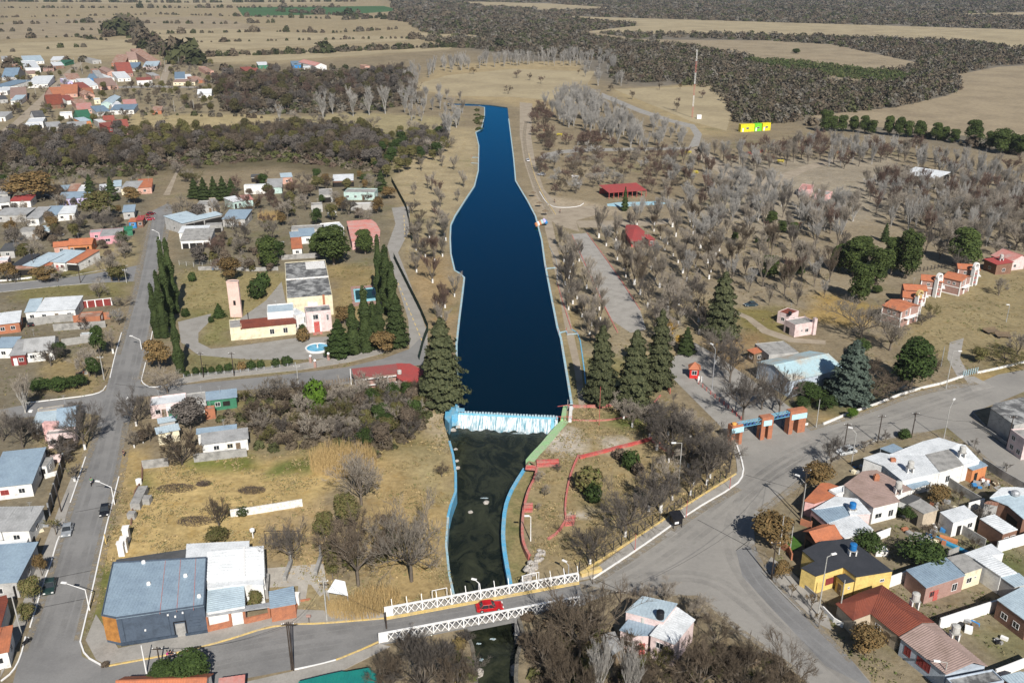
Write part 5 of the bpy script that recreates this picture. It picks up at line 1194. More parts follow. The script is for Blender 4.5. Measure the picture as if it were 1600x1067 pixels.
for i in range(6):
 z0,z1=hm*i/6,hm*(i+1)/6;m=MB()
 for j in range(3):
  x,y=.45*math.cos(j*2.094),.45*math.sin(j*2.094);x2,y2=.45*math.cos((j+1)*2.094),.45*math.sin((j+1)*2.094)
  m.tube((x,y,z0),(x,y,z1),.09,n=4)
  for k in range(4):m.tube((x,y,z0+(z1-z0)*k/4),(x2,y2,z0+(z1-z0)*(k+1)/4),.05,n=3)
 m.obj('mast_section',M['whitewash' if i%2 else 'pinkred'],ms)
 # ---- holiday cabins
def cabin(A,B,C,lab):
 t,w,d=house(lab,'c1',A,B,C,5.0,'gable','orange','brickpink',rise=.9,over=.35,front=[('w',.35,Dk(z=3.3,w=.9,h=.9)),('w',.65,Dk(z=3.3,w=.9,h=.9))],right=[('w',.3,Dk(z=3.2,w=.9,h=1.5)),('d',.5,Dk(m='white')),('w',.8,Dk(z=.7,w=.9,h=1.5))],left=[],cat='cabin',name='holiday_cabin',group='row of two storey holiday cabins')
 for x,y in((0,0),(w,0),(w,d),(w,d/2)):MB().box(x-.14,x+.14,y-.14,y+.14,0,5.0).obj('corner_post',M['white'],t)
 MB().box(.15,w-.15,-.08,-.005,2.5,2.75).obj('floor_band',M['white'],t)
 MB().box(w+.005,w+.09,.15,d-.15,2.5,2.75).obj('floor_band',M['white'],t)
 MB().box(.15,w-.15,-.08,-.005,0,.3).obj('base_band',M['white'],t)
 MB().box(w+.1,w+1.2,d*.2,d*.8,2.5,2.6).obj('balcony',M['white'],t)
 return t
CB=[((340,457),(465,497),(528,442)),((478,402),(598,415),(642,380)),((488,352),(632,360),(657,330)),((600,288),(738,302),(757,270)),((742,268),(862,296),(895,258)),((846,212),(982,222),(1000,196))]
CL=['nearest orange roofed holiday cabin, at the lower left end of the row','second orange roofed holiday cabin from the lower left, beside the yellow ring tower','third orange roofed holiday cabin from the lower left','fourth orange roofed holiday cabin from the lower left','fifth orange roofed holiday cabin, broad front with one small window','farthest orange roofed holiday cabin at the upper right end of the row']
for q,l in zip(CB,CL):cabin(*q,l)
def ringtower(x,y,m_,lab):
 p=Q('c1',x,y);t=thing('stair_tower',lab,'tower',p,.5)
 MB().box(-1.1,-.7,-.6,.6,0,6.4).box(.7,1.1,-.6,.6,0,6.4).obj('pier',M['white'],t)
 m=MB();n=18
 for i in range(n):
  a0,a1=2*math.pi*i/n,2*math.pi*(i+1)/n
  m.bar((1.05*math.cos(a0),0,6.6+1.05*math.sin(a0)),(1.05*math.cos(a1),0,6.6+1.05*math.sin(a1)),.8,.45)
 m.obj('ring',M[m_],t)
 MB().box(-.7,.7,.1,.3,0,5.4).obj('back_panel',W['brickpink'],t)
 for k in range(6):MB().box(-.68,.68,-.5+k*.0,.1,.3+k*.75,.42+k*.75).obj('step',M['red_paint' if k%2 else 'concrete'],t)
 return t
ringtower(560,520,'yellow','stair tower with yellow ring top between the first two cabins')
ringtower(692,400,'white','stair tower with white ring top in the middle of the cabin row')
ringtower(935,325,'white','stair tower with white ring top near the far end of the cabin row')
house('brown brick house with red tiled roof beyond the cabin row','c1',(1018,150),(1100,186),(1112,140),3.6,'mono','red','brickbrown')
tank('pale tank on the brown brick house beyond the cabins','c1',1125,165,3.6,'tank_white',.6)
house('pink walled house with red tiled roof at the right edge beyond the cabins','c1',(1190,168),(1330,150),(1290,96),3.2,'gabley','fadedred','palepink')
# ======== right hand town
t=poly('pink house with terracotta tiled roof at the bend of the street','b6',[(525,278),(590,292),(745,245),(690,208),(772,186),(690,160),(640,160)],3.2,'orange','pink',over=.25)
poly('white flat terrace between the terracotta and brown tiled roofs','b6',[(692,212),(768,188),(792,182),(790,226),(742,242)],3.4,'white','white',par=.3)
poly('grey blue metal roofed middle part of the pink house','b6',[(568,338),(680,432),(836,376),(805,305)],3.3,'blue','pink',over=.1,wins=[(0,.5,'o',Dk(w=4,h=2.2))])
poly('white roof wrapped round the grey blue metal roof','b6',[(588,334),(735,250),(888,266),(978,366),(885,372),(838,374),(806,304),(640,330)],3.5,'white','palepink',over=.1)
poly('large plain white roof right of the terracotta corner house','b6',[(685,432),(800,540),(996,480),(880,373)],3.2,'white','white',over=.1)
faces('orange and brown gabled garage by the green front lawn','b6',[[(600,572,3),(788,538,3),(730,440,4),(550,490,4)],[(730,440,4),(550,490,4),(510,488,3.2),(650,438,3.2)]],'orange','brickbrown',[(515,500),(600,572),(788,538),(725,445),(650,440)],3.0,wins=[(0,.5,'d',Dk(w=2.4,m='dark'))])
tank('blue plastic tank on the pink house with the grey blue roof','b6',850,345,3.5,'tank_blue',.62,True,1.0,.5)
poly('grey white house with long brown tiled gable roof','b7',[(-89,437),(111,591),(285,548),(245,505),(370,465),(200,375),(130,335),(40,345)],3.6,'pinkbrown','white',over=.25,wins=[(1,.25,'w',Dk(w=1.6)),(1,.75,'w',Dk(h=1.5,z=.7)),(0,.5,'w',{})])
poly('white metal roofed wing of the large white house, nearest the brown gable','b7',[(45,250),(182,300),(310,405),(567,348),(470,226),(222,226),(160,213)],3.8,'white','white',over=.2,wins=[(2,.35,'w',{}),(2,.75,'w',Dk(h=1.8,z=.4))])
poly('grey worn middle section of the large white roofed house','b7',[(472,226),(570,346),(735,297),(640,187)],3.9,'concrete','white',over=.05,wins=[(1,.4,'w',Dk(h=1.6))])
poly('right section of the large white roofed house beside the street','b7',[(642,187),(737,296),(846,266),(745,160),(700,152)],3.8,'white','white',over=.15)
poly('rear white roof slope of the large white house along the road','b7',[(222,224),(470,224),(640,185),(700,150),(565,108),(455,135)],3.85,'white','white',over=.1)
poly('blue metal carport on the road side of the large white house','b7',[(160,182),(245,217),(336,196),(250,151)],2.6,'blue','white',wall=False,posts=True,cat='carport',name='carport')
poly('blue metal awning at the back of the large white house','b7',[(315,407),(370,465),(500,425),(450,381)],2.6,'blue','white',wall=False,posts=True,cat='awning',name='awning')
poly('blue roofed brick and orange door shed behind the large white house','b7',[(740,300),(800,332),(900,300),(850,266)],2.9,'blue','orange',cat='shed',name='shed',wins=[(1,.3,'o',Dk(w=.9,h=2))])
tank('left twin legged water tank on the large white roof','b7',360,345,3.9)
tank('right twin legged water tank on the large white roof','b7',720,240,3.9)
tank('twin legged water tank beside the brown tiled gable','b7',275,495,3.5,st=1.3)
tag(MB().box(-.5,.5,-.4,.4,0,1.1).box(-.3,.3,-.2,.2,1.1,1.4).obj('chimney',M['brick'],None,Q('b7',128,400,3.7)),'short square brick chimney on the brown tiled roof','chimney')
tag(MB().box(-.5,.5,-.4,.4,0,.8).obj('chimney',M['brick'],None,Q('b7',243,272,3.8)),'short red brick chimney on the large white roof','chimney')
poly('grey concrete cube house in the yard behind the brown gable','b7',[(350,570),(460,636),(555,606),(440,532)],3.2,'concrete','tan',over=.05,wins=[(0,.5,'o',Dk(w=1.5,h=2.2))])
poly('dark panel roof beside the grey concrete cube','b7',[(290,545),(352,570),(440,525),(375,500)],3.0,'dark','white',over=.05)
poly('white roofed cottage alone in the middle of the yards','b7',[(575,626),(665,698),(830,654),(740,578)],3.0,'white','white',over=.1,wins=[(1,.3,'d',Dk(m='dark')),(1,.75,'w',{})])
poly('blue grey gabled roof house at the right edge','b7',[(925,530),(1045,577),(1150,668),(1260,630),(1200,520),(1070,498)],3.6,'lblue','brickbrown',over=.2,wins=[(1,.4,'o',Dk(w=3,h=2.2))])
poly('plain white roof behind the blue grey gable at the right edge','b7',[(920,522),(1030,503),(1080,492),(1220,520),(1240,470),(1100,452),(1000,455)],3.7,'white','white',over=.1)
poly('pale flat roofed brick room in front of the blue grey gable','b7',[(850,670),(1010,775),(1110,745),(950,640)],3.0,'white','brickbrown',over=.05,wins=[(1,.3,'w',{}),(1,.75,'w',{})])
poly('narrow turret with red tiled top beside the blue grey gable','b7',[(882,562),(968,578),(978,560),(905,550)],3.6,'rust','grey',over=.1)
tag(MB().lathe([(.8,0),(.8,.5),(.5,.8),(.1,.85)]).obj('water_tank',M['grey_steel'],None,Q('b7',1095,500,3.9)),'low grey dome tank on the white roof at the right edge','tank')
# walls of the yards
wall('long bare concrete wall between the two yards behind the large white house','b7',[(570,400),(720,500),(870,590)],1.9,'concrete',.2)
wall('long pale concrete wall sloping right from the grey cube house','b7',[(560,680),(700,760),(880,870)],1.9,'concrete',.2)
wall('dark shaded wall joining the long concrete wall and the white cottage','b7',[(870,590),(760,620)],2.0,'white',.2)
wall('yard wall along the right hand street','b7',[(860,300),(1000,390),(1156,480),(1250,540)],1.9,'concrete',.2)
wall('bright white wall running to the right edge below the brick room','b7',[(960,905),(1160,845),(1300,800)],2.4,'white',.25)
wall('shaded yard wall above the blue roofed brick house','b8',[(980,125),(1060,90)],2.0,'concrete',.2)
wall('white panel fence behind the white roof of the terracotta house','b6',[(1005,560),(1110,520)],1.8,'white',.12)
wall('white wall behind the maroon tiled house','b8',[(535,330),(672,280)],2.2,'white',.2)
wall('long white wall with dark cap below the sandy yard','b8',[(915,655),(1140,580),(1370,505)],2.2,'white',.25)
wall('low white wall at the bottom right corner','b8',[(1340,1035),(1470,985),(1620,925)],1.8,'white',.25)
wall('white wall between the cream house and the sandy yard','b8',[(1250,235),(1390,320)],2.4,'white',.2)
wall('white front wall of the maroon tiled house along the pavement','b8',[(25,510),(110,600),(180,640)],.9,'white',.2)
wall('low grey wall in front of the yellow house','b6',[(385,760),(480,850),(600,960)],.9,'concrete',.2)
wall('brick garden wall of the lawn beside the orange garage','b6',[(350,600),(410,640),(430,690)],1.4,'brick',.25)
wall('brick front wall of the pink corner house','b6',[(490,440),(560,465),(600,420)],1.3,'brick',.25)
tag(sheet('lawn',[Q('b6',x,y)for x,y in[(395,600),(430,505),(510,570),(490,600),(420,640)]],.03,mat('bright_lawn',(.06,.14,.02),.95,.2,1.0),'structure'))
# yellow house
poly('yellow house with black pitched roof facing the street bend','b6',[(508,626),(640,562),(830,545),(1130,766),(880,806),(790,738),(600,800),(500,745),(597,700)],3.6,'black','yellow',over=.12,wins=[(5,.45,'w',Dk(frame='maroon',glass='maroon',w=1.8,h=1.3)),(3,.25,'w',Dk(w=.8,h=.6,z=1.8))])
poly('small black roofed porch of the yellow house','b6',[(745,800),(800,852),(866,836),(800,786)],2.9,'black','yellow',over=.1,wins=[(0,.5,'d',Dk(m='wood')),(1,.5,'w',Dk(w=.4,h=.5,z=1.6))])
tank('bright blue tank on legs on the black roof of the yellow house','b6',850,650,3.7,'tank_blue',.62,True,1.1,.9)
# maroon tiled hip roof house
faces('house with dark red tiled hip roof','b8',[[(395,535,3),(610,705,3),(790,600,4.4),(455,382,4.4)],[(885,598,3.2),(480,310,3.2),(455,382,4.4),(790,600,4.4)],[(260,585,3),(395,535,3),(455,382,4.4),(278,442,4.0)],[(125,455,3),(260,585,3),(278,442,4.0)],[(310,370,3.0),(125,455,3),(278,442,4.0),(455,382,4.4)],[(480,310,3.2),(310,370,3.0),(455,382,4.4)]],'maroon','tan',[(125,455),(260,585),(395,535),(610,705),(885,598),(480,310),(310,370)],3.0,wins=[(2,.3,'w',{}),(2,.7,'d',{})])
faces('pale blue walled house with pinkish brown tiled roof and maroon shutters','b8',[[(612,712,3.2),(975,1000,3.2),(1190,905,4.3),(790,606,4.3)],[(1295,935,3.2),(888,602,3.2),(790,606,4.3),(1190,905,4.3)]],'pinkbrown','paleblue',[(612,712),(975,1000),(1295,935),(888,602)],3.2,wins=[(0,.18,'w',Dk(frame='maroon',glass='maroon',h=1.5)),(0,.47,'w',Dk(frame='maroon',glass='maroon',h=1.5)),(0,.62,'w',Dk(frame='maroon',glass='maroon',h=1.5))])
house('bottom edge house with worn concrete roof under the lamp','b8',(975,1040),(1060,1130),(1420,1060),3.4,'flat','mottled','paleblue')
poly('blue grey roof corner at the bottom right','b8',[(1400,1020),(1480,1085),(1640,1060),(1640,1000),(1545,985)],3.0,'lblue','brick')
tank('twin legged tank beside the maroon tiled roof','b8',725,490,2.6,st=1.5)
tank('twin legged tank above the pinkish tiled roof','b8',1030,740,2.6,st=1.5)
poly('brick house with blue metal roof above the sandy yard','b8',[(672,202),(822,336),(1116,240),(972,106)],3.2,'blue','brickpink',over=.15,wins=[(1,.3,'d',Dk(m='red_paint')),(1,.2,'w',Dk(frame='red_paint')),(1,.78,'w',Dk(h=1.5,z=.7))])
poly('cream house with grey concrete roof right of the blue metal roof','b8',[(984,106),(1118,225),(1252,180),(1112,76)],3.3,'concrete','cream',over=.1,wins=[(1,.35,'w',{}),(1,.7,'w',Dk(w=.5,h=.5,z=1.5))])
poly('plain white roof above the cream house','b8',[(1116,74),(1200,118),(1320,88),(1416,76),(1322,0)],3.3,'white','white',over=.05)
poly('white sheet roof with red trim right of the cream house','b8',[(1200,120),(1395,250),(1516,222),(1322,88)],3.4,'white','white',over=.1)
poly('blue sheet roof at the right edge beside the red trim','b8',[(1396,256),(1502,330),(1620,300),(1532,225)],3.2,'lblue','grey',over=.1)
poly('brown brick house with pale blue roof at the right edge','b8',[(1372,430),(1600,600),(1720,520),(1660,400),(1562,332)],3.4,'lblue','brickbrown',over=.15,wins=[(0,.3,'w',{}),(0,.7,'w',{})])
poly('grey mottled concrete roofed warehouse at the right edge by the road','d1',[(1302,478),(1478,602),(1600,575),(1800,520),(1700,400),(1540,395),(1330,440)],4.6,'mottled','grey',cat='warehouse',name='warehouse',over=.1)
house('pale pink two storey house right of the mottled warehouse','d1',(1450,640),(1560,720),(1700,660),4.6,'flat','concrete','palepink',front=[('w',.3,Dk(z=.8)),('w',.3,Dk(z=2.9)),('w',.75,Dk(z=.8))])
wall('fence wall of corrugated sheets in front of the pale pink two storey house','d1',[(1420,690),(1600,800),(1750,880)],1.8,'grey',.12)
wall('dark gateway wall on the left of the mottled warehouse','d1',[(1160,590),(1282,660),(1440,770)],.8,'concrete',.2)
# ======== far village: survey of roof front edge, back corner, height, roofing, wall
for k,c,c2 in(('brickred',(.27,.075,.055),(.2,.07,.055)),('clay',(.36,.14,.075),(.28,.12,.07)),('dgreen',(.03,.12,.07),(.03,.09,.06)),('dblue',(.16,.23,.30),(.13,.18,.24))):R[k]=mat('roofing_'+k,c,.8,.12,.4,c2,2.5);CORR[k]=.5
village=[('a1',(150,182),(240,178),(238,132),'flat','white','white',4.2,'big white shed nearest the left edge of the far village'),('a1',(145,140),(262,135),(258,116),'mono','lblue','white',3,'long pale roof directly behind the big white shed'),('a1',(300,132),(375,130),(370,118),'mono','white','grey',3,'white roofed house with dark front near the two round trees'),('a1',(318,165),(382,162),(378,150),'mono','white','brickbrown',3,'low white roof above dark shed in the far village'),('a1',(320,150),(385,150),(385,138),'mono','green','green',2.8,'dark green shed between the white roofs of the far village'),('a1',(255,182),(320,180),(318,172),'mono','brown','brickpink',2.8,'low brown house right of the big white shed'),('a1',(10,232),(98,230),(75,210),'gable','blue','grey',3,'blue roofed house at the left edge of the far village'),('a1',(-60,290),(38,292),(40,262),'mono','blue','white',3,'white walled blue roofed house cut by the left border, upper one'),('a1',(-60,318),(42,316),(40,292),'flat','white','white',3,'white house cut by the left border below the blue roof'),('a1',(165,276),(285,272),(282,242),'mono','white','white',3,'long white roofed house beside the orange brick ruin'),('a1',(108,272),(162,270),(160,252),'flat','rust','brick',2.8,'orange brick ruin left of the long white roof'),('a1',(62,355),(158,350),(150,312),'mono','brown','salmon',3,'salmon house with brown roof beside the dirt road'),('a1',(62,372),(122,370),(120,350),'mono','lblue','white',3,'white hut in front of the salmon house'),('a1',(550,135),(602,132),(600,108),'flat','concrete','grey',3.4,'grey square house at the top of the far village'),('a1',(663,150),(742,148),(738,118),'mono','rust','brick',3,'orange brick house at the upper edge of the far village'),('a1',(765,130),(818,128),(815,112),'gable','brown','cream',3,'cream house with brown roof at the upper edge'),('a1',(895,145),(958,142),(955,92),'mono','rust','brickpink',3,'brick house behind the pink and white long house'),('a1',(850,170),(935,168),(932,150),'mono','lblue','palepink',3.2,'pale pink walled house with pale blue roof'),('a1',(730,180),(815,178),(810,158),'mono','blue','grey',3,'dark blue roofed house near the village centre'),('a1',(638,205),(695,202),(692,175),'gabley','brown','salmon',4.5,'tall salmon gabled house in the village centre'),('a1',(648,240),(680,238),(678,205),'flat','white','white',4,'narrow tall white house below the salmon gable'),('a1',(705,210),(792,206),(788,182),'gable','red','brickpink',3.5,'red roofed house right of the tall salmon gable'),('a1',(700,240),(778,236),(772,212),'mono','white','white',3,'white roofed house in front of the red roof'),('a1',(585,240),(625,238),(622,208),'mono','grey','paleblue',3.5,'grey blue house left of the narrow white one'),('a1',(518,240),(582,238),(580,222),'mono','blue','blue',3,'bright blue roofed house in the far village'),('a1',(402,248),(482,244),(478,222),'mono','rust','white',3,'white and pink house near the power line'),('a1',(400,262),(432,260),(430,238),'flat','white','lilac',3,'small lilac house near the power line'),('a1',(505,285),(585,280),(580,252),'mono','white','white',3,'large white roofed house by the village street'),('a1',(592,288),(702,282),(698,252),'mono','brown','salmon',3,'long salmon roofed house by the village street'),('a1',(480,298),(540,294),(538,272),'mono','red','brickbrown',3,'dark red roofed house at the bend of the dirt road'),('a1',(815,252),(905,248),(905,238),'mono','red','white',4.2,'white house with red eaves beside the field'),('a1',(345,308),(420,300),(415,288),'mono','lblue','lilac',3.2,'lilac front house above the orange roofs'),('a1',(330,355),(395,350),(390,322),'gable','orange','salmon',3,'orange roofed house at the lower side of the village'),('a1',(360,332),(460,328),(452,305),'gable','orange','salmon',3,'broad orange roofed house at the village bend'),('a1',(398,372),(450,368),(448,346),'mono','red','white',3,'small red roofed white house in the village'),('a1',(500,340),(562,336),(560,316),'gabley','rust','salmon',3.2,'salmon gabled house beside the village street'),('a1',(500,318),(555,315),(550,302),'mono','orange','brick',3,'orange roof beside the hedge in the village'),('a1',(285,398),(380,392),(372,365),'gable','maroon','brickbrown',3,'round topped dark red barn by the dirt road'),('a1',(600,390),(668,388),(662,350),'gabley','lblue','turq',3.6,'grey green gabled garage with open front'),('a1',(665,402),(728,398),(725,376),'flat','white','white',3.2,'white cube right of the grey green garage'),('a1',(738,402),(815,398),(808,375),'mono','fadedred','grey',3,'pale red roofed house right of the white cube'),('a1',(655,430),(795,426),(790,404),'mono','blue','white',3,'long blue roofed house at the lower edge of the village'),('a1',(575,440),(655,434),(650,410),'mono','blue','grey',3,'grey blue roof left of the long blue roof'),('a1',(450,395),(522,390),(520,370),'mono','rust','brickpink',3,'reddish roof in the middle of the lower village'),('a1',(462,425),(550,420),(548,396),'mono','fadedred','salmon',3,'faded red roofed house with pergola'),('a1',(468,478),(545,472),(540,448),'gable','green','green',3.2,'emerald green roofed house'),('a1',(482,496),(540,490),(538,474),'mono','lblue','orange',4.2,'pale roof over an orange walled house'),('a1',(355,452),(428,448),(425,438),'flat','white','white',3.4,'white cube house with a door near the bare tree'),('a1',(155,505),(255,500),(250,475),'flat','white','white',3.6,'two level white house above the dark woods'),('a1',(122,530),(225,525),(210,512),'mono','white','brickbrown',3,'white roofed house with dark front above the woods'),('a1',(205,475),(268,470),(262,450),'gable','dark','white',3,'white house with a dark roof above the woods'),('a1',(280,530),(365,524),(360,505),'mono','grey','grey',3,'grey shed above the dark woods'),('a1',(398,552),(515,545),(500,510),'mono','grey','brickbrown',3,'grey roofed house beside the emerald roof'),('a1',(585,502),(632,498),(630,480),'flat','white','grey',3.4,'white square house left of the dark red roofs'),('a1',(618,490),(682,486),(680,472),'gable','red','brickbrown',3.6,'dark red roofed house behind the pink two storey house'),('a1',(640,530),(712,522),(710,502),'mono','red','maroon',3.4,'dark red lean-to left of the pink two storey house'),('a1',(676,530),(766,524),(764,502),'gable','red','pink',5.2,'pink two storey house with red roof at the edge of the field'),('a1',(1175,332),(1258,330),(1255,318),'gable','white','white',3.0,'lone white farmhouse in the field'),('a1',(1040,240),(1100,238),(1095,215),'mono','blue','paleblue',3,'blue roofed house right of the dirt road'),('a1',(1030,262),(1160,260),(1155,250),'mono','brown','cream',3,'long cream walled house right of the dirt road'),('a1',(1098,236),(1145,234),(1142,222),'mono','white','white',3,'small white roof behind the long cream house'),('a1',(1165,252),(1222,248),(1220,232),'mono','rust','brick',2.6,'orange brick hut right of the long cream house'),('a1',(1228,198),(1272,196),(1270,168),'flat','rust','salmon',3.4,'salmon cube at the edge of the woods'),('a1',(1460,195),(1522,192),(1520,178),'mono','red','brickbrown',3,'dark red roofed farm building left of the woods'),('a1',(10,130),(62,128),(60,116),'mono','grey','white',3,'grey roofed house at the upper left end of the village'),('a1',(92,172),(128,170),(126,158),'mono','rust','brick',2.8,'small rusty roof left of the big white shed'),('a1',(0,365),(45,362),(42,348),'mono','dark','grey',3,'dark roofed house at the left border below the salmon house'),('a1',(-40,470),(30,468),(26,448),'mono','grey','white',3,'grey roof at the left border beside the dirt road'),('a1',(170,215),(225,212),(222,200),'mono','brown','cream',2.8,'small brown roof among the left village trees'),('a1',(560,205),(600,203),(598,190),'mono','rust','salmon',3,'small salmon house left of the tall gable'),('a1',(905,225),(950,222),(948,210),'mono','grey','brickpink',2.8,'grey roofed brick house near the dark shrubs'),('a1',(560,370),(598,368),(596,355),'flat','white','cream',3,'cream hut left of the grey green garage'),('a1',(905,432),(960,430),(958,414),'mono','rust','brick',2.6,'red brick ruin in the scrub below the village'),('c7',(390,45),(425,44),(422,34),'mono','red','brickbrown',2.8,'small dark red barn above the woods'),('c7',(425,10),(488,8),(485,-4),'mono','white','green',3.5,'white roofed barn with green front beyond the woods'),('c7',(642,10),(718,8),(715,-8),'mono','blue','blue',3,'isolated vivid blue roof beyond the woods'),('c7',(790,14),(862,10),(850,-20),'gabley','fadedred','white',5,'tall white farmhouse with pinkish roof beyond the woods'),('c7',(715,24),(790,22),(785,18),'mono','white','grey',2.6,'long low white roof left of the tall white farmhouse'),('c7',(1108,18),(1150,16),(1148,6),'flat','rust','salmon',3,'little salmon house by the far orchard'),]
for zm,A,B,C_,rf,rm,wm,h,lab in village:
 rm={'red':'brickred','orange':'clay','green':'dgreen','blue':'dblue','white':'white'}.get(rm,rm)
 house(lab,zm,A,B,C_,h,rf,rm,wm,far=True,over=.25,right=False,left=False,group='houses of the far village')
 # ---------------------------------------------------------------- bridge
def lattice(label,zm,A,B,npan,dbl=2):
 a,b=Q(zm,*A),Q(zm,*B);L_=(b-a).length;rz=math.atan2(b.y-a.y,b.x-a.x)
 t=thing('bridge_parapet',label,'parapet',a,rz);H_=1.75;pw=(L_-1.3)/npan
 MB().box(0,1.3,-.12,.12,-.3,H_).obj('end_panel',M['white'],t)
 MB().box(0,L_,-.17,.17,H_,H_+.16).obj('top_chord',M['white'],t)
 MB().box(0,L_,-.2,.2,-.45,-.02).obj('bottom_chord',M['white'],t)
 post=MB().box(-.1,.1,-.14,.14,-.02,H_).mesh('post',M['white'])
 hw=pw/dbl
 d1=MB().bar((-hw/2,0,.02),(hw/2,0,H_-.02),.1,.11).mesh('diagonal',M['white'])
 d2=MB().bar((-hw/2,.03,H_-.02),(hw/2,.03,.02),.1,.11).mesh('diagonal',M['white'])
 spike=MB().bar((0,0,H_+.16),(0,.55,H_+1.1),.1,.1).mesh('bracket',M['white'])
 for i in range(npan+1):
  link('post',post,None,t,(1.3+pw*i,0,0))
  if 'far' in label:link('bracket',spike,None,t,(1.3+pw*i,.1,0))
 for i in range(npan*dbl):
  x=1.3+hw*(i+.5)
  link('diagonal',d1,None,t,(x,0,0));link('diagonal',d2,None,t,(x,0,0))
 return t
br=thing('bridge','road bridge deck with yellow kerb crossing the river','bridge',Q('px',602,967))
_b=br.location
def bp(pts):return[((P(x,y)-_b).x,(P(x,y)-_b).y)for x,y in pts]
MB().prism(bp([(600,953),(903,898),(905,912),(602,968)]),-.5,.16).obj('footway',M['concrete_path'],br)
MB().prism(bp([(602,967),(905,911.5),(915,945),(593,1008)]),-.7,.06).obj('deck',M['asphalt'],br)
MB().prism(bp([(602,966),(905,910),(905,914),(602,970)]),.17,.3).obj('yellow_kerb',M['yellow'],br)
MB().prism(bp([(593,1000),(905,941),(905,945),(593,1006)]),.07,.2).obj('kerb',M['concrete_path'],br)
for x,y in((716,985),(812,965)):
 c=P(x,y)-_b;MB().box(c.x-.8,c.x+.8,c.y-3.2,c.y+4.5,-4.2,-.7).obj('pier',M['concrete'],br)
lattice('white lattice parapet on the far side of the bridge','px',(601,964),(903,909),13)
lattice('white lattice parapet on the near side of the bridge','px',(592,1005),(905,946),13)
for i,(x0,y0,x1,y1)in enumerate([(675,946,698,941),(817,922,842,916)]):
 a,b=P(x0,y0),P(x1,y1);a.y+=1.0;b.y+=1.0;t=thing('handrail',['thin white frame outside the far parapet above the left river bank','thin white frame outside the far parapet above the white rocks'][i],'rail',a)
 d=b-a;MB().tube((0,0,0),(0,0,2.2),.06).tube(d,d+Vector((0,0,2.2)),.06).tube((0,0,2.2),d+Vector((0,0,2.2)),.06).obj('frame',M['white'],t)
tag(MB().box(0,4.0,-.4,.4,0,.8).obj('barrier',M['yellow'],None,P(907,901),.42),'yellow painted barrier block at the right end of the bridge','barrier')
# ---------------------------------------------------------------- park gateway
def gatebox(lab,x0,x1,y0,y1,hh,dx0,dx1,board):
 """x0,x1 in zoom e1 along the front foot, pillar with doorway between dx0 and dx1"""
 a,b=Q('e1',x0,y0),Q('e1',x1,y1);L_=(b-a).length;rz=math.atan2(b.y-a.y,b.x-a.x)
 t=thing('gate_pillar',lab,'gate pillar',a,rz,'pillars of the park gateway');D=1.6
 p0,p1=L_*dx0,L_*dx1
 MB().box(0,p0,0,D,0,hh*.62).box(p1,L_,0,D,0,hh*.62).obj('pier',M['brick'],t)
 MB().box(0,L_,0,D,hh*.62,hh).box(L_*.02,L_*.98,.1,D-.1,hh,hh+.1).obj('upper_wall',M['brick'],t)
 MB().box(L_*board[0],L_*board[1],-.12,-.01,hh*.64,hh*.64+1.25).obj('sign_panel',mat('pale_blue_sign',(.38,.66,.78),.6,.05,1.5,(.5,.7,.78)),t)
 return t,a,b
g1,a1,b1_=gatebox('left brick pillar of the park gateway with pale blue sign',215,385,775,735,4.8,.3,.72,(-.05,1.05))
g2,a2,b2_=gatebox('middle brick pillar of the park gateway with a square blue sign',675,855,680,650,5.4,.35,.62,(.15,.85))
g3,a3,b3_=gatebox('right brick pillar of the park gateway with long blue sign',1110,1370,590,545,5.6,.25,.55,(.1,1.0))
MB().box(4.2,4.9,-.14,-.01,1.7,2.2).obj('notice',M['white'],g3)
MB().lathe([(.1,0),(.5,.1),(.5,.5),(.1,.6)]).obj('lamp',mat('orange_lamp',(.8,.4,.1),.6),g1,(.7,.4,4.9))
tm=mat('steel_blue_paint',(.16,.42,.58),.6,.1)
def gtruss(lab,a,b,z):
 L_=(b-a).length;rz=math.atan2(b.y-a.y,b.x-a.x);t=thing('gate_truss',lab,'truss',a+Vector((0,.8,z)),rz,'trusses over the park gateway')
 n=int(L_/.9)
 for y in(-.35,.35):
  MB().box(0,L_,y-.06,y+.06,0,.12).obj('chord',tm,t);MB().box(0,L_,y-.06,y+.06,1.0,1.12).obj('chord',tm,t)
 dm=MB().bar((0,-.35,.1),(.9,-.35,1.0),.06,.08).bar((0,.35,.1),(.9,.35,1.0),.06,.08).bar((0,-.35,1.05),(.9,.35,1.05),.06,.06).mesh('lattice_bar',tm)
 for i in range(n):link('lattice_bar',dm,None,t,(L_*i/n,0,0))
 # worn lettering spelled along the beam is only legible as blocks
 for i in range(int(n*.7)):MB().box(L_*.15+i*.95,L_*.15+i*.95+.55,-.46,-.4,.25,.85).obj('letter_plate',mat('navy_paint',(.04,.1,.25),.6),t)
 return t
gtruss('left sky blue truss beam with lettering between the left and middle gate pillars',b1_-(b1_-a1)*.5,a2+(b2_-a2)*.1,3.9)
gtruss('right sky blue truss beam with lettering between the middle and right gate pillars',b2_-(b2_-a2)*.1,a3+(b3_-a3)*.4,4.4)
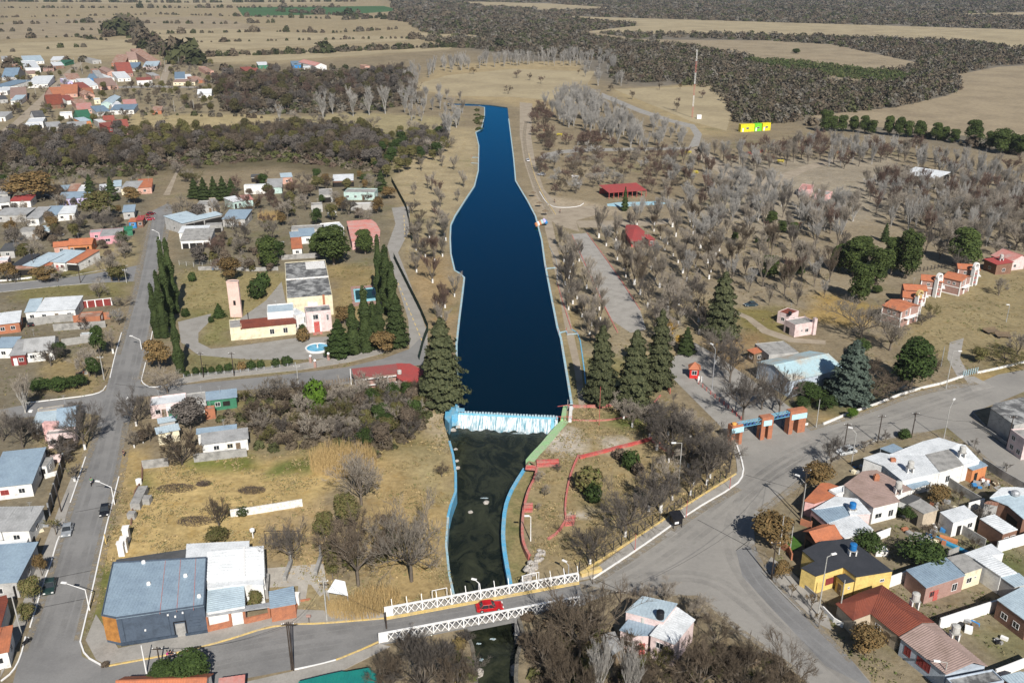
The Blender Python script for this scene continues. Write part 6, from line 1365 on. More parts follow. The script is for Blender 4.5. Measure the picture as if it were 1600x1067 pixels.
for i,(x,y,x2,y2)in enumerate([(665,675,500,480),(1110,590,940,400)]):
 a=Q('e1',x,y);b=Q('e1',x2,y2);t=thing('gate_leaf',['dark blue open gate leaf beside the middle gate pillar','dark blue open gate leaf beside the right gate pillar'][i],'gate',a)
 d=b-a;d*=.62;m=MB()
 for k in range(12):m.bar(d*(k/11)+Vector((0,0,.1)),d*(k/11)+Vector((0,0,2.6)),.05,.05)
 m.obj('bars',mat('dark_blue_gate',(.01,.05,.11),.6),t);MB().bar(Vector((0,0,2.6)),d+Vector((0,0,2.6)),.08,.1).bar(Vector((0,0,.15)),d+Vector((0,0,.15)),.08,.1).bar(Vector((0,0,1.3)),d+Vector((0,0,1.3)),.02,1.1).obj('frame',MATS['dark_blue_gate'],t)
 # guard kiosk
gk=thing('guard_kiosk','small red guard kiosk with orange pyramid roof in the park drive','kiosk',Q('b5',70,292),-.15)
MB().box(0,2.3,0,2.2,0,2.7).obj('wall',mat('bright_red_paint',(.62,.035,.03),.6,.1),gk)
for f in([(-.4,-.4),(2.7,-.4)],[(2.7,-.4),(2.7,2.6)],[(2.7,2.6),(-.4,2.6)],[(-.4,2.6),(-.4,-.4)]):
 tri_roof('roof',[(*f[0],2.7),(*f[1],2.7),(1.15,1.1,4.2)],R['orange'],gk)
window(gk,(1.15,0,1.0),0,1.3,1.2,'white')
t=thing('barrier_posts','pair of white barrier cylinders beside the red guard kiosk','posts',Q('b5',128,315))
MB().lathe([(.25,0),(.25,1.5),(.1,1.6)]).obj('post',M['white'],t);MB().lathe([(.25,0),(.25,1.5),(.1,1.6)],.8,0).obj('post',M['white'],t)
# black stall
st=thing('bus_shelter','black box shaped stall with angled roof standing on the pavement','stall',Q('px',1052,826),.3)
for x,y in((0,0),(1.7,0),(1.7,1.5),(0,1.5)):MB().box(x-.06,x+.06,y-.06,y+.06,0,2.3).obj('leg',M['black'],st)
MB().box(0,1.7,0,1.5,.7,1.9).obj('body',M['black'],st);MB().box(.2,1.0,-.08,-.01,1.0,1.4).obj('plate',M['white'],st)
tri_roof('roof',[(-.3,-.3,2.2),(2.0,-.3,2.2),(2.0,1.8,2.7),(-.3,1.8,2.7)],M['black'],st)
tag(sheet('slab',[Q('b3',x,y)for x,y in((918,838),(955,812),(1000,835),(962,862))],.06,M['concrete_path'],thick=.1),'pale concrete slab on the road edge in front of the black stall','slab',kind=None)
if 'kind' in bpy.data.objects['slab']:del bpy.data.objects['slab']['kind']
# ---------------------------------------------------------------- fences
def fence(lab,zm,pts,h,m,n,pm=None,solid=True,name='fence',pw=.08):
 p=[Q(zm,x,y)for x,y in pts];base=p[0].copy()
 t=thing(name,lab,'fence',base);q=[v-base for v in p]
 if solid:ribbon_mesh(q,.05,.05,h).obj('mesh_panel',M[m],t)
 else:
  for z in(h*.3,h*.6,h*.93):ribbon_mesh(q,.03,z,z+.04).obj('wire',M[m],t)
 Ls=[(b-a).length for a,b in zip(q[:-1],q[1:])];T=sum(Ls)
 pm_=MB().box(-pw,pw,-pw,pw,0,h+.15).mesh('post',M[pm or m])
 for i in range(n+1):
  s=T*i/n;k=0
  while k<len(Ls)-1 and s>Ls[k]:s-=Ls[k];k+=1
  link('post',pm_,None,t,q[k].lerp(q[k+1],min(1,s/Ls[k])))
 return t
fence('dark green netting fence along the lakeside lane, long lower run','a4',[(625,268),(700,420),(770,560),(815,665),(790,730),(765,825)],2.2,'green_mesh',14)
fence('dark green netting fence along the upper lakeside lane','d6',[(1408,100),(1500,270),(1520,360),(1535,470)],2.4,'green_mesh',10)
fence('thin wire fence with dark posts along the roadside pavement','px',[(905,893),(1000,834),(1075,786),(1138,744),(1146,700)],2.0,'dark_steel',26,solid=False)
fence('red rail fence along the middle of the park drive','b5',[(130,330),(200,390),(300,470),(400,560)],.9,'red_paint',10,solid=False)
fence('red and grey railing beside the right edge of the lakeside trees','c3',[(1020,760),(1060,800),(1100,850)],1.4,'red_paint',6,solid=False)
fence('low fence with pink kerb in front of the clipped round bushes','a3',[(240,925),(520,900),(700,880),(860,858)],.8,'grey_steel',14,solid=False)
fence('dark fence behind the row of holiday cabins','c1',[(560,238),(640,225),(780,200),(850,190)],1.5,'dark_steel',12,solid=False)
fence('wire fence with pale posts along the overgrown garden','a3',[(215,300),(300,310),(370,300),(440,290)],1.6,'conc_pole',5,solid=False)
fence('wooden post fence below the reception pavilion','a4',[(250,960),(380,945)],.9,'wood',8,solid=False)
wall('low white canal wall along the verge of the upper road','d1',[(30,600),(220,520),(440,445),(600,380),(790,322),(930,290),(1085,238)],.5,'whitewash',.35)
wall('low white wall right of the park side gate','d1',[(1195,212),(1350,178),(1552,130)],.5,'whitewash',.35)
sheet('canal',[Q('d1',x,y)for x,y in[(215,515),(430,440),(600,378),(790,318),(640,300),(560,330),(440,400),(280,450)]],.03,mat('dark_canal_water',(.02,.025,.022),.1,.1))
fence('blue green metal gate across the concrete driveway','d1',[(1090,232),(1195,208)],1.5,'pale_blue',6,solid=False,name='gate')
for i,(x,y)in enumerate([(945,842),(1045,828),(970,868)]):
 t=thing('gate_post',['left pink gate post with round lamp at the chapel drive','right pink gate post with round lamp at the chapel drive','third pink gate post at the chapel drive'][i],'gate post',Q('a3',x,y))
 MB().box(-.3,.3,-.3,.3,0,1.6).obj('pier',M['brick_pink'],t);MB().lathe([(.1,1.6),(.35,1.8),(.35,2.1),(.1,2.3)]).obj('globe',M['white'],t)
 # street side bits
def bench_table(p,lab,rz=0):
 t=thing('picnic_table',lab,'picnic table',p,rz)
 MB().box(-1.4,1.4,-.5,.5,.7,.8).obj('tabletop',M['wood'],t)
 for s in(-1,1):
  MB().box(-1.4,1.4,s*.95-.2,s*.95+.2,.42,.5).obj('seat',M['wood'],t);MB().box(s*1.0-.1,s*1.0+.1,-1,1,0,.45).obj('leg',M['wood'],t)
 return t
def cart(x,y,lab,rz):
 t=thing('flat_cart',lab,'cart',Q('c1',x,y),rz)
 MB().box(-2,2,-1.1,1.1,.6,.75).obj('bed',M['wood'],t);MB().box(-2,2,1.0,1.1,.75,1.3).obj('rail',M['wood'],t)
 for a in(-1.4,1.4):
  for b in(-1,1):MB().lathe([(.35,-.06),(.35,.06)],0,0,10).obj('wheel',M['black'],t,(a,b,.35)).rotation_euler=(math.pi/2,0,0)
cart(1060,640,'left wooden flat cart on the grass by the cabins',.2);cart(1140,670,'right wooden flat cart on the grass by the cabins',-.1)
for i,(zm,x,y,mk,lab)in enumerate([('c4',385,275,'white','pair of white picnic tables on the grass left of the dark red shelter'),('c4',365,222,'white','white picnic table above the pair of white tables'),('d3',455,358,'salmon','pale orange picnic table under the reddish trees'),('d3',215,322,'yellow','yellow picnic table near the lake road'),('d3',130,296,'salmon','orange bench table beside the dark red tree by the lake road'),('d3',895,465,'yellow','yellow picnic table at the end of the reddish grove'),('d3',1010,432,'yellow','small yellow table near the curved gravel track'),('d3',1048,556,'yellow','yellow bench between the grey park trees'),('d3',1385,438,'hot','left red playground seat below the yellow containers'),('d3',1462,425,'hot','middle red playground seat below the yellow containers'),('d3',1540,415,'salmon','orange playground seat below the yellow containers'),('d3',1430,745,'yellow','yellow picnic table at the edge of the pale poplar clump'),('c5',430,410,'yellow','yellow play frame right of the red seats'),('c5',708,368,'salmon','orange play frame farthest to the right'),('c5',560,315,'salmon','pink play hut behind the red seats'),('d4',670,210,'salmon','pink table by the twin round pines')]):
 t=bench_table(Q(zm,x,y),lab,random.uniform(-.4,.4));t.scale=(1.25,1.25,1.3)
 mm={'white':M['white'],'salmon':mat('orange_table',(.62,.27,.13),.7),'yellow':mat('yellow_table',(.72,.58,.05),.7),'hot':mat('red_table',(.65,.08,.07),.7)}[mk]
 for c in t.children:
  me=c.data.copy();me.materials[0]=mm;c.data=me
def parasol(zm,x,y,lab):
 t=thing('sunshade',lab,'sunshade',Q(zm,x,y));MB().tube((0,0,0),(0,0,2.2),.06).obj('pole',M['wood_pole'],t)
 MB().lathe([(1.5,2.0),(.1,2.6)],0,0,8).obj('canopy',M['wood'],t)
for i,(x,y)in enumerate([(60,362),(105,437),(148,497)]):parasol('c4',x,y,['topmost small thatched sunshade on the lake bank','middle small thatched sunshade on the lake bank','lowest small thatched sunshade on the lake bank'][i])
for i,(x,y)in enumerate([(400,240),(500,465)]):parasol('c3',x,y,['thatched sunshade by the water next to the tiled walkway','thatched sunshade left of the first tall conifer'][i])
parasol('c4',295,915,'thatched sunshade under the trees beside the blue pier')
# coloured tube slide beside the water
sl=thing('water_slide','striped orange, white, green and purple inflatable toy at the lake edge','slide',Q('c4',125,570))
for i,(m_,dx,dz)in enumerate([('orange',-2.2,.4),('white',-1.4,.9),('orange',-.7,1.2),('turq',0,1.6),('lilac',.9,2.0),('blue',1.5,1.6)]):
 MB().lathe([(.2,-1.0),(.65,-.8),(.65,.8),(.2,1.0)],0,0,10).obj('tube',W[m_],sl,(dx,0,dz)).rotation_euler=(math.pi/2+.3,0,.3)
def jetty(zm,pts,lab):
 t=thing('jetty',lab,'jetty',Q(zm,*pts[0]));q=[Q(zm,x,y)-t.location for x,y in pts];ribbon_mesh(q,.8,.15,.3).obj('platform',M['pale_blue'],t)
 for v in q:MB().tube((v.x,v.y,.3),(v.x,v.y,1.3),.06).obj('post',M['red_paint'],t)
jetty('c4',[(150,885),(225,878)],'small pale blue jetty on the right bank with red posts')
jetty('c3',[(255,395),(315,380),(325,405),(400,400)],'angled pale blue jetty platform lower on the right bank')
jetty('c6',[(600,712),(640,712)],'upper small blue jetty on the left bank');jetty('c6',[(595,745),(640,748)],'lower small blue jetty on the left bank')
# ---------------------------------------------------------------- vegetation
M['bark']=mat('grey_bark',(.15,.125,.10),.95,.2,2,rnd=.15);M['bark_pale']=mat('pale_bark',(.34,.325,.30),.9,.15,2,rnd=.1)
M['bark_dark']=mat('dark_bark',(.07,.055,.045),.95,.2,2)
LM=dict(grey=leafmat('grey_twigs',(.335,.295,.245),(.21,.18,.145),.3),pale=leafmat('pale_twigs',(.40,.38,.35),(.27,.255,.235),.12),wood=leafmat('dusty_olive_leaves',(.06,.062,.026),(.09,.072,.035),.2),brown=leafmat('brown_twigs',(.145,.112,.08),(.095,.075,.055),.25),red=leafmat('reddish_twigs',(.17,.112,.088),(.11,.075,.06),.2),dark=leafmat('dark_twigs',(.145,.127,.11),(.09,.078,.068),.2),autumn=leafmat('autumn_leaves',(.20,.125,.05),(.115,.085,.038),.2),gold=leafmat('golden_leaves',(.52,.34,.08),(.36,.22,.05),.1),olive=leafmat('olive_leaves',(.085,.095,.028),(.14,.11,.05),.25),green=leafmat('green_leaves',(.05,.078,.02),(.024,.04,.012),.2),bright=leafmat('bright_green_leaves',(.09,.16,.018),(.05,.09,.012),.1),pine=leafmat('pine_needles',(.075,.10,.026),(.035,.052,.016),.18),cedar=leafmat('cedar_needles',(.09,.095,.045),(.042,.05,.024),.12),bluish=leafmat('bluish_needles',(.085,.11,.085),(.045,.062,.05),.08),cypress=leafmat('cypress_needles',(.05,.068,.022),(.028,.042,.014),.12),straw=leafmat('dry_reeds',(.50,.36,.17),(.36,.25,.11),.1))
def prisms(S,n=3):
 """S rows: x0 y0 z0 x1 y1 z1 r0 r1 -> tapered n-sided tubes"""
 S=np.asarray(S,float);a=S[:,:3];b=S[:,3:6];d=b-a;l=np.linalg.norm(d,axis=1,keepdims=True)+1e-9;d/=l
 h=np.where(np.abs(d[:,2:3])<.9,np.array([[0,0,1.]]),np.array([[1.,0,0]]));u=np.cross(d,h);u/=np.linalg.norm(u,axis=1,keepdims=True)+1e-9;w=np.cross(d,u)
 V=[]
 for p,r in((a,S[:,6:7]),(b,S[:,7:8])):
  for i in range(n):
   t=2*math.pi*i/n;V.append(p+(u*math.cos(t)+w*math.sin(t))*r)
 V=np.stack(V,1).reshape(-1,3);k=2*n;base=np.arange(len(S))[:,None]*k;F=[]
 for i in range(n):F.append(base+np.array([[i,(i+1)%n,(i+1)%n+n,i+n]]))
 return V,np.concatenate(F,0)
def bare(seed,H=8.0,spread=.95,trunk=.2,limbs=5,up=.7,kids=(4,5,5,5),tw=.02,asym=.25,tilt=(.3,.8),tr=1.0):
 R_=random.Random(seed);T=[];C=[]
 def rot(d,ang,az):
  u=d.orthogonal().normalized();w=d.cross(u);return(d*math.cos(ang)+(u*math.cos(az)+w*math.sin(az))*math.sin(ang)).normalized()
 def br(p,d,L_,r,lv):
  n=kids[lv]if lv<len(kids)else 0
  bend=rot(d,R_.uniform(0,.25),R_.random()*6.28);q=p+d*L_*.5;e=q+(bend+Vector((0,0,.12*up))).normalized()*L_*.5
  tgt=T if lv<2 else C;r2=max(tw*.55,r*.55)
  (tgt.append((*p,*e,r,r2))if lv==len(kids)else tgt.extend([(*p,*q,r,(r+r2)/2),(*q,*e,(r+r2)/2,r2)]))
  for i in range(n):
   t=R_.uniform(.35,1.0);s=(p.lerp(q,t*2)if t<.5 else q.lerp(e,t*2-1))
   nd=rot(d,R_.uniform(*tilt),R_.random()*6.28);nd=(nd+Vector((0,0,up*.45))).normalized()
   br(s,nd,L_*R_.uniform(.45,.72),max(tw*.8,r*.5),lv+1)
 th=H*trunk;T.append((0,0,-.2,0,0,th*.55,H*.026*tr,H*.022*tr));T.append((0,0,th*.55,.02*H*R_.uniform(-1,1),0,th,H*.022*tr,H*.018*tr))
 for i in range(limbs):
  az=6.28*(i+R_.random()*.7)/limbs;tl=R_.uniform(.25,.75)*spread
  d=Vector((math.sin(tl)*math.cos(az),math.sin(tl)*math.sin(az),math.cos(tl)));br(Vector((0,0,th*R_.uniform(.75,1))),d,H*R_.uniform(.3,.42)*(1+asym*R_.uniform(-1,1)),H*.012*tr,0)
 Tn,Cn=np.array(T),np.array(C)
 mz=max(Cn[:,5].max(),1);k=H/mz
 for A_ in(Tn,Cn):A_[:,:6]*=k
 return Tn,Cn
def leaves(n,size,f,seed):
 r=np.random.default_rng(seed);c,nr=f(n,r)
 a=r.normal(size=(n,3));a-=(a*nr).sum(1,keepdims=True)*nr*.6;a/=np.linalg.norm(a,axis=1,keepdims=True);b=np.cross(nr+.5*r.normal(size=(n,3)),a);b/=np.linalg.norm(b,axis=1,keepdims=True)+1e-9
 s=size*r.uniform(.6,1.3,(n,1));V=np.stack([c-a*s-b*s*.5,c+a*s*.9-b*s*.6,c+a*s+b*s*.5,c-a*s*.8+b*s*.7],1).reshape(-1,3)
 return V,np.arange(4*n).reshape(-1,4)
def lobes(H,W_,z0,k,seed,inner=.35,zs=.85):
 R_=np.random.default_rng(seed)
 cs=[]
 for i in range(k):
  az=R_.random()*6.28;t=R_.random()**.7;rr=(W_/2)*.62*math.sqrt(R_.random())*(1-.35*t);cs.append((rr*math.cos(az),rr*math.sin(az),z0+(H-z0)*(.25+.6*t),W_*R_.uniform(.17,.29)))
 cs=np.array(cs)
 def f(n,r):
  i=r.integers(0,k,n);d=r.normal(size=(n,3));d/=np.linalg.norm(d,axis=1,keepdims=True);d[:,2]=np.where(r.random(n)<.3,d[:,2],np.abs(d[:,2]))
  rad=cs[i,3:4]*r.uniform(inner,1.05,(n,1))**.4;return cs[i,:3]+d*rad*np.array([[1,1,zs]]),d
 return f
def cone(H,W_,z0,tiers,pw,seed,drop=.15,rag=.25):
 def f(n,r):
  t=r.random(n)**.62;t=1-t if True else t;z=z0+(H-z0)*t
  tier=.78+.22*np.cos(t*tiers*6.28+1);az=r.random(n)*6.28;lump=1+rag*np.sin(az*3+t*9+seed)*np.cos(az*2-t*14)+rag*.5*np.sin(az*7+t*31)
  R0=(W_/2)*(1-t)**pw*np.minimum(1,.62+t*4)*tier*lump*r.uniform(.72,1.03,n)
  c=np.stack([R0*np.cos(az),R0*np.sin(az),z-drop*R0],1);nr=np.stack([np.cos(az),np.sin(az),.5+0*az],1);return c,nr/np.linalg.norm(nr,axis=1,keepdims=True)
 return f
def trunkonly(H,r,top=.9):return prisms([(0,0,-.2,0,0,H*.35,r,r*.75),(0,0,H*.35,0,0,H*top,r*.75,r*.2)],6)
def core(H,W_,z0,pw):
 m=MB().lathe([(W_*.5*(1-t)**pw*min(1,.55+t*4)*.78+.02,z0+(H-z0)*t)for t in[0,.12,.3,.5,.7,.85,.97]],0,0,9);return np.array(m.v),m.f
KIND={}
def mk(kind,H,W_,gens,bark,leaf,smooth=False):
 vs=[]
 for i,(tr,cr,corem)in enumerate(gens):
  tm_=npmesh(kind+'_trunk',*tr,M[bark]);V,F=cr
  if corem is not None:
   cv,cf=corem;n0=len(V);V=np.vstack([V,cv]);q=[tuple(j+n0 for j in f)for f in cf]
   q4=[f for f in q if len(f)==4];F=np.vstack([F,np.array(q4)])
  vs.append((tm_,npmesh(kind+'_crown',V,F,LM[leaf])))
 cv=np.array([v.co for v in vs[0][1].vertices]);W_=2*np.percentile(np.hypot(cv[:,0],cv[:,1]),94);KIND[kind]=dict(H=H,W=float(W_),v=vs,leaf=leaf)
def bgen(*seeds,**kw):
 o=[]
 for s in seeds:
  T,C=bare(s,**kw);o.append((prisms(T,5),prisms(C,3),None))
 return o
mk('bare',8,7.2,bgen(1,2,3,4,5,H=8,spread=1.15,up=.5,tilt=(.35,.9)),'bark','grey')
mk('upright',10,6,bgen(6,7,8,9,H=10,spread=.62,up=.95,trunk=.14,tilt=(.2,.6),tw=.02,kids=(5,5,5,4),tr=.8),'bark','grey')
mk('bigbare',12,12,bgen(11,12,13,H=12,tw=.026,kids=(5,5,5,4),limbs=7,spread=1.35,up=.45,tilt=(.35,.95)),'bark','grey')
mk('bushy',6,7,bgen(21,22,23,24,H=6,trunk=.08,limbs=8,spread=1.25,up=.45,tw=.024,kids=(4,4,4,5)),'bark_dark','brown')
mk('poplar',12,4.2,bgen(31,32,33,34,H=12,trunk=.1,limbs=6,spread=.4,up=1.1,tw=.02,tilt=(.15,.45),kids=(5,5,4,4),tr=.7),'bark_pale','pale')
mk('pollard',4,3,bgen(41,42,43,H=4,trunk=.4,limbs=5,spread=1.1,up=.4,tw=.04,kids=(3,4,4)),'bark','dark')
mk('leafy',6,5.5,[(trunkonly(6,.16,.6),leaves(3200,.15,lobes(6,5.5,.3,18,s,.2),s),None)for s in(51,52,53)],'bark','autumn')
mk('shrub',3,3.4,[(trunkonly(3,.07,.4),leaves(1500,.14,lobes(3,3.4,.0,12,s,.2),s),None)for s in(61,62,63)],'bark_dark','olive')
mk('pine',9,7,[(trunkonly(9,.2,.8),leaves(7000,.17,lobes(9,5.2,-.8,30,s,.5,1.25),s),None)for s in(71,72,73)],'bark','pine')
mk('ball',2,2,[(trunkonly(2,.06,.3),leaves(700,.13,lambda n,r:((lambda d:(d*(1+.16*np.sin(d[:,:1]*5+s)*np.cos(d[:,1:2]*6)+.08*np.sin(d[:,2:]*11))*r.uniform(.8,1.06,(n,1))+[[0,0,1.]],d))((lambda q:q/np.linalg.norm(q,axis=1,keepdims=True))(r.normal(size=(n,3))))),s),None)for s in(81,82)],'bark','green')
mk('cedar',18,9,[(trunkonly(18,.35,.9),leaves(12000,.25,cone(18,9,.9,9,.52,s,.22,.26),s),core(17,6.6,1.4,.55))for s in(91,92,93)],'bark','cedar')
mk('cypress',15,2.6,[(trunkonly(15,.2,.9),leaves(3800,.17,cone(15,2.6,.3,3,.42,s,0,.12),s),core(14.6,2.2,.4,.45))for s in(101,102,103)],'bark','cypress')
mk('conifer',12,6,[(trunkonly(12,.22,.9),leaves(4200,.25,cone(12,6,1.0,7,.8,s,.3,.22),s),core(11.4,4.2,1.4,.8))for s in(111,112)],'bark','cypress')
wb=MB().lathe([(.34,-.1),(.27,.25),(.25,1.25),(.2,1.26)],0,0,7).mesh('whitewashed_base',M['whitewash'])
rt=random.Random(5)
def plant(kind,p,h,w=None,label=None,leaf=None,cat=None,group=None,white=False,name=None,sx=1.0):
 K=KIND[kind];v=K['v'][rt.randrange(len(K['v']))]
 nm=name or{'bare':'bare_tree','upright':'bare_tree','bigbare':'bare_tree','bushy':'bare_bush_tree','poplar':'poplar_tree','pollard':'pollarded_tree','leafy':'leafy_tree','shrub':'shrub','pine':'pine_tree','ball':'clipped_bush','cedar':'cedar_tree','cypress':'cypress_tree','conifer':'conifer_tree'}[kind]
 r=bpy.data.objects.new(nm,None);COL.objects.link(r);r.location=p;sz=h/K['H'];sw=(w/K['W'])if w else sz*rt.uniform(.9,1.12)
 r.scale=(sw*sx,sw*sx,sz);r.rotation_euler=(0,0,rt.random()*6.28)
 tag(r,label,cat or('shrub' if kind in('shrub','ball')else 'tree'),group)
 o=link('trunk',v[0],None,r);c=link('crown',v[1],None,r)
 if leaf and leaf!=K['leaf']:
  c.material_slots[0].link='OBJECT';c.material_slots[0].material=LM[leaf]
 if white:b=link('whitewashed_base',wb,None,r);b.scale=(1/sw*sz,1/sw*sz,1)
 return r
def T(kind,x,y,hp,wp,label,leaf=None,white=False,zm='px',**kw):
 X,Y=PX(zm,x,y);s=scl(Y)
 if kind=='pine' and wp:wp*=.84
 plant(kind,P(X,Y),hgt(X,Y,hp),wp/s if wp else None,label,leaf,white=white,**kw)
 # --- conifers and evergreens surveyed one by one
T('cedar',692,634,138,66,'huge dark conifer at the left edge of the lake above the weir')
T('cedar',938,630,122,48,'tall conifer nearest the lake on the right bank',white=True)
T('cedar',990,637,122,54,'tall conifer in the middle of the three on the right bank',white=True)
T('cedar',1028,607,124,42,'tallest narrow conifer at the right of the three lakeside ones',white=True)
T('cedar',1125,528,104,50,'large dark conifer standing alone left of the pale pink house')
T('conifer',1072,553,42,26,'small dark conifer beside the yellow willow','cypress',True)
T('conifer',976,330,38,11,'thin dark conifer in front of the dark red picnic shelter')
T('cedar',1325,628,97,62,'blue grey rounded conifer above the canal bend','bluish')
T('pine',1422,606,78,62,'dark green broad pine right of the blue grey conifer','green')
for x,y,h,w,l in[(247,528,86,15,'front leftmost slim cypress along the street'),(258,528,106,16,'second slim cypress along the street'),(266,510,120,16,'third slim cypress along the street'),(274,490,118,17,'fourth slim cypress along the street'),(262,470,100,14,'slim cypress at the far end of the street row'),(282,583,94,16,'slim cypress standing forward at the lower end of the street row'),(554,553,78,17,'short dark cypress right of the round tree by the fountain'),(573,550,104,17,'tall cypress before the pool'),(585,545,74,15,'broad cypress right of the tall one before the pool'),(594,524,66,12,'slim cypress at the right corner of the pool'),(594,470,104,12,'tall thin cypress behind the pool'),(606,490,108,16,'tall thick cypress beside the lakeside lane'),(615,500,92,15,'cypress leaning on the lakeside lane row'),(603,445,62,12,'rear cypress beside the faded red roofed house')]:
 T('cypress',x,y,h,w*(1.3 if x>300 else 1.0),l)
T('cedar',621,542,84,34,'bushy dark conifer at the lower end of the cypress row','cypress')
T('conifer',531,556,58,42,'round dark conifer beside the fountain','green')
T('pine',522,414,62,58,'large green pine behind the chapel hall')
T('pine',497,400,36,28,'smaller green pine left of the large pine behind the hall')
T('pine',571,398,40,30,'flat crowned pine in front of the faded red roofed house',sx=1)
T('pine',421,420,50,34,'dark green pine above the chapel driveway')
T('ball',403,466,30,27,'large round dark bush on the chapel lawn, lower one');T('ball',412,450,24,22,'round dark bush behind the large one on the chapel lawn')
T('ball',301,440,14,12,'small round bush near the cypress shadow');T('ball',290,495,13,13,'small round bush at the edge of the chapel drive')
T('conifer',343,496,22,18,'dark spiky bush left of the pink bell tower','green');T('ball',330,504,9,9,'tiny round bush beside the chapel drive curve')
T('ball',474,533,20,20,'orange green round bush beside the chapel door','autumn');T('ball',473,522,15,12,'narrow green bush beside the chapel door')
T('ball',494,638,44,34,'bright green egg shaped tree below the side street','bright')
for i,(x,y)in enumerate([(257,918),(307,907),(352,905),(395,900),(440,900),(490,890),(562,884),(615,880),(668,872),(752,865),(812,855)]):
 T('ball',x,y,[9,11,11,10,13,12,13,13,12,13,13][i],[10,11,11,10,11,14,14,15,12,14,18][i],['first','second','third','fourth','fifth','sixth','seventh','eighth','ninth','tenth','last'][i]+' clipped bush from the left in the hedge row before the chapel',zm='a3',group='clipped bushes before the chapel',leaf='autumn' if i==6 else None)
for x,y,h,l in[(144,312,40,'left dark conifer behind the lilac house'),(176,314,38,'right dark conifer behind the lilac house'),(305,310,32,'leftmost of the dark conifer clump beyond the blue shed'),(320,313,36,'second of the dark conifer clump beyond the blue shed'),(336,314,38,'third of the dark conifer clump beyond the blue shed'),(350,313,38,'fourth of the dark conifer clump beyond the blue shed'),(363,311,32,'rightmost of the dark conifer clump beyond the blue shed'),(596,300,34,'dark conifer at the top of the netting fence')]:
 T('conifer',x,y,h,20,l)
for i,(x,y,h,w)in enumerate([(1288,205,27,20),(1302,204,20,14),(1316,204,20,16),(1333,205,20,16),(1350,207,22,16),(1362,209,18,14),(1388,210,24,16),(1405,212,25,18),(1418,213,20,14),(1435,214,22,20),(1463,218,22,18),(1476,219,18,14),(1490,222,18,16),(1520,224,30,26),(1545,232,22,18),(1563,238,30,26),(1580,238,24,18),(1594,242,26,22)]):
 T('pine',x,y+2,h*1.3,w*1.1,'round green pine in the long row along the edge of the straw field',group='pines along the straw field')
for x,y,h,w,l in[(1332,432,62,42,'big green pine, front left of the park pine clump'),(1310,424,44,30,'leftmost smaller pine of the park clump'),(1368,445,58,40,'pine in the middle of the park clump'),(1341,474,62,40,'lowest pine of the park clump, standing forward'),(1350,405,36,30,'rear pine of the park clump'),(1392,430,60,34,'pine between the middle and the tallest of the clump'),(1415,436,76,40,'tallest bright green pine at the right of the clump'),(1504,418,62,50,'large dark pine behind the orange roofed cabins'),(1205,350,20,18,'small round pine by the picnic wall'),(1222,364,19,18,'left of the twin round pines in the park'),(1240,367,20,17,'right of the twin round pines in the park'),(1201,434,34,30,'lone bright green pine above the bare trees'),(1232,434,22,20,'small yellow green pine right of the lone one'),(1249,430,22,16,'narrow pine beside the small yellow green one'),(1147,380,18,12,'small green tree among pale poplars'),(1200,378,10,10,'tiny round green bush in the park'),(1183,381,9,9,'tiniest round green bush in the park'),(1370,458,12,18,'low green bush below the pine clump'),(1244,84,8,14,'isolated dark tree in the far straw field')]:
 T('pine',x,y,h,w,l)
T('conifer',1382,378,30,13,'thin dark conifer behind the pine clump')
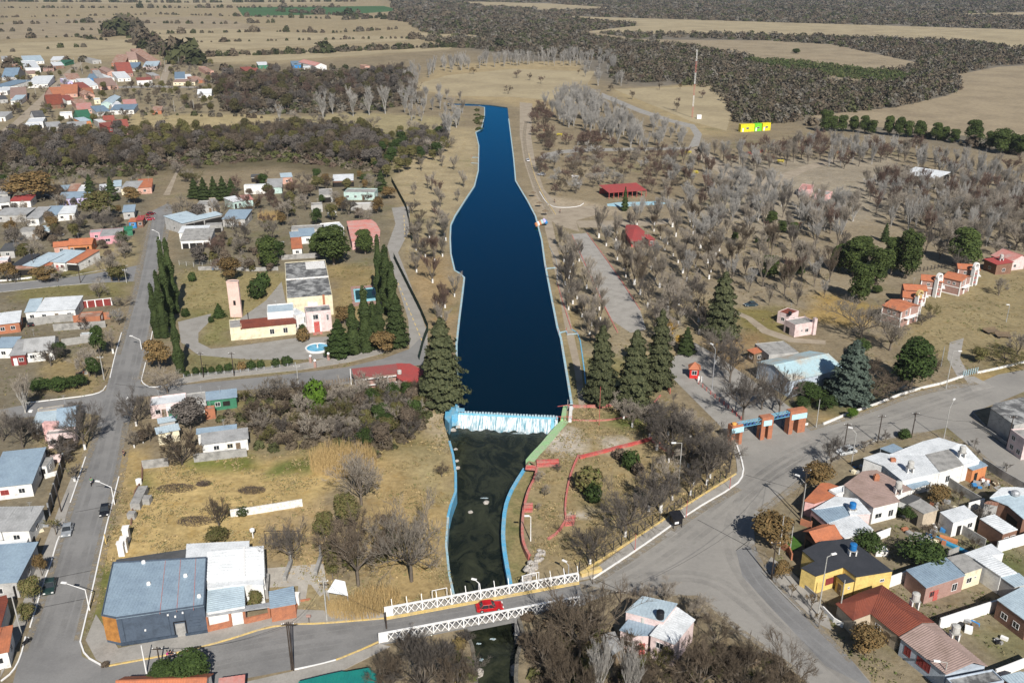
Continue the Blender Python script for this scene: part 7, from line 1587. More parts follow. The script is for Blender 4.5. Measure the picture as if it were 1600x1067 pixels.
# --- single leafy or bare trees near the houses
for k,x,y,h,w,l,lf in[('leafy',362,440,36,34,'orange leaved tree on the chapel lawn','autumn'),('leafy',250,578,48,36,'autumn coloured tree below the street cypresses','autumn'),('leafy',539,508,30,28,'golden brown tree beside the pool','autumn'),('leafy',601,552,32,38,'brown leaved tree at the lower end of the cypress row','autumn'),('leafy',50,316,44,66,'broad orange tree above the red half roof','autumn'),('leafy',84,365,26,20,'small orange tree by the dark parked car','autumn'),('leafy',12,440,30,30,'golden tree at the left edge by the cross street','autumn'),('leafy',155,345,44,44,'yellow brown tree above the pink house','olive'),('leafy',210,318,26,26,'orange brown tree beside the upper street','autumn'),('leafy',608,312,20,22,'rusty orange tree next to the conifer by the fence','autumn'),('leafy',72,440,22,38,'brown tree on the verge of the cross street','autumn'),('bushy',285,726,56,56,'dense brown rounded tree at the corner of the dry lot','brown'),('leafy',298,672,46,50,'dark olive tree behind the cream house','dark'),('leafy',1048,530,30,20,'bright yellow willow between the dark conifers','gold'),('leafy',1060,545,22,12,'smaller yellow willow beside the first','gold'),('leafy',1206,856,50,62,'orange brown tree at the street bend by the pole','autumn'),('leafy',1277,762,34,46,'orange tree left of the path to the gabled house','autumn'),('leafy',1352,1024,40,50,'golden tree before the maroon tiled house','autumn'),('leafy',1462,790,30,34,'yellow brown tree in the yard behind the white house','autumn'),('leafy',1222,905,26,24,'small reddish tree before the yellow house','autumn'),('leafy',1438,888,42,66,'dark green tree mass in the yard above the blue roof','green'),('leafy',1352,866,34,44,'dark green tree behind the black roof','green'),('leafy',1418,815,22,24,'dark green tree beside the concrete cube','green'),('shrub',1405,806,12,16,'dark shrub under the gabled house windows','green'),('ball',920,768,36,44,'large round dark green shrub in the terraces','olive'),('ball',927,784,26,28,'smaller round shrub in front of the large one','green'),('ball',985,732,27,28,'dark green shrub under the red terrace wall','green'),('ball',968,718,17,18,'brown round shrub left of the dark green one','brown'),('ball',997,742,18,18,'brown shrub right of the dark green one','brown'),('leafy',508,850,48,30,'green bush at the left edge of the big river tree','olive'),('leafy',545,830,50,40,'olive tree between the bare river trees','olive'),('leafy',606,880,50,30,'green bush between the two big bare river trees','green'),('leafy',520,905,40,22,'bright olive bush beside the utility pole','olive'),('pine',262,1078,40,60,'dark round evergreen tree at the bottom edge, left half','green'),('pine',303,1076,50,66,'dark round evergreen tree at the bottom edge, right half','green'),('shrub',402,948,24,24,'yellow green agave plants behind the canopy','olive'),('shrub',342,972,12,22,'yellow green plants in the left brick planter','olive'),('bare',175,440,50,50,'bare tree with a white forked trunk at the cross street corner','grey'),('leafy',186,440,24,30,'low olive bush behind the forked bare tree','olive'),('bare',155,466,36,32,'bare tree on the grass corner of the cross street','grey'),('bare',186,508,28,28,'pale bare street tree beside the red panelled wall','pale'),('bare',194,480,20,26,'pale bare tree at the corner above the red panelled wall','grey'),('bare',133,516,24,24,'small pinkish bare tree in front of the grey yard wall','red'),('bare',90,440,26,26,'bare street tree on the verge of the cross street','grey'),('bare',24,442,22,20,'bare pollard tree at the left verge of the cross street','dark'),('bare',283,346,46,42,'round grey bare tree at the top of the street','grey'),('bigbare',140,588,46,56,'grey bare tree in the upper left yard','grey'),('bare',80,572,40,40,'dark bare tree in front of the long pale roof','dark'),('leafy',95,560,24,22,'dark green bush beside the long pale roof','green'),('leafy',157,560,50,20,'tall dark hedge tree beside the street','green'),('leafy',150,590,32,22,'dark olive hedge tree at the yard corner','green'),('bare',177,552,44,18,'thin bare street tree with white base','grey'),('leafy',62,612,18,34,'dark hedge along the side street, left part','green'),('leafy',90,610,18,34,'dark hedge along the side street, middle part','green'),('leafy',120,606,20,30,'dark hedge along the side street, right part','green'),('poplar',40,645,64,32,'tall pale bare tree in the side street garden','grey'),('bigbare',213,665,62,62,'bare grey tree with white base at the street corner','dark'),('bigbare',262,614,42,54,'low bare grey tree below the street cypresses','grey'),('bigbare',133,702,80,66,'dark gnarled bare tree with white base leaning over the street','dark'),('bigbare',36,700,62,70,'wide bare tree in front of the pink block','dark'),('bigbare',5,690,60,50,'bare tree at the left edge above the blue roof','grey'),('bare',210,699,30,30,'small bare tree with white base beside the street','grey'),('bare',235,690,40,26,'thin brown bare tree in front of the cream house','brown'),('leafy',224,692,18,22,'brown shrub beside the small white based tree','brown'),('bushy',90,715,24,56,'dark hedge heap below the pink house','dark'),('bare',343,826,52,44,'brown bare tree with spiky agave at its foot on the dry lot','brown'),('leafy',340,850,24,32,'spiky dark green plant behind the white ribbed roof','olive'),('bigbare',453,882,78,62,'bare pruned tree behind a frame in the paved yard','dark'),('ball',379,805,12,18,'dark agave like bush at the end of the whitewashed wall','cypress'),('pollard',117,752,24,26,'small pollarded tree with white base on the left pavement','dark'),('pollard',88,836,28,26,'pollarded tree beside the silver car','olive'),('leafy',66,900,34,18,'autumn bush on the pavement behind the green car','autumn'),('leafy',52,940,36,32,'brown bushy street tree below the green car','olive'),('leafy',44,972,26,26,'lowest olive street bush on the left pavement','olive'),('shrub',166,1042,7,13,'tuft of dry grass at the kerb corner','brown'),('bigbare',643,908,138,128,'very large bare grey tree on the left river bank','grey'),('bigbare',565,790,92,92,'large pale grey bare tree above the river trees','grey'),('bigbare',560,915,130,124,'large reddish brown bare tree left of the biggest one','brown'),('bare',690,745,26,22,'small brown bare tree beside the blue river wall','brown'),('bigbare',665,1095,120,130,'big dark bare tree below the near parapet','dark'),('bigbare',612,1090,70,80,'dark bare tree left of the big one at the bottom','brown'),('bigbare',715,1100,100,70,'brown bare tree on the bank right of the big one at the bottom','brown'),('bigbare',905,1030,130,124,'huge brown bare tree covering the right end of the bridge','brown'),('bigbare',860,1075,110,90,'brown bare tree at the water edge below the bridge','brown'),('poplar',930,1110,125,46,'left pale branched tree at the bottom edge','pale'),('poplar',985,1115,115,44,'right pale branched tree at the bottom edge','pale'),('bigbare',1090,1090,105,110,'brown bare tree below the pink house, left','brown'),('bigbare',1150,1100,110,100,'brown bare tree below the pink house, middle','brown'),('bigbare',1215,1110,100,100,'brown bare tree below the pink house, right','brown'),('bigbare',900,1120,100,90,'dense brown tree at the bottom under the pale branches','brown'),('bigbare',1020,1120,90,90,'brown tree at the bottom edge in front of the pink house','brown'),('bare',1010,945,36,40,'grey bare tree behind the blue roof of the pink house, left','grey'),('bare',1040,944,38,40,'grey bare tree behind the blue roof of the pink house, right','grey'),('bare',1088,975,50,48,'grey bare tree right of the corrugated roof','grey'),('bare',1120,1010,46,46,'second grey bare tree right of the corrugated roof','brown'),('bigbare',977,838,88,98,'large bare tree with white base beside the pavement, middle','dark'),('bigbare',922,880,72,78,'bare tree with white base nearest the bridge','dark'),('bare',1032,800,74,82,'bare tree with white base left of the black stall','dark'),('bigbare',1048,712,80,84,'bare tree at the right end of the red terrace wall','dark'),('bare',1012,662,40,50,'bare tree below the lakeside conifers','grey'),('bigbare',1104,757,88,100,'bare tree with white base before the gateway','dark'),('bigbare',1160,656,92,78,'dark bare tree behind the left gate truss','dark'),('bigbare',1217,650,84,62,'dark bare tree behind the right gate truss','dark'),('bigbare',1140,598,70,74,'bare tree left of the market hall','dark'),('bigbare',1118,568,64,66,'bare tree with white base right of the park drive','grey'),('bare',1190,640,60,50,'bare tree in front of the market hall','grey'),('bare',1078,735,50,50,'thin bare tree on the park bank by the fence','grey'),('bare',1070,680,46,50,'bare tree along the left edge of the park drive','grey'),('bare',1100,700,50,50,'bare tree on the bank left of the gateway','grey'),('bare',1140,720,40,40,'bare tree right before the left gate pillar','grey'),('bare',1297,730,54,44,'sparse black bare tree at the plaza corner','dark'),('pollard',1350,706,20,22,'small leafless pollard by the blue carport','dark'),('pollard',1383,692,18,18,'small pollard beside the road side palm','dark'),('shrub',1415,685,12,22,'spiky palm like plant behind the white roof','green'),('pollard',1522,700,14,14,'pollard stump by the right street, upper','dark'),('pollard',1527,714,13,13,'pollard stump by the right street, second','dark'),('pollard',1572,737,14,14,'pollard stump by the right street, lower','dark'),('bigbare',1345,530,70,82,'large grey bare tree in front of the cabins','grey'),('bigbare',1390,548,60,70,'dense grey bare tree right of the large one by the cabins','grey'),('bare',1360,600,44,50,'grey bare tree beside the blue grey conifer','brown'),('bushy',1363,622,28,54,'brown thicket over the canal','brown'),('bushy',1400,612,22,40,'brown thicket beside the dark pine','brown'),('bare',1455,590,40,36,'brown bare tree right of the dark pine','brown'),('bare',1454,500,30,20,'thin young tree before the second cabin','olive'),('bare',1440,508,20,26,'low dark bare tree before the first cabin','dark'),('bare',1560,462,30,30,'small bare tree on the lawn right of the cabins','grey'),('leafy',1530,567,22,24,'yellow green agave cluster by the side gate','olive'),('bushy',1570,562,20,60,'dark green hedge by the canal wall at the right','olive'),('bare',1588,556,40,44,'bare tree at the right edge above the road','grey'),('leafy',1290,640,22,30,'green bush on the canal bank','green'),('leafy',1268,622,22,44,'green shrubs right of the maroon signboard','green'),('leafy',1300,615,20,34,'green garden bush below the porch','green'),('leafy',1255,640,18,24,'dark green bush beside the gate fence','green'),('leafy',1330,655,16,18,'bright green bush on the canal edge','bright'),('leafy',1345,560,30,22,'green bush beside the market porch','green')]:
 T(k,x,y,h,w,l,lf,white=('white' in l and 'base' in l))
 # --- groves: trees standing loosely, nothing in the photograph tells one from its neighbours
bpy.context.view_layer.update()
BOX=[]
for o in bpy.data.objects:
 if o.type=='MESH' and o.name.split('.')[0]in('roof','stage','parapet','seat'):
  c=[o.matrix_world@Vector(b)for b in o.bound_box];BOX.append((min(p.x for p in c),max(p.x for p in c),min(p.y for p in c),max(p.y for p in c)))
BOX=np.array(BOX)
RO=[]
for o in bpy.data.objects:
 if o.get('kind')=='structure' and o.type=='MESH' and o.name.split('.')[0]in('street','road','plaza','park_drive','side_street','cross_street','promenade','tiled_walkway','park_track','lakeside_lane','dirt_road','parking_court','pavement','canal','lake','river','river_shelf','court_strip'):
  vs=o.data.vertices;vs=vs[len(vs)//2:]if o.name.startswith('pavement')else vs
  q=[Vector((v.co.x+o.location.x,v.co.y+o.location.y,0))for v in vs];RO.append((min(v.x for v in q),max(v.x for v in q),min(v.y for v in q),max(v.y for v in q),q))
def free(X,Y,m=1.5,road=True):
 """which of the points stand clear of buildings, roads and water"""
 ok=np.ones(X.shape,bool)
 for a,b,c,d in BOX:ok&=~((X>a-m)&(X<b+m)&(Y>c-m)&(Y<d+m))
 if road:
  for a,b,c,d,q in RO:
   k=np.where(ok&(X>a)&(X<b)&(Y>c)&(Y<d))[0]
   if len(k):ok[k]&=~inside(X[k],Y[k],q)
 return ok
rg=random.Random(99)
def gpts(pts,gap,n,m=1.5,road=True):
 pw=line(pts);r=np.random.default_rng(int(pts[0][0])*7+n+5000);N=n*30;X=r.uniform(min(p.x for p in pw),max(p.x for p in pw),N);Y=r.uniform(min(p.y for p in pw),max(p.y for p in pw),N)
 k=inside(X,Y,pw);X,Y=X[k],Y[k];k=free(X,Y,m,road);got=[]
 for x,y in zip(X[k],Y[k]):
  if len(got)>=n:break
  if all((a-x)**2+(b-y)**2>=gap*gap for a,b in got):got.append((float(x),float(y)))
 return got
def grove(pts,gap,n,fn,m=1.5,road=True):
 for i,(x,y)in enumerate(gpts(pts,gap,n,m,road)):fn(Vector((x,y,0)),i)
TC={}
def mass(name,label,pts,gap,n,kinds,h0,h1,m=1.5,road=True):
 """a wood too dense to count: one object that scatters the tree meshes over its own points"""
 g=gpts(pts,gap,n,m,road);r=np.random.default_rng(n);me=bpy.data.meshes.new(name);me.from_pydata([(x,y,0)for x,y in g],[],[])
 for an,dt in(('sc',r.uniform(h0,h1,len(g))),('ro',r.uniform(0,6.28,len(g)))):me.attributes.new(an,'FLOAT','POINT').data.foreach_set('value',dt.astype(np.float32))
 col=bpy.data.collections.new(name+'_trees')
 for k,lf in kinds:
  for i_ in(0,1):
   key=(k,lf,i_)
   if key not in TC:
    v=KIND[k]['v'][i_];bm=bmesh.new();bm.from_mesh(v[0]);n0=len(bm.faces);bm.from_mesh(v[1]);bm.faces.ensure_lookup_table()
    for i in range(n0,len(bm.faces)):bm.faces[i].material_index=1
    bmesh.ops.scale(bm,vec=(1/KIND[k]['H'],)*3,verts=bm.verts);q=bpy.data.meshes.new('tree');bm.to_mesh(q);bm.free();q.materials.append(v[0].materials[0]);q.materials.append(LM[lf]);TC[key]=bpy.data.objects.new('tree',q)
   if TC[key].name not in col.objects:col.objects.link(TC[key])
 o=link(name,me);md=o.modifiers.new('scatter','NODES');ng=bpy.data.node_groups.new('scatter_trees','GeometryNodeTree');md.node_group=ng
 ng.interface.new_socket('Geometry',in_out='INPUT',socket_type='NodeSocketGeometry');ng.interface.new_socket('Geometry',in_out='OUTPUT',socket_type='NodeSocketGeometry');N=ng.nodes;L=ng.links
 gi,go,ip,ci,rv,a1,a2,cx=[N.new(t)for t in('NodeGroupInput','NodeGroupOutput','GeometryNodeInstanceOnPoints','GeometryNodeCollectionInfo','FunctionNodeRandomValue','GeometryNodeInputNamedAttribute','GeometryNodeInputNamedAttribute','ShaderNodeCombineXYZ')]
 ci.inputs[0].default_value=col;ci.inputs['Separate Children'].default_value=True;ci.inputs['Reset Children'].default_value=True;rv.data_type='INT';rv.inputs['Min'].default_value=0;rv.inputs['Max'].default_value=100
 a1.inputs['Name'].default_value='sc';a2.inputs['Name'].default_value='ro';ip.inputs['Pick Instance'].default_value=True
 L.new(gi.outputs[0],ip.inputs['Points']);L.new(ci.outputs[0],ip.inputs['Instance']);L.new([s for s in rv.outputs if s.type=='INT'][0],ip.inputs['Instance Index']);L.new(a1.outputs[0],ip.inputs['Scale']);L.new(a2.outputs[0],cx.inputs[2]);L.new(cx.outputs[0],ip.inputs['Rotation']);L.new(ip.outputs[0],go.inputs[0])
 return tag(o,label,None,None,'stuff')
def gt(kind,h0,h1,label,leafs,group,white=False,wf=1.0):
 def f(p,i):
  lf=rg.choice(leafs);plant(kind,p,rg.uniform(h0,h1),None,label,lf,group=group,white=white,sx=wf*rg.uniform(.9,1.15),name={'red':'reddish_tree','pale':'pale_poplar' if kind=='poplar' else 'pale_bare_tree'}.get(lf))
 return f
PG='whitewashed bare trees of the park'
grove([(865,385),(892,382),(935,470),(955,530),(940,560),(905,520),(880,470)],4.5,22,gt('upright',8,12,'grey bare park tree with whitewashed base between the lake and the tiled walkway',['grey','grey','dark'],PG,True))
grove([(925,372),(1010,350),(1110,345),(1130,400),(1110,440),(1080,470),(1030,480),(1000,470),(960,415)],7,62,gt('upright',6,14,'grey bare park tree with whitewashed base right of the tiled walkway',['grey','pale','brown','grey','grey'],PG,True))
grove([(1010,480),(1090,465),(1110,500),(1095,540),(1060,530),(1040,560),(1020,540)],5.5,14,gt('bare',8,11,'grey bare park tree with whitewashed base around the yellow willow',['grey','dark'],PG,True))
grove([(1110,350),(1200,330),(1290,350),(1320,400),(1290,480),(1200,480),(1150,470),(1120,430)],7.2,56,gt('upright',6,14,'grey bare park tree left of the green pine clump',['grey','pale','brown','red','grey','dark'],'bare trees around the pines'))
grove([(1100,300),(1180,290),(1240,320),(1200,345),(1120,350)],7,30,gt('poplar',10,13,'pale grey poplar around the pink toilet block',['pale','pale','grey'],'pale park poplars',wf=1.5))
grove([(1230,320),(1340,330),(1330,365),(1260,370)],6,26,gt('poplar',10,13,'pale grey poplar between the toilet block and the pines',['pale','grey'],'pale park poplars',wf=1.5))
mass('park_grove','band of leafless grey and reddish trees along the far side of the park clearing',[(1080,238),(1150,245),(1290,225),(1420,240),(1600,280),(1700,330),(1600,320),(1460,284),(1400,255),(1330,266),(1250,256),(1180,272),(1110,264)],6.5,150,[('upright','grey'),('bare','red'),('poplar','pale'),('upright','pale')],8,13)
mass('park_grove','dense grove of tall leafless trees right of the white roofed stage',[(1340,300),(1400,282),(1470,290),(1600,310),(1700,340),(1700,400),(1610,395),(1520,392),(1430,370),(1380,350)],6,130,[('upright','grey'),('upright','pale'),('bigbare','grey'),('upright','red'),('poplar','pale')],9,14)
grove([(1430,400),(1500,375),(1600,395),(1600,385),(1520,425),(1440,440)],6,10,gt('bare',8,11,'dark bare tree behind the holiday cabins',['dark','grey'],'bare trees behind the cabins'))
grove([(850,170),(890,150),(930,160),(1000,205),(1010,240),(930,215),(880,200)],5.5,85,gt('poplar',11,15,'pale poplar of the dense silvery clump beyond the lake head',['pale'],'silvery poplars beyond the lake',wf=1.3))
grove([(1015,195),(1065,205),(1075,232),(1020,236)],6,16,gt('poplar',8,11,'silvery poplar beside the curved gravel track',['pale'],'silvery poplars beyond the lake',wf=1.4))
grove([(828,185),(850,170),(870,215),(960,225),(960,236),(880,240),(835,240)],6,26,gt('bushy',6.5,9.5,'dark reddish bare tree near the upper lake road',['red','red','brown'],'reddish park trees'))
grove([(838,262),(880,240),(1040,238),(1060,260),(1060,300),(980,312),(930,305),(860,310)],7,64,gt('bare',6,10,'reddish or grey bare tree above the dark red picnic shelter',['red','grey','red','pale','brown'],'trees above the picnic shelter'))
grove([(1050,238),(1090,245),(1150,300),(1100,345),(1010,345),(1040,300)],7,34,gt('upright',7.5,12,'grey bare tree right of the dark red picnic shelter',['grey','red','pale'],'trees right of the picnic shelter'))
grove([(640,120),(700,103),(800,96),(900,92),(940,100),(900,104),(800,104),(710,112),(655,128)],7,74,gt('poplar',12,17,'slim pale poplar in the long curved row beyond the lake',['pale'],'curved row of poplars',wf=.9),road=False)
grove([(618,150),(640,120),(655,128),(650,165),(640,190)],7,26,gt('poplar',10,14,'pale poplar at the left end of the curved row',['pale','grey'],'curved row of poplars'),road=False)
grove([(625,165),(690,150),(725,160),(730,200),(700,210),(690,185),(640,195)],7,26,gt('poplar',8,13,'pale bare poplar on the grass beside the lake head',['pale','grey'],'poplars at the lake head',wf=1.2))
grove([(900,90),(960,95),(975,135),(940,140),(900,115)],8,20,gt('poplar',9,15,'silvery poplar at the edge of the dark far wood',['pale'],'poplars at the wood edge',wf=1.3),road=False)
for x,y,h in[(505,185,48),(520,178,36),(552,182,50),(577,180,50),(602,178,48),(700,225,55),(713,200,40),(437,190,30)]:T('poplar',x,y,h,h*.42,'tall pale bare tree standing in the field left of the lake','pale',group='tall pale trees in the field')
grove([(640,230),(700,225),(735,240),(730,300),(700,350),(650,400),(640,330)],8,17,gt('upright',6,10,'reddish grey bare tree on the grassy left lake bank',['red','grey','grey'],'trees on the left lake bank'))
grove([(640,390),(700,350),(712,420),(715,500),(690,540),(660,470)],6,14,gt('upright',7,11,'grey bare tree between the lakeside lane and the water',['grey','red','grey'],'trees by the lakeside lane',True))
grove([(640,330),(655,330),(660,420),(640,415)],6,5,gt('bare',6,8,'dark bare tree right next to the netting fence',['dark','brown'],'trees by the netting fence'))
grove([(690,115),(960,115),(1110,150),(1130,200),(1000,165),(900,125),(800,150)],16,16,gt('bare',5,8,'lone reddish bare tree on the straw coloured meadow',['red','autumn','brown'],'lone trees on the meadow'))
# woods west of the lake
WD='trees of the wood between the village and the houses'
mass('riverside_wood','brown and grey leafless wood between the far village and the near houses',[(-60,222),(200,212),(430,205),(560,205),(600,235),(590,262),(420,240),(270,245),(240,262),(-60,268)],5.5,420,[('bushy','brown'),('bushy','dark'),('leafy','dark'),('leafy','olive'),('bare','brown'),('bushy','dark'),('leafy','brown'),('leafy','wood')],6,10.5)
mass('riverside_wood','brown and grey leafless wood below the far farmhouses',[(335,125),(420,118),(560,122),(640,108),(650,150),(620,168),(560,165),(450,175),(370,182),(335,160)],6.5,190,[('bushy','brown'),('bushy','dark'),('leafy','dark'),('bushy','red'),('leafy','wood'),('leafy','brown')],7,12)
grove([(560,215),(700,215),(700,245),(660,262),(600,280),(560,250)],5,75,gt('leafy',5,8.5,'olive green bushy tree left of the lake bank',['olive','olive','green','dark'],'olive green wood left of the lake'))
grove([(640,205),(700,205),(705,250),(650,250)],7,16,gt('bushy',7,10,'grey rounded bare tree in the green wood',['grey','dark'],'grey trees in the green wood'))
grove([(440,185),(560,175),(600,200),(500,215)],12,10,gt('bare',6,9,'grey bare tree at the edge of the pale field',['grey'],'trees at the pale field'))
# town trees between the houses
TG='garden trees among the upper houses'
grove([(0,275),(235,290),(215,370),(200,410),(0,420)],7,26,gt('bare',6,9.5,'bare garden tree among the houses left of the street',['grey','dark','brown','grey'],TG))
grove([(290,330),(400,290),(590,280),(600,330),(590,350),(450,400),(400,440),(300,420)],6,34,gt('bare',6,10,'bare garden tree among the houses right of the street',['grey','dark','brown','red'],TG))
grove([(0,280),(235,295),(215,380),(200,410),(0,420)],6,30,gt('leafy',3.5,7,'small olive or brown leaved garden tree among the houses left of the street',['olive','autumn','brown','green','dark'],'leafy garden trees left of the street'))
grove([(290,330),(400,285),(590,275),(605,330),(590,360),(450,400),(400,440),(300,420)],6,38,gt('leafy',3.5,7.5,'small olive or brown leaved garden tree among the houses right of the street',['olive','brown','dark','green','autumn','brown'],'leafy garden trees right of the street'))
grove([(290,370),(400,380),(430,430),(300,410)],3.5,30,gt('shrub',1.5,3,'olive shrub of the overgrown garden beside the street',['olive','olive','brown'],'shrubs of the overgrown garden'))
grove([(240,262),(290,240),(330,265),(300,300),(270,280)],6,10,gt('bushy',5,8,'grey bushy tree beside the dirt track above the street',['grey','olive','dark'],'trees at the dirt track'))
mass('village_shrubbery','small bare trees and shrubs between the houses of the far village',[(0,120),(330,100),(330,180),(200,195),(60,200),(0,180)],9,190,[('bare','dark'),('bushy','brown'),('leafy','olive'),('bare','grey')],4,8)
# thickets below the side street
grove([(320,640),(400,620),(540,612),(640,605),(675,640),(640,690),(590,700),(520,690),(440,700),(400,690),(390,650)],4.2,62,gt('bushy',4,7,'tangled grey brown tree in the thicket below the side street',['brown','dark','grey','olive','grey'],'thicket below the side street'),m=.5)
grove([(560,640),(660,610),(680,625),(650,670),(600,710),(570,700)],3.6,32,gt('leafy',4,6,'olive green tree at the right end of the thicket',['olive','olive','green','brown'],'green thicket by the river bank'),m=.5)
grove([(530,800),(600,800),(605,900),(560,900),(510,880)],5,10,gt('shrub',2,4,'low olive shrub under the big river trees',['olive','brown'],'shrubs under the river trees'))
grove([(850,960),(940,985),(1000,1040),(1200,1030),(1260,1067),(830,1090)],4.2,34,gt('bushy',3,5.5,'brown thicket bush at the bottom edge below the bridge',['brown','brown','dark','olive'],'bushes at the bottom edge'),m=.3)
grove([(600,1012),(740,1000),(745,1080),(600,1080)],4,12,gt('bushy',2.5,4,'brown bush on the left bank below the bridge',['brown','dark','olive'],'bushes on the near left bank'),m=.3)
grove([(960,650),(1030,650),(1130,700),(1130,745),(1050,800),(1000,800),(1060,740),(1020,700)],4.2,24,gt('bare',5.5,8.5,'bare tree on the terraced bank beside the pavement fence',['dark','dark','grey'],'bare trees on the terraced bank',True))
grove([(840,740),(880,735),(875,800),(840,830)],5,7,gt('bare',2,3.4,'small bare sapling between the red terrace walls',['grey','dark'],'saplings on the terraces'))
grove([(1400,760),(1540,770),(1560,900),(1440,850)],5,14,gt('bare',2.5,4.5,'small bare fruit tree in the yards of the right hand houses',['dark','brown','grey'],'fruit trees in the yards'),m=.6)
grove([(130,640),(20,650),(60,720),(120,730)],4,8,gt('bushy',2,4,'dark bush in the garden before the pink house',['dark','brown'],'garden bushes before the pink house'),m=.6)
grove([(1190,880),(1290,960),(1300,985),(1280,985),(1200,900)],3.4,9,gt('pollard',2,3.5,'small dark street tree on the pavement before the yellow house',['dark','autumn'],'street trees before the yellow house'),road=False,m=.5)
# --- masses nobody could count
def cloud(name,spots,K,seed,pal,fl=.32,label=None):
 """spots: x,y,h,w rows; every bush is K small leaf triangles in a domed volume"""
 r=np.random.default_rng(seed);S=np.array(spots);n=len(S);c=np.repeat(S,K,0);N=len(c)
 d=r.normal(size=(N,3));d/=np.linalg.norm(d,axis=1,keepdims=True);d[:,2]=np.abs(d[:,2]);rad=r.uniform(.35,1,(N,1))**.5
 ctr=np.column_stack([c[:,0]+d[:,0]*rad[:,0]*c[:,3]/2,c[:,1]+d[:,1]*rad[:,0]*c[:,3]/2,d[:,2]*rad[:,0]*c[:,2]*.95+.05*c[:,2]])
 s=c[:,3:4]*fl*r.uniform(.25,.6,(N,1));dn=d+.45*r.normal(size=(N,3));dn/=np.linalg.norm(dn,axis=1,keepdims=True);ta=np.cross(dn,r.normal(size=(N,3)));ta/=np.linalg.norm(ta,axis=1,keepdims=True);tb=np.cross(dn,ta);s=s*1.15;V=np.stack([ctr+ta*s,ctr-ta*s*.5+tb*s*.85,ctr-ta*s*.5-tb*s*.85],1).reshape(-1,3);V[:,2]=np.maximum(V[:,2],.02)
 me=npmesh(name,V,np.arange(3*N).reshape(-1,3));pc=np.array(pal)[r.integers(0,len(pal),n)]*r.uniform(.85,1.15,(n,1));col=np.repeat(pc,K*3,0)*np.repeat(r.uniform(.88,1.12,(N,1)),3,0)
 ca=me.color_attributes.new('tint','FLOAT_COLOR','POINT');ca.data.foreach_set('color',np.column_stack([col,np.ones(len(col))]).astype(np.float32).ravel())
 if 'scrubmat' not in MATS:
  m=bpy.data.materials.new('scrub_foliage');m.use_nodes=True;b=m.node_tree.nodes['Principled BSDF'];b.inputs['Roughness'].default_value=.9;b.inputs['Specular IOR Level'].default_value=.1
  a=m.node_tree.nodes.new('ShaderNodeAttribute');a.attribute_name='tint';m.node_tree.links.new(a.outputs['Color'],b.inputs['Base Color']);MATS['scrubmat']=m
 me.materials.append(MATS['scrubmat']);return tag(link(name,me),label,None,None,'stuff')
def fill(pts,k,h0,h1,wf,seed,avoid=(),mx=30000,chk=False):
 pw=line(pts);r=np.random.default_rng(seed);ys=np.array([p.y for p in pw]);xs=np.array([p.x for p in pw]);out=[]
 y=ys.min()
 while y<ys.max():
  sp=max(2.2,k*y);n=int((xs.max()-xs.min())/sp)+1;X=np.linspace(xs.min(),xs.max(),n)+r.uniform(-.6,.6,n)*sp;Y=np.full(n,y)+r.uniform(-.6,.6,n)*sp
  ok=inside(X,Y,pw)
  for a in avoid:ok&=~inside(X,Y,a)
  if chk:ok&=free(X,Y,1)
  elif k>.0075 and y>400:ok&=wave(X,Y,.011,3)+.5*wave(X,Y,.04,6)+r.normal(size=n)*.25>-.72
  for x_,y_ in zip(X[ok],Y[ok]):
   h=r.uniform(h0,h1);out.append((x_,y_,h,max(h*wf,sp*1.1)*r.uniform(.8,1.2)))
  y+=sp
 return out[:mx]
G1=[(.105,.09,.066),(.08,.07,.048),(.115,.092,.064),(.09,.07,.05),(.062,.066,.03),(.13,.118,.098)]
flds=[line(p)for p in[[(830,24),(1100,32),(1300,38),(1700,50),(1700,90),(1500,66),(1200,56),(900,52),(1000,40)],[(850,40),(1000,62),(1200,64),(1300,70),(1440,100),(1400,112),(1300,108),(1200,96),(1080,74),(950,62)],[(1270,115),(1350,118),(1400,132),(1300,132)],[(1480,22),(1700,18),(1700,28),(1520,26)],[(700,2),(860,6),(980,14),(900,18),(760,12)],[(1160,92),(1250,96),(1430,118),(1410,132),(1270,115),(1180,105)]]]
cloud('far_woodland',fill([(600,-30),(1700,-30),(1700,95),(1560,103),(1490,118),(1500,140),(1480,150),(1400,168),(1260,182),(1235,195),(1150,192),(1138,165),(1110,140),(1040,128),(960,132),(950,96),(880,92),(760,80),(680,62),(620,25)],.0078,4,8,1.2,1,flds),38,1,G1,.28,label='grey brown scrub woodland stretching to the horizon')
cloud('green_scrub',fill([(1160,92),(1250,96),(1430,118),(1410,132),(1270,118),(1180,105)],.005,2,4,1.5,2),26,2,[(.055,.075,.025),(.08,.09,.035)])
cloud('green_scrub',fill([(1150,180),(1240,170),(1400,150),(1400,165),(1260,182),(1200,195)],.006,2,4,1.5,22),30,12,[(.05,.06,.025),(.08,.075,.04)])
def hedge(pts,sp,h0,h1,seed,jit=2.0):
 r=np.random.default_rng(seed);p=line(pts);out=[]
 for a,b in zip(p[:-1],p[1:]):
  n=max(1,int((b-a).length/sp))
  for i in range(n):
   if r.random()<.25:continue
   t=(i+r.random())/n;q=a.lerp(b,t);h=r.uniform(h0,h1)*(1.9 if r.random()<.12 else 1);out.append((q.x+r.normal()*jit,q.y+r.normal()*jit,h,h*r.uniform(1,1.7)))
 return out
hs_=[]
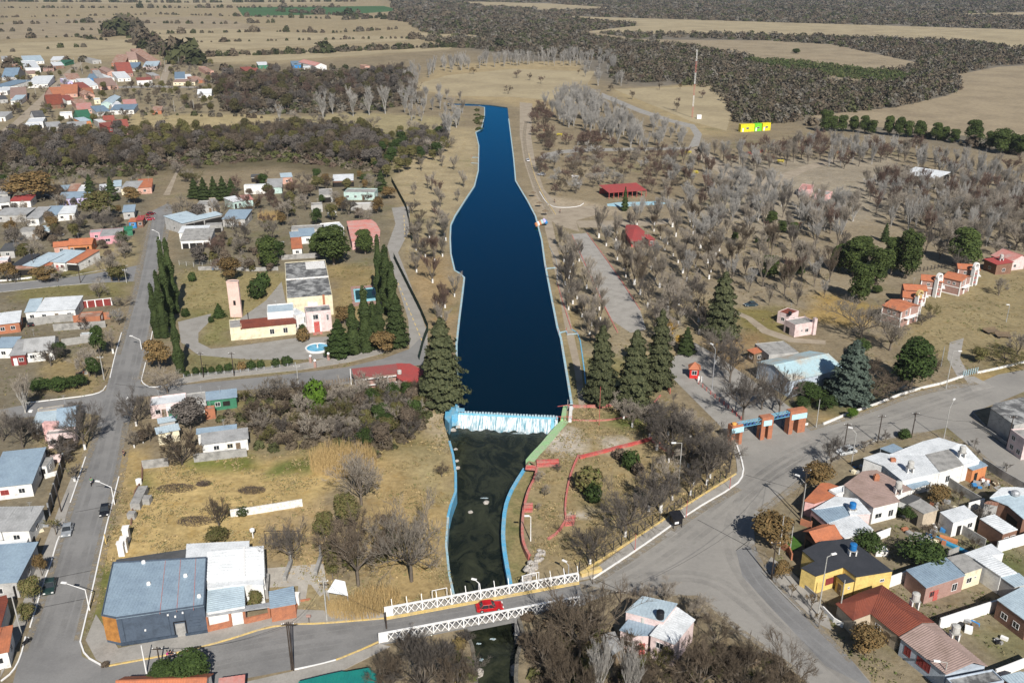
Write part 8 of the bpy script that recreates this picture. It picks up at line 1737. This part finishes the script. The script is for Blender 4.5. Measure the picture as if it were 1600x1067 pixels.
for i,(pts,sp,h0,h1,j)in enumerate([([(170,58),(200,52),(222,62),(245,78),(290,95),(300,102)],3,6,13,6),([(180,48),(200,44),(215,55)],4,8,16,8),([(296,90),(480,84),(560,80),(700,74),(760,76)],3,3,8,3),([(300,88),(560,79),(700,73)],4,2,5,1),([(-60,40),(140,36),(340,38),(430,36)],8,2,7,3),([(0,62),(110,58),(230,70)],9,2,6,3),([(20,100),(30,110),(90,112)],9,4,8,5),([(225,54),(420,50),(520,52),(620,46)],7,2,6,2),([(300,67),(540,62),(690,60)],6,2,4,2),([(0,28),(150,25),(250,23),(520,30)],8,2,6,3),([(0,50),(180,47)],14,2,6,2),([(0,13),(290,13),(560,12)],8,3,8,3),([(0,3),(280,5),(560,3)],8,5,10,8),([(430,18),(600,30),(700,42),(760,52)],7,4,10,6),([(540,32),(630,25),(700,30)],6,5,12,6),([(640,60),(720,72),(800,78),(860,88)],6,3,8,4),([(95,100),(130,97)],8,5,8,2),([(0,82),(60,78),(160,72)],14,3,7,3),([(330,112),(430,105),(560,108)],9,3,6,3),([(100,150),(330,172),(430,178)],8,1.5,4,2),([(120,190),(200,178),(420,185)],6,1.5,4,2),([(1260,196),(1400,205),(1600,245)],5,2,4,1.5)]):hs_+=hedge(pts,sp,h0,h1,i,j)
cloud('field_hedgerows',hs_,90,3,G1[:5]+[(.04,.045,.02)],label='dark hedgerows and scattered bushes dividing the far fields')
cloud('undergrowth',fill([(-40,218),(200,208),(430,200),(560,200),(610,235),(595,270),(430,252),(250,262),(240,275),(-40,285)],.009,1.2,3,1.8,5,chk=True),60,5,[(.11,.08,.06),(.06,.055,.03),(.13,.11,.08),(.075,.08,.03)])
cloud('undergrowth',fill([(330,118),(640,108),(650,160),(600,172),(440,180),(350,178)],.009,1.5,4,1.6,6,chk=True),50,6,G1)
cloud('undergrowth',fill([(320,640),(400,618),(540,612),(660,605),(690,625),(655,680),(600,715),(520,700),(400,705)],.009,.8,2.2,1.6,7,chk=True),90,7,[(.10,.08,.055),(.065,.07,.03),(.14,.115,.08)])
cloud('undergrowth',fill([(820,960),(1000,990),(1260,1040),(1290,1100),(820,1130)],.012,.6,1.8,1.6,8,chk=True),90,8,[(.12,.09,.06),(.08,.08,.03),(.15,.12,.08)])
cloud('riverside_weeds',fill([(700,1010),(742,1000),(748,1080),(690,1080)],.01,.5,1.4,1.6,9),70,9,[(.16,.12,.05),(.08,.09,.03),(.2,.15,.07)])
cloud('inlet_reeds',fill([(742,172),(752,168),(756,185),(748,205),(742,205)],.006,.6,1.4,1.3,10),40,10,[(.05,.06,.02),(.07,.07,.03)])
# loose weeds and tufts over the open ground
def tufts(pts,n,seed,pal,h0=.12,h1=.45):
 pw=line(pts);r=np.random.default_rng(seed);xs=[p.x for p in pw];ys=[p.y for p in pw];X=r.uniform(min(xs),max(xs),n*3);Y=r.uniform(min(ys),max(ys),n*3);ok=inside(X,Y,pw)&(wave(X,Y,.3,seed)+r.normal(size=n*3)*.4>.1);X,Y=X[ok][:n],Y[ok][:n]
 ok=free(X,Y,.2);X,Y=X[ok],Y[ok];out=[(x,y,r.uniform(h0,h1),r.uniform(.4,1.3))for x,y in zip(X,Y)]
 cloud('grass_tufts',out,7,seed,pal)
DG=[(.36,.27,.14),(.28,.22,.11),(.17,.16,.07),(.26,.21,.11)]
tufts([(190,740),(300,725),(500,700),(520,880),(180,880),(150,980),(130,990)],3740,31,DG)
tufts([(560,640),(695,640),(712,740),(705,940),(480,965),(400,900),(560,800)],2720,32,DG)
tufts([(830,740),(895,640),(1040,620),(1140,700),(1140,750),(930,885),(830,880)],3060,33,DG)
tufts([(1200,880),(1480,665),(1600,760),(1600,1067),(1330,1067)],2550,34,[(.10,.12,.04),(.2,.17,.09),(.13,.13,.05)])
tufts([(0,420),(200,405),(180,560),(120,740),(60,740),(0,600)],2040,35,[(.11,.12,.045),(.22,.18,.09)])
tufts([(280,420),(600,410),(600,590),(290,590)],2040,36,[(.13,.13,.05),(.25,.2,.1)])
tufts([(860,350),(1300,330),(1300,480),(1100,560),(900,620)],4250,37,[(.13,.12,.05),(.27,.22,.13),(.2,.15,.09)],.15,.6)
tufts([(1340,520),(1600,430),(1600,590),(1300,680)],2210,38,[(.12,.13,.05),(.27,.22,.12)])
# reeds
def reeds(lab,zm,x,y,w,d,h,n,seed):
 r=random.Random(seed);S=[]
 for i in range(n):
  a=r.random()*6.28;q=math.sqrt(r.random());bx,by=w/2*q*math.cos(a),d/2*q*math.sin(a);hh=h*r.uniform(.5,1.1);S.append((bx,by,0,bx+r.uniform(-.4,.4),by+r.uniform(-.4,.4),hh,.035,.015))
 tag(link('dry_reeds',npmesh('dry_reeds',*prisms(S,3),LM['straw']),None,None,Q(zm,x,y)),lab,'reeds')
reeds('tall clump of straw yellow reeds above the large grey tree','px',537,728,14,10,4.2,1700,1)
reeds('straw yellow reeds beside the bridge approach','px',555,955,10,5,2.2,900,2)
reeds('low dry reeds under the reddish brown tree by the pole','px',590,935,8,5,1.6,500,3)
reeds('dry reeds among the houses above the blue extension','d6',640,330,9,7,3.5,700,4)
# ---------------------------------------------------------------- vehicles
def car(zm,x,y,ang,label,col,L_=4.2,W_=1.72,H_=1.42,z=0,cat='car'):
 """ang: heading in degrees from +X of the place"""
 nm='car_paint_'+str(len(MATS));pm=mat(nm,col,.3,.03,1,spec=.6)
 t=thing('parked_car' if 'driving' not in label else 'moving_car',label,cat,Q(zm,x,y,z),math.radians(ang))
 h1=H_*.56;l=L_/2;w=W_/2
 prof=[(-l,.35),(-l+.05,h1*.85),(-l+.35,h1),(-l*.62,h1),(l*.42,h1),(l*.85,h1*.88),(l,h1*.62),(l,.3),(l*.8,.22),(-l*.8,.22)]
 m=MB();n=len(prof);V=[]
 for s,k in((-w,.94),(-w*.98,1.0),(w*.98,1.0),(w,.94)):
  V+=[(px_*(1 if abs(s)<w else .985),s,pz*(1 if abs(s)<w else .97)if pz>.4 else pz)for px_,pz in prof]
 F=[tuple(range(n))[::-1],tuple(range(3*n,4*n))]
 for j in range(3):F+=[(j*n+i,j*n+(i+1)%n,(j+1)*n+(i+1)%n,(j+1)*n+i)for i in range(n)]
 o=m.add(V,F).obj('body',pm,t)
 bv=o.modifiers.new('bevel','BEVEL');bv.width=.07;bv.segments=2
 a0,a1,b0,b1=-l*.74,l*.42,-l*.5,l*.1;wt=w*.78
 MB().add([(a0,-w*.93,h1-.02),(a1,-w*.93,h1-.02),(a1,w*.93,h1-.02),(a0,w*.93,h1-.02),(b0,-wt,H_-.05),(b1,-wt,H_-.05),(b1,wt,H_-.05),(b0,wt,H_-.05)],[(3,2,1,0),(4,5,6,7),(0,1,5,4),(1,2,6,5),(2,3,7,6),(3,0,4,7)]).obj('windows',M['glass'],t)
 MB().box(b0-.06,b1+.06,-wt-.03,wt+.03,H_-.06,H_).obj('car_roof',pm,t).modifiers.new('bevel','BEVEL').width=.03
 for s in(-1,1):
  for(xa,xb)in((a0,b0),(a1,b1)):MB().bar((xa,s*w*.93,h1),(xb,s*wt,H_-.04),.06,.06).obj('pillar',pm,t)
  MB().bar((-.1*l,s*w*.935,h1),(-.1*l,s*(wt+.01),H_-.05),.06,.05).obj('pillar',pm,t)
  MB().box(l*.93,l+.02,s*w*.72-.17,s*w*.72+.17,h1*.62,h1*.8).obj('headlight',M['white'],t)
  MB().box(-l-.02,-l+.05,s*w*.74-.14,s*w*.74+.14,h1*.62,h1*.8).obj('tail_light',M['red_paint'],t)
  MB().box(a1-.35,a1-.15,s*(w+.1)-.08,s*(w+.1)+.08,h1,h1+.14).obj('mirror',pm,t)
 for xx in(-l*.62,l*.62):
  for s in(-1,1):
   wh=MB().lathe([(.31,-.1),(.33,-.05),(.33,.05),(.31,.1)],0,0,14).obj('wheel',M['black'],t,(xx,s*(w-.08),.32));wh.rotation_euler=(math.pi/2,0,0)
   MB().lathe([(.19,-.11),(.19,.11)],0,0,10).obj('rim',M['grey_steel'],wh)
 return t
car('px',765,951,10.5+180*0,'bright red sedan driving across the bridge',(.50,.012,.015),4.4,1.75,1.4,z=.06)
car('px',165,800,286,'black hatchback parked on the right side of the left street',(.012,.013,.016),4.0)
car('px',106,831,286,'silver grey hatchback parked on the left side of the street',(.30,.32,.34),4.1)
car('px',79,919,288,'dark green sedan parked under the street trees at the lower left',(.02,.045,.04),4.3)
car('px',824.5,252,100,'small white car parked on the lake road',(.7,.7,.7),4.0)
car('px',846,274,170,'white car half hidden under the reddish tree beside the lake road',(.6,.6,.62),4.0)
car('px',1322,708,200,'white and grey pickup parked beside the plaza trees',(.55,.57,.58),4.4,1.8,1.6)
car('px',236,336,60,'dark red car parked at the top of the street, upper one',(.2,.01,.02),4.0);car('px',234,344,20,'bright red car parked at the top of the street, lower one',(.4,.01,.03),4.0)
car('d5',455,496,10,'dark car with white bonnet parked beside the grey house',(.06,.06,.065),4.2);car('d5',375,198,0,'dark car parked under the orange tree',(.03,.03,.035),4.0)
car('a2',170,632,120,'black car in the shaded yard by the white roof',(.01,.01,.012),4.0)
car('px',1173,478,190,'dark blue green car parked under the bare trees by the pale pink house',(.03,.06,.08),4.2);
# ---------------------------------------------------------------- people and motorcycles
skin=mat('skin',(.42,.24,.16),.6,.03);denim=mat('dark_trousers',(.03,.035,.06),.9);hair=mat('dark_hair',(.02,.015,.012),.7)
def person(p,label,top,rz=0,sit=False,walk=True,legs=None):
 """one skinned body with shirt, trousers and hair"""
 t=thing('person',label,'person',p,rz)
 if sit:J=[(0,0,.85),(-.02,0,1.15),(.02,0,1.38),(.05,0,1.5),(.07,0,1.62),(.38,.14,.82),(.30,.16,.42),(.42,.16,.38),(.38,-.14,.82),(.30,-.16,.42),(.42,-.16,.38),(.02,.19,1.36),(.2,.24,1.12),(.45,.24,1.05),(.02,-.19,1.36),(.2,-.24,1.12),(.45,-.24,1.05)]
 else:J=[(0,0,.92),(0,0,1.15),(.01,0,1.4),(.02,0,1.52),(.03,0,1.65),(.1 if walk else 0,.1,.5),(.2 if walk else 0,.1,.08),(.32 if walk else .12,.1,.04),(-.02,-.1,.5),(-.2 if walk else 0,-.1,.1),(-.08 if walk else .12,-.1,.04),(0,.2,1.38),(-.08,.24,1.12),(-.02,.25,.88),(0,-.2,1.38),(.08,-.24,1.12),(.18,-.25,.9)]
 Ed=[(0,1),(1,2),(2,3),(3,4),(0,5),(5,6),(6,7),(0,8),(8,9),(9,10),(2,11),(11,12),(12,13),(2,14),(14,15),(15,16)]
 rad=[.15,.14,.15,.06,.1,.075,.05,.045,.075,.05,.045,.06,.045,.035,.06,.045,.035]
 def sk(name,idx,ed,mt_,grow=0,sub=1):
  me=bpy.data.meshes.new(name);mp={j:i for i,j in enumerate(idx)};me.from_pydata([J[j]for j in idx],[(mp[a],mp[b])for a,b in ed],[])
  o=link(name,me,mt_,t);md=o.modifiers.new('skin','SKIN');sv=me.skin_vertices[0].data
  for i,j in enumerate(idx):sv[i].radius=(rad[j]+grow,rad[j]+grow)
  sv[0].use_root=True;o.modifiers.new('sub','SUBSURF').levels=sub;o.modifiers['sub'].render_levels=sub;return o
 sk('body',list(range(17)),Ed,skin,sub=2)
 sk('shirt',[0,1,2,11,12,14,15],[(0,1),(1,2),(2,11),(11,12),(2,14),(14,15)],top,.022)
 sk('trousers',[0,5,6,8,9],[(0,5),(5,6),(0,8),(8,9)],legs or denim,.02)
 MB().lathe([(.03,-.13),(.1,-.02),(.115,.05),(.07,.12),(.01,.14)],0,0,10).obj('hair',hair,t,(J[4][0]-.015,J[4][1],J[4][2]+.03))
 return t
def motorbike(p,label,rz,col=(.03,.03,.035)):
 t=thing('motorcycle',label,'motorcycle',p,rz);pm=mat('bike_paint_'+str(len(MATS)),col,.35)
 for x in(-.62,.62):
  w_=MB();n=14
  for i in range(n):
   a,b=6.2832*i/n,6.2832*(i+1)/n;w_.bar((x+.28*math.cos(a),0,.31+.28*math.sin(a)),(x+.28*math.cos(b),0,.31+.28*math.sin(b)),.09,.07)
  w_.obj('wheel',M['black'],t)
 MB().bar((-.62,0,.31),(0,0,.45),.12,.12).bar((0,0,.45),(.42,0,.8),.1,.1).bar((.62,0,.31),(.38,0,.95),.08,.08).box(-.2,.15,-.12,.12,.28,.55).obj('frame',M['dark_steel'],t)
 MB().box(-.05,.38,-.14,.14,.62,.86).obj('fuel_tank',pm,t);MB().box(-.7,-.05,-.13,.13,.68,.78).obj('seat',M['black'],t)
 MB().bar((.38,-.32,1.0),(.38,.32,1.0),.04,.04).obj('handlebar',M['grey_steel'],t);MB().lathe([(.09,-.05),(.1,.05)],0,0,8).obj('headlight',M['white'],t,(.5,0,.88))
 return t
gshirt=mat('green_shirt',(.03,.25,.12),.9);pshirt=mat('magenta_jacket',(.55,.03,.25),.9);bshirt=mat('black_jacket',(.02,.02,.03),.9)
def rider(p,rz,dx,label,top):return person(p+Vector((math.cos(rz)*dx,math.sin(rz)*dx,-.12)),label,top,rz,sit=True)
p=P(143.5,757);motorbike(p,'motorcycle ridden down the left street by a person in green',math.radians(286));rider(p,math.radians(286),-.25,'person in a green top riding a motorcycle on the left street',gshirt)
p=P(269,1028);a=math.radians(12);motorbike(p,'motorcycle carrying two people past the slate blue hall',a);rider(p,a,-.1,'person in black sitting in front on the motorcycle by the hall',bshirt);rider(p,a,-.6,'person in a magenta jacket sitting behind on the motorcycle',pshirt)
motorbike(P(42,1006),'dark motorcycle parked on the kerb at the lower left',1.2)
person(P(194,713),'person in dark clothes walking on the dry verge beside the street',bshirt,1.6)
person(P(866.5,317),'person in dark clothes standing on the pale forecourt by the lake road',bshirt,.4,walk=False)
person(P(875,333),'person walking below the forecourt of the lake road',denim,2.0)
# ---------------------------------------------------------------- poles, lamps and signs
def lamp(x,y,hp,arm,label,zm='px',m='conc_pole',rise=.9,az=180,head=True,r=.12,cat='street lamp'):
 X,Y=PX(zm,x,y);h=hgt(X,Y,hp);t=thing('street_lamp',label,cat,P(X,Y));a=math.radians(az);d=Vector((math.cos(a),math.sin(a),0))
 MB().tube((0,0,0),(0,0,h),r,r*.6,7).obj('pole',M[m],t)
 if arm:
  e=d*arm+Vector((0,0,h+rise));MB().tube((0,0,h),e,r*.55,r*.4,5).obj('arm',M[m],t)
  if head:MB().box(-.45,.45,-.17,.17,-.1,.08).obj('lamp_head',M['white'],t,e,a)
 return t
def pole(x,y,hp,label,m='wood_pole',zm='px',cross=True,r=.13,az=0.0):
 X,Y=PX(zm,x,y);h=hgt(X,Y,hp);t=thing('utility_pole',label,'utility pole',P(X,Y),az)
 MB().tube((0,0,0),(0,0,h),r,r*.7,7).obj('pole',M[m],t)
 if cross:
  MB().box(-.8,.8,-.06,.06,h-.5,h-.38).obj('crossarm',M[m],t);ins=MB().lathe([(.05,0),(.08,.1),(.04,.2)],0,0,6).mesh('insulator',M['white'])
  for xx in(-.7,0,.7):link('insulator',ins,None,t,(xx,0,h-.38))
 return t,P(X,Y)+Vector((0,0,h-.3))
lamp(179,788,27,2.9,'white arched street lamp above the black hatchback',m='white',az=165);lamp(140,953,32,3.6,'white arched street lamp beside the green verge of the hall',m='white',az=170)
lamp(221,545,14,2.6,'white street lamp by the cypress verge reaching over the street',m='white',az=165);lamp(200,655,20,2.6,'street lamp among bare trees at the street crossing',m='grey_steel',az=100)
lamp(250,376,12,2.6,'small street lamp at the upper end of the street',m='white',az=160);lamp(166,850,16,0,'short yellow post with white globe beside the kerb',m='yellow',head=False,cat='post')
lamp(229,1052,44,0,'slim white pole on the near kerb beside the motorcycle riders',m='white',head=False,cat='pole');lamp(1060,760,68,1.6,'tall concrete lamp with T head above the terraces',rise=.05,az=180);
lamp(1278,962,92,1.2,'tall concrete lamp with flat head before the yellow house',rise=.3,az=20);lamp(1252,808,52,1.8,'concrete lamp at the street bend beside the terracotta roof',rise=1.2,az=140);lamp(1330,727,50,1.3,'concrete lamp with red foot beside the large white roof',rise=1.0,az=150)
lamp(1474,688,50,2.4,'leaning concrete lamp reaching over the right street',rise=1.3,az=50);lamp(1478,607,58,1.6,'concrete lamp on the grass verge by the side gate',rise=.1,az=0);lamp(1234,862,44,1.4,'concrete lamp stub beside the green lawn',rise=.1,az=180);lamp(1217,866,60,0,'plain concrete pole beside the orange brown tree',head=False,cat='pole')
lamp(1310,968,62,0,'slim concrete pole before the porch of the yellow house',head=False,cat='pole');lamp(1112,612,66,1.5,'double lamp post on the median of the park drive',m='grey_steel',az=120);lamp(1471,1075,40,1.4,'lamp at the bottom right corner by the pinkish roof',rise=.1,az=170);lamp(1275,668,44,0,'white pole with a bracket on the canal verge',head=False,cat='pole')
lamp(748,926,16,.8,'double armed small lamp on the far bridge parapet',m='white',rise=.5,az=160);lamp(888,905,22,.9,'small double lamp at the right end of the bridge',m='grey_steel',rise=.5,az=140);lamp(1470,573,32,0,'thin lamp post beside the concrete driveway',m='grey_steel',cat='pole',head=False);lamp(1572,503,26,.6,'globe lamp on the lawn by the flat carts',m='grey_steel',rise=.2)
lamp(829,845,38,.7,'pale lamp post on the grass by the blue river wall',m='whitewash',rise=.2);lamp(936,664,60,0,'thin rusty pole above the weir lawn',m='red_paint',r=.07,head=False,cat='pole')
for i,(x,y,h)in enumerate([(992,860,26),(1072,808,26),(926,912,46),(1140,764,18)]):lamp(x,y,h,0,['left thin red post on the pavement by the plaza','middle thin red post on the pavement beside the black stall','tall dark rusty post at the bridge end of the pavement','thin red post on the pavement near the gateway'][i],m='red_paint' if i!=2 else 'wood_pole',r=.07,head=False,cat='post')
pl_={}
for k,x,y,h,l,m in[('a',456,1046,74,'left of the two crossed dark poles at the bottom kerb','wood_pole'),('b',459,1047,76,'right of the two crossed dark poles at the bottom kerb','wood_pole'),('c',511,970,66,'concrete pole with brick red foot beside the white tin canopy','conc_pole'),('d',251,1042,32,'dark pole right behind the motorcycle riders','wood_pole'),('e',34,993,62,'leaning concrete pole at the left pavement','conc_pole'),('f',96,800,40,'thin dark pole beside the pollarded tree','wood_pole'),('g',163,594,38,'pale pole leaning by the upper street verge','conc_pole'),('h',1250,812,80,'tall dark pole at the street bend','wood_pole'),('i',1205,905,60,'dark pole before the low grey wall','wood_pole'),('j',1318,705,44,'dark pole beside the pickup','wood_pole'),('k',1371,692,44,'dark thin pole by the blue carport','wood_pole'),('l',1424,684,40,'dark pole with crossarm behind the large white roof','wood_pole'),('m',1573,697,48,'dark pole in front of the mottled warehouse','wood_pole'),('n',604,982,26,'short black pole at the left end of the bridge','wood_pole'),('o',126,442,32,'thin pole on the cross street verge','wood_pole'),('p',55,425,30,'pole in front of the white and blue roofed house','wood_pole'),('q',198,442,22,'pale pole at the cross street corner','conc_pole'),('r',318,590,40,'wooden pole on the side street below the hedge row','wood_pole'),('s',366,588,38,'wooden pole in front of the clipped bushes','wood_pole'),('t',466,600,30,'pole on the side street below the chapel gate','conc_pole'),('u',549,602,26,'white pole at the left end of the pavilion','white'),('v',969,941,20,'short pole behind the pink house by the plaza','wood_pole')]:
 pl_[k]=pole(x,y,h,l,m,cross=k not in 'nuef')[1]
for i,(x,y,h)in enumerate([(118,110,20),(129,116,20),(184,143,16),(254,136,16),(259,113,22),(304,178,22),(273,175,18),(56,148,14),(22,110,14),(44,140,16),(82,146,14),(280,103,14)]):pole(x,y,h,'pale power pole in the far village','conc_pole',cross=False,r=.16);
for o in bpy.data.objects:
 if o.get('label')=='pale power pole in the far village':o['group']='power poles of the far village'
def wire(a,b,sag,lab):
 n=10;pts=[a.lerp(b,i/n)-Vector((0,0,sag*4*(i/n)*(1-i/n)))for i in range(n+1)];m=MB()
 for p_,q_ in zip(pts[:-1],pts[1:]):m.tube(p_-a,q_-a,.025,n=3)
 tag(m.obj('power_line',M['black'],None,a),lab,'wire')
wire(pl_['b'],pl_['c'],1.2,'power line between the crossed poles and the concrete pole');wire(pl_['b'],pl_['d'],1.4,'power line from the crossed poles toward the hall');wire(pl_['h'],pl_['i'],.8,'power line along the street bend');wire(pl_['h'],pl_['j'],1.2,'power line from the street bend to the pickup');wire(pl_['j'],pl_['l'],1.2,'power line along the road behind the large white roof');wire(pl_['l'],pl_['m'],1.5,'power line across the right street');wire(pl_['c'],pl_['n'],.8,'power line from the concrete pole to the bridge');wire(pl_['v'],pl_['h'],3,'long power line crossing the plaza')
# white tin canopy, post sign, frames and yard clutter
poly('tilted white tin canopy with a ragged hole beside the reeds','e8',[(1130,245,2.0),(1240,60,3.0),(1380,95,3.0),(1430,300,2.0)],2.4,'white','white',wall=False,posts=True,cat='canopy',name='tin_canopy')
sg=thing('mailbox_sign','small wooden box sign on a post beside the yellow kerb','sign',Q('e8',832,728));MB().tube((0,0,0),(0,0,1.2),.06).obj('post',M['wood_pole'],sg);MB().box(-.35,.35,-.15,.15,1.2,1.55).obj('box',M['brick_pink'],sg)
fr=thing('pergola_frame','black rectangular frame round the pruned bare tree','frame',Q('a7',1140,205));L_=(Q('a7',1355,190)-Q('a7',1140,205)).length
MB().bar((0,0,0),(0,0,3),.09,.09).bar((L_,0,0),(L_,0,3),.09,.09).bar((0,0,3),(L_,0,3),.09,.09).obj('frame',M['black'],fr)
for i,(x,y)in enumerate([(1280,376),(1470,345)]):tag(MB().box(-.3,.3,-2.4,2.6,0,.9).box(-.18,.18,2.2,2.6,.9,2.8).obj('garden_wall',M['concrete'],None,Q('a7',x,y)),['left concrete divider wall of the paved yard','right concrete divider wall of the paved yard'][i],'wall')
tag(MB().lathe([(.1,0),(.1,1.4),(.45,1.5),(.45,1.9),(.1,2.1)]).obj('birdbath',M['white'],None,Q('a7',1062,160)),'white round topped post in the dry yard','post')
tag(MB().tube((0,0,0),(0,0,1.6),.12).tube((0,0,1.6),(0,0,1.9),.22).obj('chimney_pipe',M['black'],None,Q('a3',598,600,3.5)),'black stove pipe on the maroon tiled chapel wing','pipe')
tag(MB().box(-1.1,1.1,-.8,.8,0,1.1).obj('crate',M['white'],None,Q('b6',1045,645)),'white box on the lawn behind the black roof','box')
tag(MB().box(-3,3,-.4,.4,.0,.5).obj('bench_slide',mat('blue_plank',(.05,.3,.5),.6),None,Q('b7',650,860),-.9),'blue and orange plank slide lying in the back yard','slide')
tag(MB().box(-1.5,1.5,-.4,.4,.0,.6).obj('toy_slide',W['orange'],None,Q('b7',630,820),-.6),'orange toy slide beside the blue plank in the back yard','slide')
clr=random.Random(4)
jm=[M['white'],M['grey_steel'],W['blue'],W['brick'],M['wood'],M['concrete'],M['black'],W['cream']]
def clutter(zm,x,y,w,d,n,label,seed=1):
 t=thing('yard_clutter',label,'clutter',Q(zm,x,y))
 for i in range(n):
  a,b,c=clr.uniform(.15,.7),clr.uniform(.15,.6),clr.uniform(.15,.7);o=MB().box(-a,a,-b,b,0,c).obj('scrap',clr.choice(jm),t,(clr.uniform(-w,w),clr.uniform(-d,d),0),clr.random()*3)
for i,(zm,x,y,w,d,n,lb)in enumerate([('b7',460,790,3,2.5,26,'heap of pale scrap in the yard below the concrete cube'),('b7',880,430,2.5,2,18,'scrap and white tarpaulin in the yard beside the right street'),('b7',580,740,2,1,12,'laundry and boxes beside the long pale wall'),('b7',590,590,2,2,8,'odds and ends beside the white cottage'),('b8',1130,640,2,1.2,10,'white basins along the long white wall'),('b8',880,380,1.5,.6,7,'white and red garden chairs before the brick house'),('b8',1390,750,1,1,4,'yellow toy on the grass of the lower right yard'),('a5',230,900,2,3,12,'green and dark containers behind the grey metal roof'),('d7',340,640,2.2,1.2,14,'heap of metal scrap on the street corner'),('d7',690,340,2,1,8,'pale scrap in the upper left yard'),('d6',690,480,2.5,1.5,12,'clutter left of the square orange roof'),('d6',330,640,5,1,14,'rubble along the garden wall above the chapel lawn'),('a5',150,640,2,1,6,'table and chairs before the blue roofed white house'),('b7',330,640,2,1.2,8,'dark clutter below the gabled house'),('d6',590,600,4,.8,10,'parked trailers and scrap along the pale yard wall'),('b6',870,60,2,1.5,8,'stones and pots in the garden beside the concrete lamp')]):clutter(zm,x,y,w,d,n,lb)
# ---------------------------------------------------------------- the air
hm_=bpy.data.materials.new('thin_haze');hm_.use_nodes=True;N=hm_.node_tree.nodes;N.remove(N['Principled BSDF']);pv=N.new('ShaderNodeVolumePrincipled');pv.inputs['Color'].default_value=(.80,.88,1,1);pv.inputs['Density'].default_value=.00006;pv.inputs['Anisotropy'].default_value=.2
hm_.node_tree.links.new(pv.outputs[0],N['Material Output'].inputs['Volume'])
tag(MB().box(-9500,9500,-700,9500,-6,100).obj('haze',hm_),kind='stuff')
